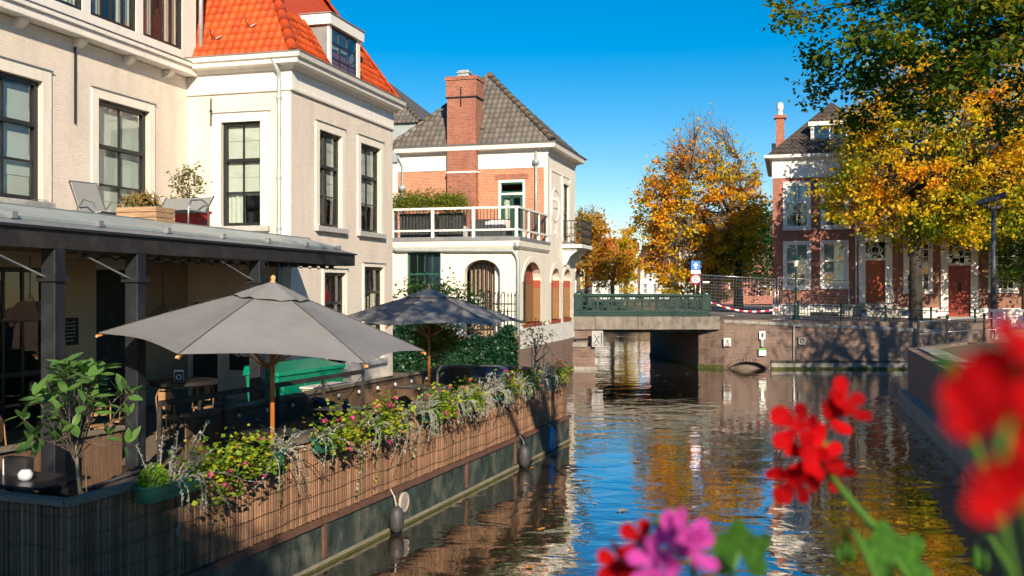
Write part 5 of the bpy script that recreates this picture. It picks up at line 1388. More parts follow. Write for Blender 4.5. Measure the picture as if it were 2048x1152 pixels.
# plates on the quay wall
t = thing('wall_sign', 'white waterway sign with green plate below on the quay wall', 'sign', (P(1525,680,44.1).x,44.16,1.0))
part('upper_plate', 'sign_white', t, (-0.13,0.13,-0.04,-0.01,0.33,0.68)); part('pictogram', 'camera_grey', t, (-0.05,0.05,-0.046,-0.041,0.42,0.6))
part('bracket', 'steel', t, (-0.06,0.06,-0.03,0.02,0.0,0.329)); part('lower_plate', 'sign_white', t, (-0.16,0.16,-0.05,-0.01,-0.4,-0.08)); part('plate_band', 'paper_green', t, (-0.16,0.16,-0.056,-0.051,-0.16,-0.08))
t = thing('wall_plaque', 'small pale carved plaque above the culvert arch', 'plaque', (P(1454,683,44.2).x,44.18,1.2))
part('slab', 'old_white', t, (-0.16,0.16,-0.05,0.05,-0.18,0.18)); m = MB()
for a_, b_ in (((-0.08,-0.1),(0.08,0.1)),((0.08,-0.1),(-0.08,0.1)),((-0.1,-0.13),(0.1,-0.13)),((0,0),(0,0.14))): m.bar((a_[0],-0.055,a_[1]),(b_[0],-0.055,b_[1]),0.025,0.01,(0,1,0))
m.build('carving', 'camera_grey', t)
t = thing('mooring_plate', 'square mooring plate with ring in the far quay wall', 'plaque', (P(1604,682,44.1).x,44.12,1.25))
part('plate', 'quay_stone', t, (-0.16,0.16,-0.04,0.05,-0.16,0.16)); MB().ring((0,0),0.06,0.1,-0.06,-0.041,14).build('ring', 'iron', t)
t = thing('wall_pipe', 'thin vertical pipe down the far quay wall', 'pipe', (P(1588,660,44.1).x,44.12,0.4))
part('tube', 'steel', t, (-0.02,0.02,-0.03,0.01,0,1.5)); part('bend', 'steel', t, (-0.02,0.35,-0.03,0.01,1.501,1.54))

# ------------------------------------------------------------------ barge terrace (frame: x towards canal, y along the barge, away)
ROTE = math.atan2(-0.342, 0.940)
KX, KY = -3.96, 8.87
def Ew(x, y, z): return Vector((KX+0.94*x+0.342*y, KY-0.342*x+0.94*y, z))
BL = 15.3; BW = 3.0; DK = 0.85
H = thing('barge', 'flat moored terrace barge with weathered green steel hull', 'barge', (KX,KY,0), ROTE)
m = MB(); m.box(-BW-0.1,0.05,-0.05,BL+0.05,-0.6,0.58); m.build('hull', 'hull_green', H)
part('deck', 'deck_wood', H, (-BW,-0.05,0.05,BL-0.05,0.60,DK))
part('waterline_band', 'hull_waterline', H, (-BW-0.12,0.068,-0.068,BL+0.06,-0.1,0.075))
part('algae_band', 'algae', H, (-BW-0.13,0.078,-0.078,BL+0.07,-0.2,0.03))
part('rubbing_rail', 'rust', H, (0.03,0.10,-0.10,BL+0.09,0.56,0.63))
part('rubbing_rail', 'rust', H, (-BW-0.12,0.029,-0.10,-0.03,0.56,0.63))
for y in (0.9,4.3,6.35,9.1,11.6,14.2): part('hull_frame', 'rust', H, (0.05,0.085,y-0.035,y+0.035,0.11,0.559))
for y in (6.62,):
    m = MB(TZ(0.055,y,0.36,CAN)); m.ring((0,0),0.125,0.15,-0.03,0.01,18)
    for k in range(7): z = -0.10+k*0.033; hw_ = math.sqrt(max(0.001,0.13**2-z*z)); m.box(-hw_,hw_,-0.022,0.0,z-0.009,z+0.009)
    m.build('vent', 'barrier_pink', H)

def fender(label, y, mat, z0, z1, r=0.1):
    t = thing('fender', label, 'fender', tuple(Ew(0.2,y,z0)), ROTE, 'boat fenders hung along the barge')
    h = z1-z0
    MB().lathe([(0.02,0),(r*0.7,0.04),(r,0.12),(r,h-0.12),(r*0.7,h-0.04),(0.03,h)],12).build('body', mat, t, smooth=True)
    MB().tube([(0,0,h-0.02),(-0.03,0,h+(0.66-z0-h)*0.5),(-0.10,0,0.66-z0)],0.010,5).build('rope', 'rope', t)
fender('grey fender on a rope beside the round vent in the hull', 6.1, 'fender_black', 0.02, 0.42, 0.11)
fender('black fender hanging at the water two thirds along the barge', 11.75, 'fender_black', 0.02, 0.48, 0.12)
fender('bright blue fender near the far end of the barge', 13.5, 'fender_blue', 0.05, 0.62, 0.09)

# reed: split cane, slightly bowed front
def reed_mesh(h, w, mat):
    m = MB(); vs = []
    for z in (0, h*0.5, h):
        for x, y in ((-w/2,0.012),(-w*0.3,-0.006),(w*0.3,-0.006),(w/2,0.012)): vs.append((x,y,z))
    fs = []
    for j in range(2):
        for i in range(3): fs.append((j*4+i, j*4+i+1, (j+1)*4+i+1, (j+1)*4+i))
    fs.append((8,9,10,11)); m.add(vs, fs)
    return m.mesh('reed', mat)
def reed_fence(label, p, q, z0, z1, mat='reed', w=0.05, single=300, frame='coping_wood', both=False, first=0):
    """reed screen from p to q (barge frame), outside = right of travel"""
    P0 = Vector(p); Q0 = Vector(q); d = (Q0-P0); L_ = d.length; ang = math.atan2(d.y, d.x)
    o = Ew(P0.x, P0.y, z0)
    t = thing('reed_fence', label, 'fence', tuple(o), ROTE+ang)
    h = z1-z0
    n = int(L_/w); me = reed_mesh(h-0.07, w*0.97, mat)
    rest = MB()
    for i in range(n):
        x = (i+0.5)*w
        dz = rng.uniform(-0.012, 0.004); yy = rng.uniform(-0.004, 0.004)
        if first <= i < first+single:
            inst('reed', me, t, (x,yy,0.0+dz), (rng.uniform(-0.006,0.006), rng.uniform(-0.006,0.006), rng.uniform(-0.25,0.25)), (rng.uniform(0.82,1.0),1,1))
        else:
            rest.add([(x-w*0.45,yy+0.01,dz),(x-w*0.2,yy-0.008,dz),(x+w*0.2,yy-0.008,dz),(x+w*0.45,yy+0.01,dz),(x-w*0.45,yy+0.01,h-0.07),(x-w*0.2,yy-0.008,h-0.07),(x+w*0.2,yy-0.008,h-0.07),(x+w*0.45,yy+0.01,h-0.07)], [(0,1,5,4),(1,2,6,5),(2,3,7,6)])
    if rest.v: rest.build('reed_matting', mat, t, fix=False)['kind'] = 'stuff'
    part('backing', 'reed_dark', t, (0,L_,0.014,0.035,0.0,h-0.06))
    nb = max(1, round(L_/2.6))
    for i in range(nb): part('coping', frame, t, (L_*i/nb+(0.0 if i else -0.03),L_*(i+1)/nb-0.004,-0.045,0.085,h-0.058,h+rng.uniform(-0.002,0.004)), bevel=0.006)
    for k in range(5 if h > 1 else 3):
        z = 0.10+k*(h-0.25)/4
        pts = [(L_*i/60, -0.014, z+0.012*math.sin(i*0.9+k)+0.01*math.sin(i*2.3)) for i in range(61)]
        MB().tube(pts,0.0035,3,False).build('binding_wire', 'iron', t)
    return t
reed_fence('long sunlit reed fence on the canal side of the barge', (0,0), (0,BL), 0.63, 1.71)
reed_fence('reed fence across the near end of the barge at lower left', (-BW-1.2,0.12), (0,0), 0.30, 1.71, 'reed', 0.05, 300)
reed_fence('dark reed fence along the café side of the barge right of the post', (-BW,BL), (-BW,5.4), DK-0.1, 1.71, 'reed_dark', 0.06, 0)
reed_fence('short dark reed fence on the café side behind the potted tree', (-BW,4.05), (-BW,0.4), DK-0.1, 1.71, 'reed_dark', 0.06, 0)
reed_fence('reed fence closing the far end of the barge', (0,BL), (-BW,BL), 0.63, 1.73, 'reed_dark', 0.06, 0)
for y, x in ((4.05,-BW),(5.4,-BW)): pass

# ------------------------------------------------------------------ umbrellas
def umbrella(label, loc, rot, tilt, Rr=2.1, rim=2.86, apex=3.58):
    t = thing('parasol', label, 'parasol', loc, 0)
    z0 = loc[2]
    MB().lathe([(0.30,0),(0.30,0.06),(0.07,0.09),(0.06,0.3)],14).build('base', 'iron', t)
    MB().tube([(0,0,0.05),(0,0,apex-z0-0.08)],0.032,10).build('pole', 'varnished_pole', t, smooth=True)
    hub = inst('canopy', None, t, (0,0,apex-z0), (tilt[0], tilt[1], rot)); hub.empty_display_size = 0.1
    drop = apex-rim
    def surf(a, u, sag=1.0):
        """angle within the hexagon, u from apex 0 to rim 1"""
        s = ((a+PI/6) % (PI/3))-PI/6       # from the middle of a panel? panels span rib to rib
        rr = Rr*u*math.cos(PI/6)/math.cos(s) if True else Rr*u
        z = -drop*(u**1.12)-0.05*sag*u*(1-u)*4*math.cos(3*s)*0.5
        return Vector((rr*math.cos(a), rr*math.sin(a), z))
    for k in range(6):
        m = MB(); n, r_ = 8, 8; vs = []; fs = []
        for j in range(r_+1):
            u = 0.16+(1-0.16)*j/r_
            for i in range(n+1):
                a = PI/6+k*PI/3+(PI/3)*i/n
                p = surf(a, u)
                e = 1-abs(2*i/n-1)
                if j == r_: p = p*(1-0.035*math.sin(PI*i/n)); p.z += 0.025*math.sin(PI*i/n)
                vs.append(p)
        for j in range(r_):
            for i in range(n): fs.append((j*(n+1)+i, j*(n+1)+i+1, (j+1)*(n+1)+i+1, (j+1)*(n+1)+i))
        m.add(vs, fs); o = m.build('panel', 'fabric_grey', hub, smooth=True, fix=False)
        a = PI/6+k*PI/3
        e = surf(a, 1.0); s = surf(a, 0.05)
        MB().tube([surf(a,0.18+0.82*i/8)+Vector((0,0,0.004)) for i in range(9)],0.007,5).build('seam', 'planter_dark', hub)
        rb = MB().bar(s-Vector((0,0,0.035)), e-Vector((0,0,0.03)), 0.022, 0.03).build('rib', 'varnished_pole', hub)
        MB().bar(e-Vector((0,0,0.045)), e*1.012-Vector((0,0,0.02)), 0.04, 0.035).build('rib_tip', 'finial_wood', rb)
        MB().bar(surf(a,0.5)-Vector((0,0,0.05)), Vector((0,0,-drop-0.35)), 0.018, 0.022).build('strut', 'varnished_pole', hub)
    m = MB(); vs = []; fs = []; n = 30
    for j, (u, lift) in enumerate(((0.02,0.075),(0.10,0.06),(0.18,0.05),(0.25,0.035))):
        for i in range(n):
            a = 2*PI*i/n; p = surf(a, u); p.z += lift+0.012*math.sin(i*2.1)*(j/3); vs.append(p)
    for j in range(3):
        for i in range(n): fs.append((j*n+i, j*n+(i+1) % n, (j+1)*n+(i+1) % n, (j+1)*n+i))
    m.add(vs, fs); m.build('vent_cap', 'fabric_grey', hub, smooth=True, fix=False)
    MB().lathe([(0.035,0.06),(0.042,0.075),(0.022,0.095),(0.038,0.115),(0.032,0.145),(0.008,0.165)],12).build('finial', 'finial_wood', hub, smooth=True)
    return t
umbrella('large grey parasol with orange varnished pole nearest on the barge', (-3.2,13.3,DK), R(196-30), (R(-0.6),R(-5.0)), 2.12, 2.87, 3.61)
umbrella('second grey parasol farther along the barge under tree shade', (-1.80,21.6,DK), R(192-30), (R(0),R(-0.5)), 2.12, 2.86, 3.52)

# ------------------------------------------------------------------ furniture on the barge
def table(label, loc, rot, w, d, h=0.70, round_=False, mat='table_top'):
    t = thing('table', label, 'table', loc, rot)
    if round_: MB().lathe([(w/2-0.02,h-0.03),(w/2,h-0.02),(w/2,h),(w/2-0.01,h+0.005)],24).build('tabletop', mat, t)
    else: part('tabletop', mat, t, (-w/2,w/2,-d/2,d/2,h-0.03,h), bevel=0.006)
    MB().tube([(0,0,0.03),(0,0,h-0.03)],0.035,8).build('pedestal', 'iron', t)
    MB().lathe([(0.24,0),(0.24,0.025),(0.05,0.05)],12).build('foot', 'iron', t)
    return t
def armchair(label, loc, rot, mat='wicker', leg='iron', s=1.0, group='dark wicker armchairs on the barge'):
    t = thing('armchair', label, 'chair', loc, rot, group)
    m = MB(); vs = []; fs = []; n = 14
    for j, z in enumerate((0.42,0.60,0.78)):
        for i in range(n+1):
            a = R(-20)+R(220)*i/n; f = math.sin(R(220)*i/n*0+PI*i/n)
            r = 0.29+0.015*j
            vs.append((r*math.cos(a), r*math.sin(a)*1.0, z-(0.14 if j == 2 else 0.05*j)*(1-f)))
    for j in range(2):
        for i in range(n): fs.append((j*(n+1)+i, j*(n+1)+i+1, (j+1)*(n+1)+i+1, (j+1)*(n+1)+i))
    m.add(vs, fs); o = m.build('backrest', mat, t, smooth=True, fix=False)
    so_ = o.modifiers.new('t', 'SOLIDIFY'); so_.thickness = 0.022
    MB().tube([(0.325*math.cos(R(-20)+R(220)*i/n), 0.325*math.sin(R(-20)+R(220)*i/n), 0.79-0.14*(1-math.sin(PI*i/n))) for i in range(n+1)],0.02,6).build('arm_rim', mat, t, smooth=True)
    MB().lathe([(0.28,0.40),(0.29,0.415),(0.285,0.44),(0.05,0.45)],16).build('seat', mat, t)
    for x, y in ((-0.2,-0.2),(0.2,-0.2),(-0.2,0.2),(0.2,0.2)): MB().tube([(x,y,0.41),(x*1.12,y*1.12,0)],0.014,6).build('leg', leg, t)
    return t
def El(x, y): v = Ew(x, y, DK); return tuple(v)
table('long dark table behind the near reed fence with a glass jar', El(-2.05,1.30), ROTE, 1.55, 0.72)
t = thing('candle_jar', 'frosted round glass jar on the near dark table', 'jar', tuple(Ew(-1.75,1.22,DK+0.70)))
MB().lathe([(0.055,0),(0.075,0.03),(0.078,0.07),(0.05,0.11),(0.04,0.115)],14).build('bowl', 'bulb', t, smooth=True)
t = thing('menu_holder', 'dark menu box standing on the near table', 'menu holder', tuple(Ew(-2.05,1.42,DK+0.70)), ROTE)
part('box', 'black_wood', t, (-0.16,0.16,-0.05,0.05,0,0.20)); part('card', 'paper_white', t, (-0.185,-0.165,-0.045,0.045,0,0.17))
armchair('dark wicker armchair at the right end of the near table', El(-0.95,1.55), ROTE+R(-75))
armchair('rattan armchair tucked under the near reed fence at lower left', El(-2.35,0.62), ROTE+R(180), 'rattan', 'rattan', group=None)
armchair('rattan seat just left of the thin potted tree trunk', El(-1.15,0.62), ROTE+R(165), 'rattan', 'rattan', group=None)
table('round dark table beneath the first parasol', El(-1.35,5.2), 0, 0.85, 0.85, round_=True)
table('square table with grey jar halfway along the barge', El(-1.75,8.0), ROTE, 0.8, 0.8)
table('dark table beneath the second parasol', El(-2.1,11.9), ROTE, 1.0, 0.75)
t = thing('oil_lamp', 'small dark blue round jar on the middle table', 'jar', tuple(Ew(-1.65,7.9,DK+0.70)))
MB().lathe([(0.05,0),(0.075,0.05),(0.07,0.10),(0.035,0.14),(0.04,0.17)],12).build('jar_body', 'bike_blue', t, smooth=True)
for k, (x, y, r, lab) in enumerate(((-0.75,4.9,-60,'first parasol table on the canal side'),(-2.0,5.9,130,'first parasol table on the café side'),(-1.0,6.2,-10,'first parasol table at its far side'),
        (-1.0,7.9,-80,'middle table on the canal side'),(-2.35,8.6,120,'middle table on the café side'),(-1.5,11.2,-150,'second parasol table, near side'),(-1.2,12.3,-70,'second parasol table, canal side'))):
    armchair('dark wicker armchair at the '+lab, El(x,y), ROTE+R(r))
t = thing('barbecue', 'covered kettle barbecue with dark blue lid at the far end', 'barbecue', El(-1.35,13.9), ROTE+R(10))
MB().slab([(-0.42,0.70),(0.42,0.70),(0.36,0.92),(0.22,1.0),(-0.22,1.0),(-0.36,0.92)],-0.24,0.24).build('lid', 'bike_blue', t, bevel=0.02)
part('firebox', 'iron', t, (-0.42,0.42,-0.25,0.25,0.5,0.699)); part('lid_badge', 'paper_white', t, (-0.06,0.06,-0.255,-0.241,0.80,0.85)); part('handle', 'steel', t, (-0.25,0.25,-0.29,-0.26,0.74,0.76))
for x in (-0.36,0.36): part('leg', 'iron', t, (x-0.025,x+0.025,-0.2,-0.15,0,0.499)); part('leg', 'iron', t, (x-0.025,x+0.025,0.15,0.2,0,0.499))

# string of bulbs along the café-side fence
t = thing('string_lights', 'string of round bulbs along the café-side reed fence', 'string lights', tuple(Ew(-BW+0.09,5.5,1.66)), ROTE+CAN)
m = MB(); pts = []
for i in range(61): pts.append((9.6*i/60, 0, -0.03-0.03*abs(math.sin(i*PI/6))))
MB().tube(pts,0.006,4,False).build('cable', 'iron', t)
bme = MB().lathe([(0.012,0.0),(0.014,-0.02),(0.034,-0.055),(0.030,-0.085),(0.01,-0.10)][::-1],10).mesh('bulb', 'bulb', True)
cme = MB().lathe([(0.016,-0.02),(0.018,0.02)],8).mesh('socket', 'iron')
for i in range(12):
    b = inst('bulb', bme, t, (0.35+i*0.8,0,-0.07)); inst('socket', cme, b, (0,0,0))

# ------------------------------------------------------------------ café canopy with roof terrace
QX, QY = -3.36, 21.3
ROTQ = math.atan2(-0.2228, 0.9749)
def Qw(x, y, z): return Vector((QX+0.9749*x+0.2228*y, QY-0.2228*x+0.9749*y, z))
CN = thing('cafe_canopy', 'long dark café canopy with sloped zinc roof edge', 'canopy', (QX,QY,0), ROTQ)
part('fascia', 'black_wood', CN, (-0.08,0.0,-15,0.0,4.07,4.30), bevel=0.006)
part('end_fascia', 'black_wood', CN, (-2.0,-0.081,-0.06,-0.002,4.07,4.30))
part('drip_edge', 'iron', CN, (-0.10,0.035,-15,0.03,4.301,4.335))
m = MB(); m.add([(-0.02,-15,4.338),(-0.02,0.0,4.338),(-1.02,0.0,4.62),(-1.02,-15,4.62)], [(0,1,2,3)]); m.build('roof_slope', 'lead_grey', CN, fix=False)
for k in range(9):
    y1 = -0.25-1.62*k; y0 = y1-1.60
    sl_ = lambda x: 4.338+(-x-0.02)*0.282
    z = 0.045
    m = MB(); x0, x1 = -0.30, -1.04
    m.add([(x0,y0,sl_(x0)+z),(x0,y1,sl_(x0)+z),(x1,y1,sl_(x1)+z),(x1,y0,sl_(x1)+z),(x0,y0,sl_(x0)+0.004),(x0,y1,sl_(x0)+0.004),(x1,y1,sl_(x1)+0.004),(x1,y0,sl_(x1)+0.004)], [(0,1,2,3),(0,4,5,1),(1,5,6,2),(3,2,6,7),(0,3,7,4)])
    m.build('zinc_sheet', 'zinc', CN)
    part('seam_clip', 'lead_grey', CN, (-0.33,-0.24,y1-0.03,y1+0.06,sl_(-0.28)+0.005,sl_(-0.28)+0.085))
poly = [Qw(-1.0,-15,0), Qw(-1.0,-0.05,0), Aw(-0.02,-0.03,0), Aw(-2.78,-0.03,0), Aw(-2.78,-15.5,0)]
inv = Matrix.Translation((QX,QY,0)) @ Matrix.Rotation(ROTQ, 4, 'Z'); inv = inv.inverted()
lp = [tuple((inv @ p).xy) for p in poly]
MB().prism(lp, 4.44, 4.61).build('terrace_floor', 'roof_membrane', CN)
MB().prism([tuple((inv @ p).xy) for p in [Qw(-0.1,-15,0), Qw(-0.1,-0.1,0), Qw(-1.9,-0.1,0), Aw(-0.05,-0.05,0), Aw(-2.75,-0.05,0), Aw(-2.75,-15.5,0)]], 4.30, 4.335).build('ceiling', 'brown_wall', CN)
part('terrace_edge', 'lead_grey', CN, (-1.12,-1.0,-15,-0.05,4.60,4.68))
def canopy_post(y):
    p = MB().box(-0.20,0.0,y-0.10,y+0.10,QZ,4.069).build('post', 'post_paint', CN, bevel=0.012)
    part('post_cap', 'post_paint', p, (-0.235,0.035,y-0.135,y+0.135,3.68,3.76)); part('post_foot', 'iron', p, (-0.22,0.02,y-0.12,y+0.12,QZ,QZ+0.25))
    for s in (-1,1):
        MB().tube([(-0.1,y+s*0.1,3.72),(-0.35,y+s*0.85,4.06)],0.014,5).build('brace', 'steel', p)
for px in (121,284,525):
    k = (px-1024)/F; Yp = (QX-0.2285*QY)/(k-0.2285); canopy_post((Yp-QY)/0.9749)
m = MB(); pts = []
for i in range(40): pts.append((-0.28,-8.6+i*0.21,3.98 if i % 2 else 4.05))
m.tube(pts,0.013,4,False)
for i in range(0,40,2): m.box(-0.32,-0.24,-8.6+i*0.21-0.05,-8.6+i*0.21+0.05,4.0,4.06)
m.build('awning_linkage', 'iron', CN)
MB().tube([(-1.3,-10.2,4.30),(-1.25,-9.9,3.7)],0.02,6).build('crank_rod', 'rust', CN)

def pendant(label, loc):
    t = thing('pendant_lamp', label, 'lamp', loc)
    MB().tube([(0,0,0.0),(0,0,0.65)],0.008,4).tube([(-0.18,0,-0.22),(0,0,0.1),(0.18,0,-0.22)],0.008,4).build('chain', 'iron', t)
    m = MB(); m.add([(-0.12,-0.12,-0.02),(0.12,-0.12,-0.02),(0.12,0.12,-0.02),(-0.12,0.12,-0.02),(-0.28,-0.28,-0.3),(0.28,-0.28,-0.3),(0.28,0.28,-0.3),(-0.28,0.28,-0.3)], [(0,1,2,3),(0,4,5,1),(1,5,6,2),(2,6,7,3),(3,7,4,0)]); m.build('shade', 'steel', t)
    part('bulb', 'lamp_glass', t, (-0.05,0.05,-0.05,0.05,-0.28,-0.18))
pendant('metal pendant lamp hanging under the canopy right of the post', tuple(P(326,615,18.2)))
pendant('metal pendant lamp hanging far left under the canopy', tuple(P(60,600,15.0)))

t = thing('bar_table', 'high dark bar table under the canopy', 'table', (P(368,772,18.3).x,18.3,QZ), R(8))
MB().lathe([(0.6,0.93),(0.62,0.95),(0.62,1.0),(0.6,1.01)],24).build('tabletop', 'table_top', t)
for x in (-0.3,0.3): MB().tube([(x,0,0.0),(x*0.9,0,0.5),(x*1.1,0,0.93)],[0.07,0.035,0.05],8).build('leg', 'iron', t)
t = thing('menu_card', 'blue and white menu card standing on the bar table', 'menu card', tuple(P(358,776,18.2)), R(15))
part('card', 'paper_white', t, (-0.085,0.085,-0.012,0.012,0.0,0.33)); part('print', 'bike_blue', t, (-0.075,0.075,-0.016,-0.013,0.11,0.3)); m = MB(); m.ring((0,0.2),0.035,0.05,-0.02,-0.0165,14); m.build('emblem', 'paper_white', t)

def cafe_chair(label, loc, rot):
    t = thing('rattan_chair', label, 'chair', loc, rot, 'rattan bistro chairs under the canopy')
    MB().lathe([(0.20,0.44),(0.21,0.455),(0.2,0.47)],14).build('seat', 'rattan', t)
    MB().tube([(-0.18,0.16,0.45),(-0.19,0.2,0.8),(-0.1,0.22,0.94),(0.1,0.22,0.94),(0.19,0.2,0.8),(0.18,0.16,0.45)],0.014,6).build('back_hoop', 'rattan', t, smooth=True)
    part('back_panel', 'rattan', t, (-0.13,0.13,0.195,0.21,0.6,0.9))
    for x, y in ((-0.16,-0.14),(0.16,-0.14),(-0.16,0.16),(0.16,0.16)): MB().tube([(x,y,0.45),(x*1.2,y*1.2,0)],0.014,6).build('leg', 'rattan', t)
    MB().tube([(0.17*math.cos(i*PI/6),0.15*math.sin(i*PI/6),0.2) for i in range(13)],0.009,5).build('stretcher_ring', 'rattan', t)
for px, Y, r, lab in ((205,16.2,40,'left of the wide post'),(243,16.9,-20,'close behind the wide post'),(30,13.6,100,'at the far left behind the potted tree'),(345,17.4,160,'beneath the high bar table'),(405,18.8,200,'right of the high bar table')):
    cafe_chair('light rattan bistro chair '+lab, (P(px,800,Y).x,Y,QZ), R(r))

# handrail with cross braces on the quay edge
t = thing('cross_railing', 'dark railing with thin cross braces between canopy and barge', 'railing', (0,0,0))
r0 = Vector((-5.08,14.35,0)); r1 = Vector((-2.98,19.9,0))
MB().bar(r0+Vector((0,0,1.93)), r1+Vector((0,0,1.93)),0.07,0.08).build('handrail', 'black_wood', t)
for i in range(5):
    p = r0.lerp(r1, i/4)
    MB().bar(p+Vector((0,0,QZ)), p+Vector((0,0,1.89)),0.06).build('post', 'black_wood', t)
    if i < 4:
        q = r0.lerp(r1,(i+1)/4)
        MB().tube([p+Vector((0,0,1.0)),q+Vector((0,0,1.88))],0.008,4).tube([p+Vector((0,0,1.88)),q+Vector((0,0,1.0))],0.008,4).build('cross_brace', 'iron', t)
MB().add([r0+Vector((0.02,0,1.0)), r0.lerp(r1,0.98)+Vector((0.02,0,1.0)), r0.lerp(r1,0.98)+Vector((0.02,0,1.88)), r0+Vector((0.02,0,1.88))], [(0,1,2,3)]).build('clear_sheet', 'clear_sheet', t, fix=False)

# green container, notice boards
c0 = Vector((-4.75,20.2,QZ)); t = thing('waste_container', 'green lidded waste container beside the white wall', 'container', tuple(c0), math.atan2(2.45,0.98))
m = MB(); m.add([(0.05,0.05,0.12),(2.5,0.05,0.12),(2.5,0.75,0.12),(0.05,0.75,0.12),(0,0,0.9),(2.55,0,0.9),(2.55,0.8,0.9),(0,0.8,0.9)], [(0,3,2,1),(0,1,5,4),(1,2,6,5),(2,3,7,6),(3,0,4,7)]); m.build('body', 'bin_green', t, bevel=0.02)
m = MB(); m.add([(-0.04,-0.04,0.9),(2.59,-0.04,0.9),(2.59,0.84,0.9),(-0.04,0.84,0.9),(-0.02,-0.02,0.98),(2.57,-0.02,0.98),(2.57,0.82,1.10),(-0.02,0.82,1.10)], [(0,3,2,1),(4,5,6,7),(0,1,5,4),(1,2,6,5),(2,3,7,6),(3,0,4,7)]); m.build('lid', 'bin_green', t, bevel=0.015)
for x in (0.15,0.95,1.75): part('side_panel', 'bin_green', t, (x,x+0.65,-0.03,0.03,0.35,0.8), bevel=0.015)
for x in (0.3,2.2):
    for y in (0.15,0.65): MB(TZ(x,y,0.07)).ring((0,0),0.02,0.07,-0.03,0.03,10).build('wheel', 'tyre', t)
t = thing('cream_cabinet', 'cream wooden cabinet in front of the green container', 'cabinet', tuple(P(655,775,19.4)+Vector((0,0,-0.0))), R(68))
t.location.z = QZ
part('carcass', 'cream_panel', t, (-0.55,0.55,-0.22,0.22,0,0.78)); part('top', 'old_white', t, (-0.58,0.58,-0.25,0.25,0.78,0.82))
for x in (-0.5,0.03): part('door', 'cream_panel', t, (x,x+0.47,-0.235,-0.221,0.06,0.72))
bd = thing('chalkboard', 'black chalkboard menu with handwriting on the sunlit white wall', 'chalkboard', tuple(Aw(-1.2,-0.03,1.62)), ROTA)
part('board', 'chalkboard', bd, (-0.42,0.40,-0.025,0.0,0,1.05))
text('soup: pu', 0.17, 'chalk', bd, (0.05,-0.03,0.60), (PI/2,0,0), shear=0.1); text('-Deal: A', 0.19, 'chalk', bd, (0.02,-0.03,0.39), (PI/2,0,0), shear=0.1)
bd = thing('chalkboard', 'black chalkboard with lines of writing on the beige café wall', 'chalkboard', tuple(Aw(-2.77,-4.3,2.43)), ROTA+CAN)
part('board', 'chalkboard', bd, (-0.33,0.33,-0.02,0.0,0,0.56))
m = MB(); g_ = random.Random(4)
for j in range(6):
    x = -0.26
    while x < 0.2:
        w_ = g_.uniform(0.03,0.1); m.bar((x,-0.024,0.47-j*0.075+g_.uniform(-0.01,0.01)),(x+w_,-0.024,0.47-j*0.075+g_.uniform(-0.01,0.01)),0.012,0.004,(0,1,0)); x += w_+0.025
m.build('chalk_lines', 'chalk', bd)
t = thing('menu_board', 'wooden framed menu with green heading leaning by the drainpipe', 'menu board', tuple(P(580,775,22.7)), R(-8))
part('frame', 'terracotta', t, (-0.30,-0.25,-0.02,0.03,0,0.62),(0.25,0.30,-0.02,0.03,0,0.62),(-0.25,0.25,-0.02,0.03,0.57,0.62),(-0.25,0.25,-0.02,0.03,0,0.05)); part('sheet', 'paper_white', t, (-0.25,0.25,-0.005,0.02,0.05,0.57)); part('heading', 'paper_green', t, (-0.22,0.22,-0.012,-0.0055,0.44,0.53))
for x in (-0.27,0.27): part('leg', 'terracotta', t, (x-0.03,x+0.03,0.031,0.06,QZ-t.location.z,0.4))

# roof terrace furniture
RZ = 4.615
def sling_chair():
    p = P(197,440,18.6); t = thing('lounge_chair', 'grey sling lounge chair on the canopy roof', 'chair', (p.x,p.y,RZ-0.12), R(-30))
    MB().add([(-0.42,-0.27,1.08),(-0.42,0.27,1.08),(-0.1,0.27,0.42),(-0.1,-0.27,0.42),(0.45,-0.27,0.5),(0.45,0.27,0.5)], [(0,1,2,3),(3,2,5,4)]).build('sling', 'grey_mesh', t, fix=False)
    for y in (-0.3,0.3):
        MB().tube([(-0.44,y,1.1),(-0.1,y,0.42),(0.48,y,0.5)],0.016,6).tube([(-0.3,y,0.0),(-0.22,y,0.55),(-0.02,y,0.74),(0.25,y,0.66),(0.36,y,0.45),(0.4,y,0.0)],0.016,6).build('side_frame', 'steel', t, smooth=True)
    MB().tube([(-0.44,-0.3,1.1),(-0.44,0.3,1.1)],0.016,6).build('top_bar', 'steel', t)
sling_chair()
p = P(366,440,19.6); t = thing('sling_bench', 'grey mesh bench with metal arms on the canopy roof', 'bench', (p.x,p.y,RZ), R(-20))
MB().add([(-0.6,0.25,0.78),(0.5,0.25,0.78),(0.5,0.0,0.45),(-0.6,0.0,0.45),(-0.6,-0.45,0.48),(0.5,-0.45,0.48)], [(0,1,2,3),(3,2,5,4)]).build('sling', 'grey_mesh', t, fix=False)
for x in (-0.62,0.52): MB().tube([(x,0.28,0.80),(x,0.0,0.45),(x,-0.5,0.48)],0.018,6).tube([(x,0.1,0.0),(x,0.1,0.6),(x,-0.1,0.7),(x,-0.42,0.66),(x,-0.5,0.5),(x,-0.5,0.0)],0.018,6).build('side_frame', 'steel', t, smooth=True)
p = P(292,447,16.1); t = thing('crate_planter', 'wooden crate planter with dry grass on the canopy roof edge', 'planter', (p.x,p.y,RZ+0.01), R(-14))
for k in range(3):
    part('slat', 'crate_wood', t, (-0.36,0.36,-0.26,-0.24,0.02+k*0.085,0.095+k*0.085)); part('slat', 'crate_wood', t, (-0.36,0.36,0.24,0.26,0.02+k*0.085,0.095+k*0.085))
    part('slat', 'crate_wood', t, (-0.36,-0.34,-0.239,0.239,0.02+k*0.085,0.095+k*0.085)); part('slat', 'crate_wood', t, (0.34,0.36,-0.239,0.239,0.02+k*0.085,0.095+k*0.085))
part('soil', 'soil', t, (-0.33,0.33,-0.23,0.23,0.0,0.24))
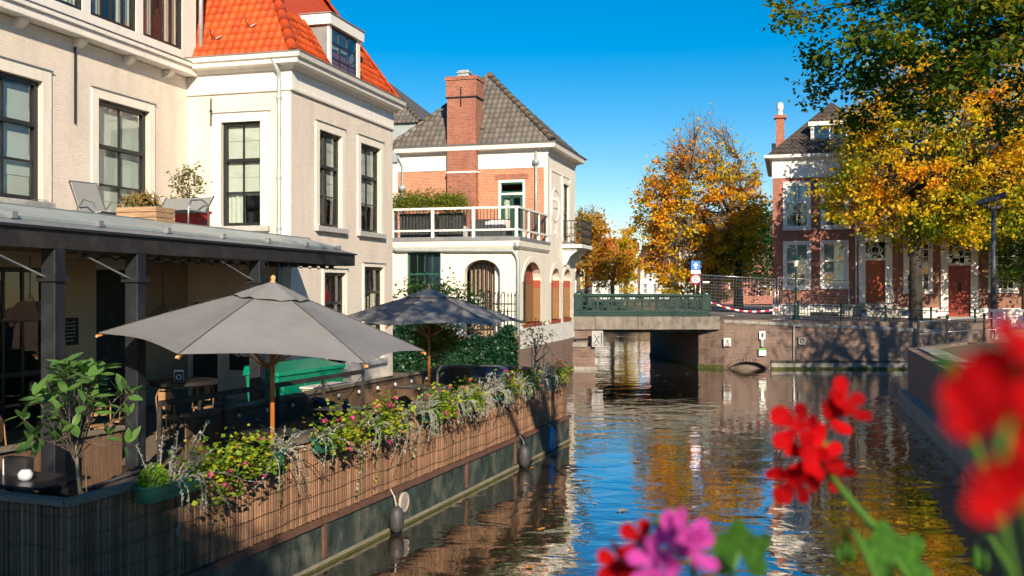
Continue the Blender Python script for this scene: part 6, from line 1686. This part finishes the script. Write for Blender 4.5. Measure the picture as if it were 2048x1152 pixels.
g = np.random.default_rng(3); n = 160
gp = np.column_stack([g.uniform(-0.4,0.2,n), g.uniform(-0.2,0.2,n), 0.30+g.uniform(0,0.16,n)])
inst('dry_grass', leaf_mesh('dry_grass', gp, 0.26, 'leaf_dry', 4, 0.06, 0.0, dirs=np.column_stack([g.normal(size=n)*0.35,g.normal(size=n)*0.35,np.ones(n)])), t)
p = P(385,440,20.6); t = thing('storage_crate', 'red plastic crate behind the roof terrace bench', 'crate', (p.x,p.y,RZ), R(-14))
part('body', 'red_crate', t, (-0.28,0.28,-0.2,0.2,0,0.52)); part('rim', 'red_crate', t, (-0.31,0.31,-0.23,0.23,0.52,0.58))
p = P(78,428,14.2); t = thing('skylight_dome', 'small clear skylight dome on the canopy roof at left', 'skylight', (p.x,p.y,RZ))
MB().lathe([(0.25,0.0),(0.24,0.09),(0.2,0.18),(0.11,0.24),(0.02,0.26)],18).build('dome', 'clear_sheet', t, smooth=True); MB().lathe([(0.28,-0.0),(0.28,0.05),(0.25,0.06)],18).build('kerb', 'lead_grey', t)
p = P(376,430,21.0)
t = tree('olive_tree', 'small potted olive tree on the roof terrace against the white wall', (p.x,p.y,RZ), 1.3, 0.03, (0,0,1.12), (0.33,0.33,0.50), 70, 620, 0.085, 'leaf_olive', 'bark_pale', 31, 0.09, 0.4, limbs=6, cat='tree')
MB().lathe([(0.14,0),(0.19,0.32),(0.21,0.34),(0.21,0.38)],12).build('pot', 'stone_sill', t)

# balcony things on the brick house
def Bw(a, b, z): return Vector((0.2+0.9615*a+0.275*b, 35.5-0.275*a+0.9615*b, z))
for a0, wd, lab in ((-4.65,1.35,'long dark ribbed planter box behind the balcony railing'),(-3.15,0.95,'shorter dark ribbed planter box beside it on the balcony')):
    t = thing('balcony_planter', lab, 'planter', tuple(Bw(a0,0.35,5.465)), ROTB)
    part('body', 'planter_dark', t, (0,wd,0,0.45,0,0.88))
    for i in range(int(wd/0.12)): part('rib', 'planter_dark', t, (0.02+i*0.12,0.09+i*0.12,-0.03,-0.001,0.02,0.85))
    part('soil', 'soil', t, (0.03,wd-0.03,0.03,0.42,0.881,0.9))
t = thing('juniper_hedge', 'green bushy hedge growing from the balcony planters', 'shrub', tuple(Bw(-4.6,0.55,6.35)), ROTB)
g = np.random.default_rng(8); n = 6500
cx = g.choice([-0.9,-0.4,0.1,0.5,1.0,1.5,1.9,2.2], n)+g.normal(size=n)*0.2; pz = 0.45+g.normal(size=n)*0.2-0.05*np.abs(cx-0.5)
hp = np.column_stack([cx, g.normal(size=n)*0.28, pz])
inst('foliage', leaf_mesh('foliage', hp, 0.12, 'leaf_juniper', 9, 0.35), t)
MB().tube([(0,0,0),(0.1,0,0.5)],0.03,5).tube([(1.2,0,0),(1.3,0,0.5)],0.03,5).tube([(0.1,0,0.3),(-0.8,0,0.5)],0.02,5).build('stem', 'bark', t)
t = thing('garden_sofa', 'dark rattan sofa with white cushions on the balcony', 'sofa', tuple(Bw(-1.5,1.2,5.465)), ROTB)
part('base', 'planter_dark', t, (-0.9,0.7,0,0.75,0,0.35)); part('back', 'planter_dark', t, (-0.9,0.7,0.76,0.9,0,0.75)); part('cushion', 'cushion', t, (-0.1,0.68,-0.02,0.3,0.36,0.62), bevel=0.05); part('cushion', 'cushion', t, (-0.1,0.68,0.5,0.74,0.36,0.7), bevel=0.05)
t = thing('side_table', 'small white cube table on the balcony', 'table', tuple(Bw(-2.35,0.7,5.465)), ROTB)
part('block', 'cushion', t, (-0.2,0.2,-0.2,0.2,0.0,0.42), bevel=0.02); part('tray', 'iron', t, (-0.18,0.18,-0.18,0.18,0.421,0.44))

# ivy, gate and small trees between barge and brick house
t = thing('ivy_hedge', 'dense dark green ivy hedge below the white arched annex', 'hedge', (-3.6,32.2,QZ), R(-13))
g = np.random.default_rng(18); n = 9000
hx = g.uniform(-0.2,3.9,n); top = 1.25+0.18*np.sin(hx*2.1)+0.12*np.sin(hx*5.3+1)+0.25*(hx < 1.6)
hz = g.uniform(0,1,n)**0.8*top; hy = -0.35*g.uniform(0.2,1,n)-0.12*np.sin(hx*4+hz*3)
inst('foliage', leaf_mesh('foliage', np.column_stack([hx,hy,hz]), 0.13, 'leaf_ivy', 19, 0.8, 0.05), t)
part('backing_wall', 'quay_brick', t, (-0.2,3.9,0.0,0.25,-0.3,1.15))
t = thing('climbing_shrub', 'glossy leafy climber over the annex window', 'shrub', (-2.95,34.4,QZ), 0)
hp = g.normal(size=(2600,3))*np.array([0.62,0.25,0.34])+np.array([0.15,0,2.25]); hp2 = g.normal(size=(700,3))*np.array([0.45,0.2,0.3])+np.array([1.5,0.2,2.0])
inst('foliage', leaf_mesh('foliage', np.concatenate([hp,hp2]), 0.14, 'leaf_dark', 20, 0.6), t)
MB().tube([(0,0,0),(0.1,0,1.0),(0.1,0,2.2)],0.04,6).tube([(0.1,0,1.0),(0.8,0.1,1.6),(1.5,0.2,2.0)],0.03,6).build('stem', 'bark', t)
t = thing('iron_gate', 'black iron spiked gate before the arched doorway', 'gate', (-1.35,34.5,1.6), R(-10))
m = MB().bar((0,0,0.2),(1.5,0,0.2),0.04).bar((0,0,1.45),(1.5,0,1.45),0.045).bar((0,0,1.2),(1.5,0,1.2),0.03)
m.build('rails', 'iron', t)
bme = MB().bar((0,0,-0.6),(0,0,1.72),0.028).lathe([(0.03,1.72),(0.015,1.80),(0.002,1.9)],5).mesh('bar', 'iron')
for i in range(13): inst('bar', bme, t, (0.03+i*0.12,0,0))
tree('terrace_tree', 'small bushy tree with thin trunk inside the café-side fence', tuple(Ew(-2.35,13.2,DK)), 1.6, 0.035, (0,0,1.62), (0.55,0.5,0.36), 60, 1700, 0.09, 'leaf_juniper', 'bark_pale', 41, 0.13, 0.55, limbs=6)
tree('terrace_tree', 'nearly leafless thin tree at the far end of the barge', tuple(Ew(-0.62,14.85,DK)), 1.7, 0.03, (0,0,1.65), (0.42,0.42,0.36), 46, 130, 0.10, 'leaf_dry', 'bark_pale', 42, 0.10, 0.6, limbs=8)

# potted tree with large glossy leaves, each leaf a part
g = random.Random(12)
t = thing('magnolia_tree', 'potted tree with large glossy oval leaves at left', 'tree', tuple(Ew(-0.45,0.62,DK)))
MB().lathe([(0.16,0),(0.2,0.3),(0.22,0.34),(0.2,0.36)],14).build('pot', 'terracotta', t)
MB().tube([(0.02,0,0.3),(0.02,0,0.6),(-0.03,0.02,1.0),(-0.06,0.02,1.42)],[0.022,0.02,0.018,0.015],8).build('trunk', 'bark_pale', t, smooth=True)
MB().tube([(0.07,0.0,0.3),(0.06,0.0,1.05)],0.008,5).build('stake', 'finial_wood', t)
def leaf_shape(mat, w=0.32):
    vs = []; n = 6
    for i in range(n+1):
        u = i/n; hw_ = w*0.5*math.sin(PI*u**0.8)**0.8; z = -0.10*u*u+0.02
        vs += [(-hw_, u, z+0.05*hw_), (0, u, z-0.03*math.sin(PI*u)), (hw_, u, z+0.05*hw_)]
    fs = []
    for i in range(n): fs += [(3*i,3*i+1,3*i+4,3*i+3),(3*i+1,3*i+2,3*i+5,3*i+4)]
    m = MB(); m.add(vs, fs); return m.mesh('leaf', mat, True)
lvs = [leaf_shape('leaf_magnolia', 0.40), leaf_shape('leaf_magnolia', 0.46), leaf_shape('leaf_magnolia', 0.36)]
root = Vector((-0.06,0.02,1.42)); m = MB()
for k in range(54):
    a = 2*PI*k/54*7.3; el = g.uniform(-0.25,1.3)
    rr = g.uniform(0.16,0.70)
    tip = root+Vector((math.cos(a)*rr*math.cos(el)*1.0, math.sin(a)*rr*math.cos(el), 0.02+math.sin(el)*0.62+g.uniform(-0.08,0.05)))
    s = root-Vector((0,0,g.uniform(0.0,0.35)))
    mid = s.lerp(tip,0.5)+Vector((0,0,-0.04))
    m.tube([s,mid,tip],[0.007,0.005,0.003],5,False)
    d = (tip-mid).normalized()
    for j in range(g.randint(4,5)):
        b = 2*PI*j/5+g.uniform(-0.4,0.4)
        side = d.orthogonal().normalized(); side.rotate(Matrix.Rotation(b,3,d))
        dr = (d*0.35+side*1.0+Vector((0,0,0.12))).normalized()
        q = dr.to_track_quat('Y','Z').to_euler()
        s_ = g.uniform(0.14,0.21)
        o = inst('leaf', lvs[(k+j)%3], t, tip-d*(0.02*j), tuple(q), s_)
        o.rotation_euler.rotate_axis('Y', g.uniform(-0.7,0.7))
m.build('branches', 'bark', t, smooth=True)

# ------------------------------------------------------------------ flower boxes along the sunny reed fence
g = np.random.default_rng(101)
# flower head: a small umbel of petals (shared by all heads)
def head_mesh(mat, n=16, r=0.034, seed=2):
    q = np.random.default_rng(seed); pts = q.normal(size=(n,3)); pts /= np.linalg.norm(pts,axis=1)[:,None]; pts[:,2] = np.abs(pts[:,2])*0.8-0.1
    return leaf_mesh('flower_head', pts*r, 0.036, mat, seed+1, 0.75, 0.3)
HEADS = [head_mesh('petal_pink', 16, 0.034, s) for s in (2,3,4)]
def box_planter(label, y, L_=0.8, group='green plastic flower boxes hung on the reed fence'):
    t = thing('flower_box', label, 'planter', tuple(Ew(0.155,y,1.52)), ROTE+CAN, group)
    m = MB(); a, b = L_/2, 0.085
    lo_ = [(-a+0.04,-b+0.02,0),(a-0.04,-b+0.02,0),(a-0.04,b-0.02,0),(-a+0.04,b-0.02,0)]; hi = [(-a,-b,0.16),(a,-b,0.16),(a,b,0.16),(-a,b,0.16)]
    m.add(lo_+hi, [(0,3,2,1),(0,1,5,4),(1,2,6,5),(2,3,7,6),(3,0,4,7)]); m.build('trough', 'planter_green', t)
    part('rim', 'planter_green', t, (-a-0.012,a+0.012,-b-0.012,-b+0.004,0.15,0.175), (-a-0.012,a+0.012,b-0.004,b+0.012,0.15,0.175), (-a-0.012,-a+0.004,-b,b,0.15,0.175), (a-0.004,a+0.012,-b,b,0.15,0.175))
    part('soil', 'soil', t, (-a+0.01,a-0.01,-b+0.01,b-0.01,0.12,0.145))
    for x in (-a*0.6,a*0.6): MB().bar((x,b,0.16),(x,b+0.10,0.19),0.02,0.006).build('hook', 'iron', t)
    return t
def geranium(label, y, dx, nl, nh, size=(0.36,0.20,0.17), lmat='leaf_geranium', drop=0.25, seed=0):
    """bushy trailing geranium rooted in a flower box at y+dx along the fence"""
    q = np.random.default_rng(seed+500)
    t = thing('geranium', label, 'flowering plant', tuple(Ew(0.155,y+dx,1.66)), ROTE+CAN)
    p1 = q.normal(size=(int(nl*0.7),3))*np.array(size)*0.62+np.array([0,-0.06,0.12])
    n2 = nl-len(p1); u = q.uniform(0,1,n2)
    p2 = np.column_stack([q.normal(size=n2)*size[0]*0.6, -0.12-0.10*u+q.normal(size=n2)*0.04, 0.08-u*drop])
    pos = np.concatenate([p1,p2]); pos[:,2] = np.maximum(pos[:,2], np.where(pos[:,1] > -0.09, -0.0, -0.6))
    inst('foliage', leaf_mesh('foliage', pos, 0.062, lmat, seed, 0.95, 0.5), t)
    m = MB()
    for k in range(9):
        e = pos[int(q.integers(len(pos)))]; m.tube([(q.normal()*size[0]*0.3,0,0),(e[0]*0.6,e[1]*0.5,0.08),tuple(e)],0.005,4,False)
    tips = []
    for k in range(nh):
        x = q.normal()*size[0]*0.7; yy = q.uniform(-0.22,0.06); z = 0.16+q.uniform(0.0,0.20)
        if q.uniform() < 0.25: z = q.uniform(-0.22,0.05); yy = -0.24
        m.tube([(x*0.6,yy*0.3,0.02),(x*0.85,yy*0.8,z*0.6),(x,yy,z)],0.0035,4,False); tips.append((x,yy,z))
    m.build('stems', 'stem_green', t)
    for k, p in enumerate(tips): inst('flower_head', HEADS[k%3], t, p, (0,0,k), 0.85+0.5*q.uniform())
    return t
def helichrysum(label, y, dx, n=16, rise=0.42, fall=0.5, seed=0, mat='leaf_silver', reach=0.35):
    """silver trailing plant: stems with paired little leaves, some upright, some hanging"""
    q = np.random.default_rng(seed+900)
    t = thing('silver_plant', label, 'plant', tuple(Ew(0.155,y+dx,1.66)), ROTE+CAN)
    m = MB(); pos = []; dirs = []
    for k in range(n):
        hang = k % 3 == 0
        x0 = q.normal()*0.12
        if hang:
            L_ = fall*q.uniform(0.45,1.0); dxx = q.normal()*reach
            f = lambda u: Vector((x0+dxx*u, -0.05-0.20*math.sin(min(1,u*1.6)*PI/2)-0.02*u, 0.10*math.sin(PI*min(1,u*1.5))*0.8-L_*max(0,u-0.15)))
        else:
            L_ = rise*q.uniform(0.5,1.1); dxx = q.normal()*0.22; dy = q.normal()*0.10-0.06
            f = lambda u: Vector((x0+dxx*u, dy*u*1.4, L_*u-0.10*u*u*(0.5+abs(dxx))))
        pts = [f(i/7) for i in range(8)]
        m.tube(pts,[0.0045,0.0045,0.004,0.004,0.0035,0.003,0.0025,0.002],4,False)
        nl = int(26+30*L_)
        for i in range(nl):
            u = (i+0.5)/nl; p = f(u); pos.append((p.x+q.normal()*0.010,p.y+q.normal()*0.010,p.z+q.normal()*0.006))
    m.build('stems', 'leaf_silver', t)
    inst('foliage', leaf_mesh('foliage', np.array(pos), 0.030, mat, seed+3, 0.75, 0.3), t)
    return t
def vine(label, y, dx, L_, seed, mat='leaf_geranium', out=0.0):
    q = np.random.default_rng(seed+77)
    t = thing('trailing_vine', label, 'vine', tuple(Ew(0.155,y+dx,1.62)), ROTE+CAN)
    ph = q.uniform(0,6)
    f = lambda u: Vector((0.05*math.sin(u*5+ph)+out*u, -0.06-0.05*min(1,u*4), 0.04-L_*u))
    pts = [f(i/14) for i in range(15)]
    MB().tube(pts,0.003,4,False).build('stem', 'stem_green', t)
    n = int(L_*34); pos = np.array([tuple(f(u)+Vector(q.normal(size=3))*0.018) for u in np.linspace(0.02,1,n)])
    inst('foliage', leaf_mesh('foliage', pos, 0.036, mat, seed, 0.9, 0.2), t)
ORD = ['first','second','third','fourth','fifth','sixth','seventh','eighth','ninth']
ys = [1.15,2.75,4.35,5.95,7.5,9.1,10.7,12.3,13.9]
for i, y in enumerate(ys):
    w_ = ORD[i]+' flower box from the near corner'
    box_planter('green '+w_+' of the reed fence', y)
    if i == 0:
        q = np.random.default_rng(61)
        t = thing('green_cushion_plant', 'round bright green cushion plant in the '+w_, 'plant', tuple(Ew(0.155,y-0.22,1.66)), ROTE+CAN)
        a = q.normal(size=(900,3)); a /= np.linalg.norm(a,axis=1)[:,None]; a[:,2] = np.abs(a[:,2])
        a *= q.uniform(0.6,1.0,(900,1))*np.array([0.17,0.14,0.20])
        inst('foliage', leaf_mesh('foliage', a+np.array([0,0,0.03]), 0.05, 'leaf_lime', 6, 0.22, 0.0, dirs=a), t); MB().tube([(0,0,0),(0,0,0.1)],0.02,6).build('stem', 'bark', t)
        helichrysum('tall silver plant behind the round green cushion plant', y, 0.12, 20, 0.62, 0.55, 1, reach=0.5)
        geranium('yellow green geranium spilling past the right end of the first flower box', y, 0.62, 520, 6, (0.40,0.22,0.2), drop=0.35, seed=1)
    else:
        geranium('pink flowering geranium in the '+w_, y, -0.28 if i % 2 else 0.1, [0,430,640,760,700,560,380,380,420][i], [0,4,7,9,6,5,5,6,9][i], (0.46,0.22,0.22) if i in (2,3,4) else (0.36,0.2,0.17), drop=0.22, seed=i+1)
        helichrysum('grey silver plant in the '+w_, y, 0.34 if i % 2 else -0.42, [0,20,12,16,34,40,44,40,20][i], [0,0.36,0.30,0.3,0.36,0.36,0.42,0.45,0.3][i], [0,0.55,0.4,0.65,0.45,0.4,0.4,0.35,0.3][i], i+1)
        if 2 < i < 8: helichrysum('second tuft of silver plant in the '+w_, y, -0.55 if i % 2 else 0.5, 26, 0.32, 0.35, i+31)
for k, (y, L_, o) in enumerate(((1.85,0.95,0.05),(4.9,0.85,0.0),(5.5,0.75,-0.1),(6.4,0.6,0.15),(3.0,0.55,0.0))):
    vine(['long trailing vine reaching the hull below the near geranium','trailing vine hanging between the third and fourth flower boxes','thin trailing vine hanging beside the fourth flower box','short trailing vine leaning right below the fourth flower box','trailing vine beneath the second flower box'][k], y, 0.0, L_, k+4, 'leaf_geranium' if k % 2 == 0 else 'leaf_silver', o)

# ------------------------------------------------------------------ near geraniums on the bridge the picture is taken from
t = thing('bridge_flower_box', 'flower box hung on the near bridge rail below the picture', 'planter', (0.3,0.62,2.98))
part('trough', 'planter_green', t, (-0.9,0.9,-0.11,0.11,0,0.17)); part('soil', 'soil', t, (-0.88,0.88,-0.10,0.10,0.171,0.18)); part('hook', 'iron', t, (-0.5,-0.46,-0.5,-0.112,0.1,0.12), (0.5,0.54,-0.5,-0.112,0.1,0.12))
t = thing('near_bridge', 'near bridge deck and rail under the photographer', 'bridge', (0,-0.9,0))
part('deck', 'street_paving', t, (-9,9,-6,0.75,1.75,2.0)); part('rail', 'bridge_green', t, (-9,9,0.9,1.0,2.95,3.02)) ; part('rail', 'bridge_green', t, (-9,9,0.92,0.98,2.2,2.26))
for i in range(19): part('baluster', 'bridge_green', t, (-9+i,-8.96+i,0.93,0.97,2.0,2.949))
t.children[0].location.z = 0

def petal(mat, w=0.66, cup=0.25):
    n = 8; vs = []; fs = []
    for i in range(n+1):
        u = i/n; hw_ = 0.5*w*(0.16+0.84*math.sin(PI*0.5*min(1,u/0.72))**1.6)
        if u > 0.72: hw_ *= math.sqrt(max(0.02, 1-((u-0.72)/0.285)**2))
        z = cup*u*u-0.05*u+0.03*math.sin(u*9)
        vs += [(-hw_,u,z+0.10*hw_), (0,u*1.02,z), (hw_,u,z+0.10*hw_)]
    for i in range(n): fs += [(3*i,3*i+1,3*i+4,3*i+3),(3*i+1,3*i+2,3*i+5,3*i+4)]
    m = MB(); m.add(vs, fs); return m.mesh('petal', mat, True)
def lobed_leaf(mat):
    n = 26; vs = [(0,0,0)]; 
    for i in range(n):
        a = -PI*0.86+PI*1.72*i/(n-1); r = 1+0.16*math.cos(a*5.5)+0.05*math.cos(a*13)
        vs.append((r*math.sin(a), r*math.cos(a), 0.12*math.cos(a*5.5)+0.1*r*r*abs(math.sin(a))))
    m = MB(); m.add(vs, [(0,i,i+1) for i in range(1,n)]); return m.mesh('leaf', mat, True)
PR = petal('petal_red'); PRW = petal('petal_red', 0.95, 0.1); PM = petal('petal_magenta', 0.58, 0.4); LL = lobed_leaf('leaf_green')
def near_geranium(label, umbel, florets, foot, leaves, pm, seed, size=0.03, bend=(0,0,0)):
    q = random.Random(seed)
    t = thing('near_geranium', label, 'flower', tuple(foot))
    ft = Vector(foot); um = Vector(umbel)-ft
    mid = um*0.5+Vector(bend)
    MB().tube([(0,0,0), mid*0.6, mid, um*0.8+Vector(bend)*0.3, um],[0.0042,0.004,0.0036,0.0034,0.003],8).build('stem', 'stem_green', t, smooth=True)
    for (c, nrm) in florets:
        c = Vector(c)-ft; nr = Vector(nrm).normalized()
        MB().tube([um, um.lerp(c,0.5)+Vector((0,0,0.004)), c-nr*0.004],0.0012,5).build('pedicel', 'stem_green', t)
        f = MB().lathe([(0.0010,-0.007),(0.0016,-0.002),(0.0010,0.001)],6).build('floret', pm[0].materials[0], t, loc=c, rot=tuple(nr.to_track_quat('Z','Y').to_euler()))
        for k in range(5):
            a = 2*PI*k/5+q.uniform(-0.2,0.2)
            s = size*q.uniform(0.85,1.15)*(1.1 if k < 3 else 0.95)
            inst('petal', pm[k % len(pm)], f, (0,0,0), (R(q.uniform(-4,22)),0,a), s)
    for (c, s, rx, rz) in leaves:
        c = Vector(c)-ft
        b = Vector((c.x*0.3, c.y*0.3, c.z*0.25)) if c.length > 0 else Vector((0,0,0))
        l = inst('leaf', LL, t, c, (R(rx), 0, R(rz)), s)
        MB().tube([b, b.lerp(c,0.6)+Vector((0.004,0,0.0)), c],0.0018,6).build('leaf_stalk', 'stem_green', t)
    return t
BX_ = Vector((0.28,0.62,3.15))
D1_ = 0.92
fl = []
for (px, py, nx, ny, nz) in ((1690,812,0.2,-0.6,0.6),(1600,855,-0.6,-0.6,0.3),(1640,905,0.1,-1,0.1),(1590,960,-0.5,-0.7,-0.5),(1655,950,0.2,-0.7,-0.6),(1665,835,0.4,-0.8,0.3),(1615,915,-0.3,-0.9,0.2)):
    fl.append((P(px,py,D1_+rng.uniform(-0.015,0.015)), (nx,ny,nz)))
near_geranium('red geranium bloom in focus blur at centre right foreground', P(1640,925,D1_+0.012), fl, P(1905,1330,0.75), [(P(1790,1115,0.82),0.028,52,15)], [PR,PR], 5, 0.0235, bend=(0.01,0.0,0.005))
D2_ = 0.66
fl = [(P(px,py,D2_+rng.uniform(-0.01,0.01)), n_) for px, py, n_ in ((1345,1090,(0.1,-0.8,0.5)),(1310,1125,(-0.4,-0.8,0.2)),(1385,1105,(0.6,-0.7,0.3)),(1340,1165,(0,-0.9,-0.2)),(1370,1070,(0.3,-0.6,0.7)))]
near_geranium('magenta geranium bloom at the bottom edge', P(1340,1150,D2_+0.01), fl, P(1330,1420,0.68), [(P(1478,1105,0.74),0.022,55,-10)], [PM,PM], 6, 0.0185)
fl = [(P(px,py,0.70+rng.uniform(-0.01,0.01)), n_) for px, py, n_ in ((1285,1085,(-0.3,-0.7,0.6)),(1240,1130,(-0.8,-0.5,0.2)),(1262,1160,(-0.3,-0.9,0)))]
near_geranium('dark red geranium bloom left of the magenta one', P(1285,1140,0.71), fl, P(1290,1420,0.66), [], [PR,PR], 7, 0.0165)
D3_ = 0.24
fl = [(P(px,py,D3_+rng.uniform(-0.02,0.02)), n_) for px, py, n_ in ((2000,775,(0,-0.8,0.6)),(2055,800,(0.3,-0.9,0.2)),(1960,800,(-0.6,-0.7,0.2)),(2010,955,(0,-0.9,-0.5)),(2065,880,(0.4,-0.9,0)),(2040,700,(0.2,-0.6,0.8)))]
near_geranium('large blurred red geranium bloom filling the right edge', P(2020,830,D3_+0.015), fl, P(2130,1500,0.45), [(P(1905,770,0.36),0.014,70,60)], [PRW,PRW], 8, 0.0098)
fl = [(P(px,py,0.42), n_) for px, py, n_ in ((2044,880,(0,-0.9,0.2)),(2050,925,(0.2,-0.9,0)))]
near_geranium('small blurred pink geranium bloom at the right edge', P(2060,915,0.43), fl, P(2180,1500,0.5), [], [PM,PM], 9, 0.009)
# budding stems low down between the blooms
def bud(label, tip, foot, seed):
    q = random.Random(seed); t = thing('geranium_bud', label, 'flower bud', tuple(foot)); e = Vector(tip)-Vector(foot)
    MB().tube([(0,0,0), e*0.5+Vector((0.01,0,0.012)), e*0.9+Vector((0.004,0,0.01)), e],[0.003,0.0026,0.0022,0.0018],7).build('stem', 'stem_green', t, smooth=True)
    for k in range(5):
        d = Vector((q.uniform(-1,1)*0.008, q.uniform(-1,1)*0.006, -0.012-q.uniform(0,0.012)))
        MB().lathe([(0.0008,-0.009),(0.0030,-0.004),(0.0028,0.002),(0.0008,0.007)],7).build('bud', 'leaf_green', t, loc=e+d*0.8, smooth=True)
bud('drooping green bud above the magenta bloom', P(1335,1015,0.72), P(1400,1420,0.66), 3)
bud('drooping pale bud at lower right', P(1960,1075,0.70), P(2080,1400,0.62), 4)
bud('green bud stem below the red bloom', P(1690,1060,0.80), P(1800,1400,0.7), 5)

# ------------------------------------------------------------------ floating leaves
q = random.Random(9)
lf = []
for s_ in (0,1,2):
    n = 9; vs = [(0,0,0.012)]
    for i in range(n): a = 2*PI*i/n; r = 0.05*(1+0.28*math.cos(a*(3 if s_ else 5))+0.1*math.sin(a*2+s_)); vs.append((r*math.cos(a), r*math.sin(a)*0.8, 0.008+0.012*abs(math.sin(a*1.5+s_))))
    m = MB(); m.add(vs, [(0,i,i+1 if i < n else 1) for i in range(1,n+1)])
    lf.append(m.mesh('floating_leaf', 'leaf_fallen'))
spots = [(1090,1020),(1082,1060),(1250,1022),(1190,1008),(1240,1023),(1149,998),(1063,937),(1050,968),(920,1005),(1272,925),(1290,788),(1310,800),(1330,762),(1400,774),(1372,800),(1375,748),(1430,822),(1315,752),(1320,780),(1345,770),(1457,895),(1396,830),(1300,770),(1360,790),(1212,890),(1060,1135),(1300,830),(1490,760),(1700,810),(1740,860)]
for i, (px, py) in enumerate(spots):
    Y = EYE*F/(py-576)
    o = inst('floating_leaf', lf[i%3], None, ((px-1024)/F*Y,Y,0.0), q.uniform(0,6), q.uniform(0.8,1.5)*(1 if py > 900 else 1.2))
    tag(o, 'small yellow brown fallen leaf floating on the open canal water', 'leaf', 'fallen leaves floating on the open canal')
n = 520; gg = np.random.default_rng(44)
yy = 16+gg.uniform(0,1,n)*17; xx = 9.4+(yy-19.6)*0.284-0.25-np.abs(gg.normal(size=n))*1.3*(0.5+0.5*np.sin(yy*0.7)**2)
o = inst('leaf_drift', leaf_mesh('leaf_drift', np.column_stack([xx,yy,np.full(n,0.012)]), 0.10, 'leaf_fallen', 45, 0.8, 6.0), None)
tag(o, 'drift of brown fallen leaves on the water along the right quay', 'leaves', kind='stuff')

# ------------------------------------------------------------------ out of view: near street, shading trees, broad linden added for its shade
struct(MB().prism([(-60,-60),(60,-60),(60,-6.95),(-60,-6.95)], -1.5, 1.98).build('near_street', 'street_paving'), 'street at the near end of the bridge')
tree('linden_tree', 'tall linden on the right quay outside the picture', (20.2,24.5,1.7), 14, 0.35, (0,0,9.2), (4.8,4.4,5.0), 260, 12000, 0.2, 'leaf_overhang', 'bark_dark', 51, 0.5, 0.35)
tree('linden_tree', 'linden on the near right quay leaning over the bridge outside the picture', (6.4,1.0,1.7), 13, 0.3, (-4.0,3.6,9.0), (3.4,3.0,2.2), 100, 2700, 0.2, 'leaf_overhang', 'bark_dark', 52, 0.42, 0.4, lean=(-3.2,2.6))
tree('linden_tree', 'broad unseen linden added behind the photographer to shade the near reed fence', (-2.4,-8.6,1.98), 9, 0.4, (-0.5,0.8,6.45), (3.9,2.4,0.75), 260, 13000, 0.24, 'leaf_overhang', 'bark_dark', 53, 0.5, 0.5)  # added out of view, flat crown shaped to shade the near fence corner
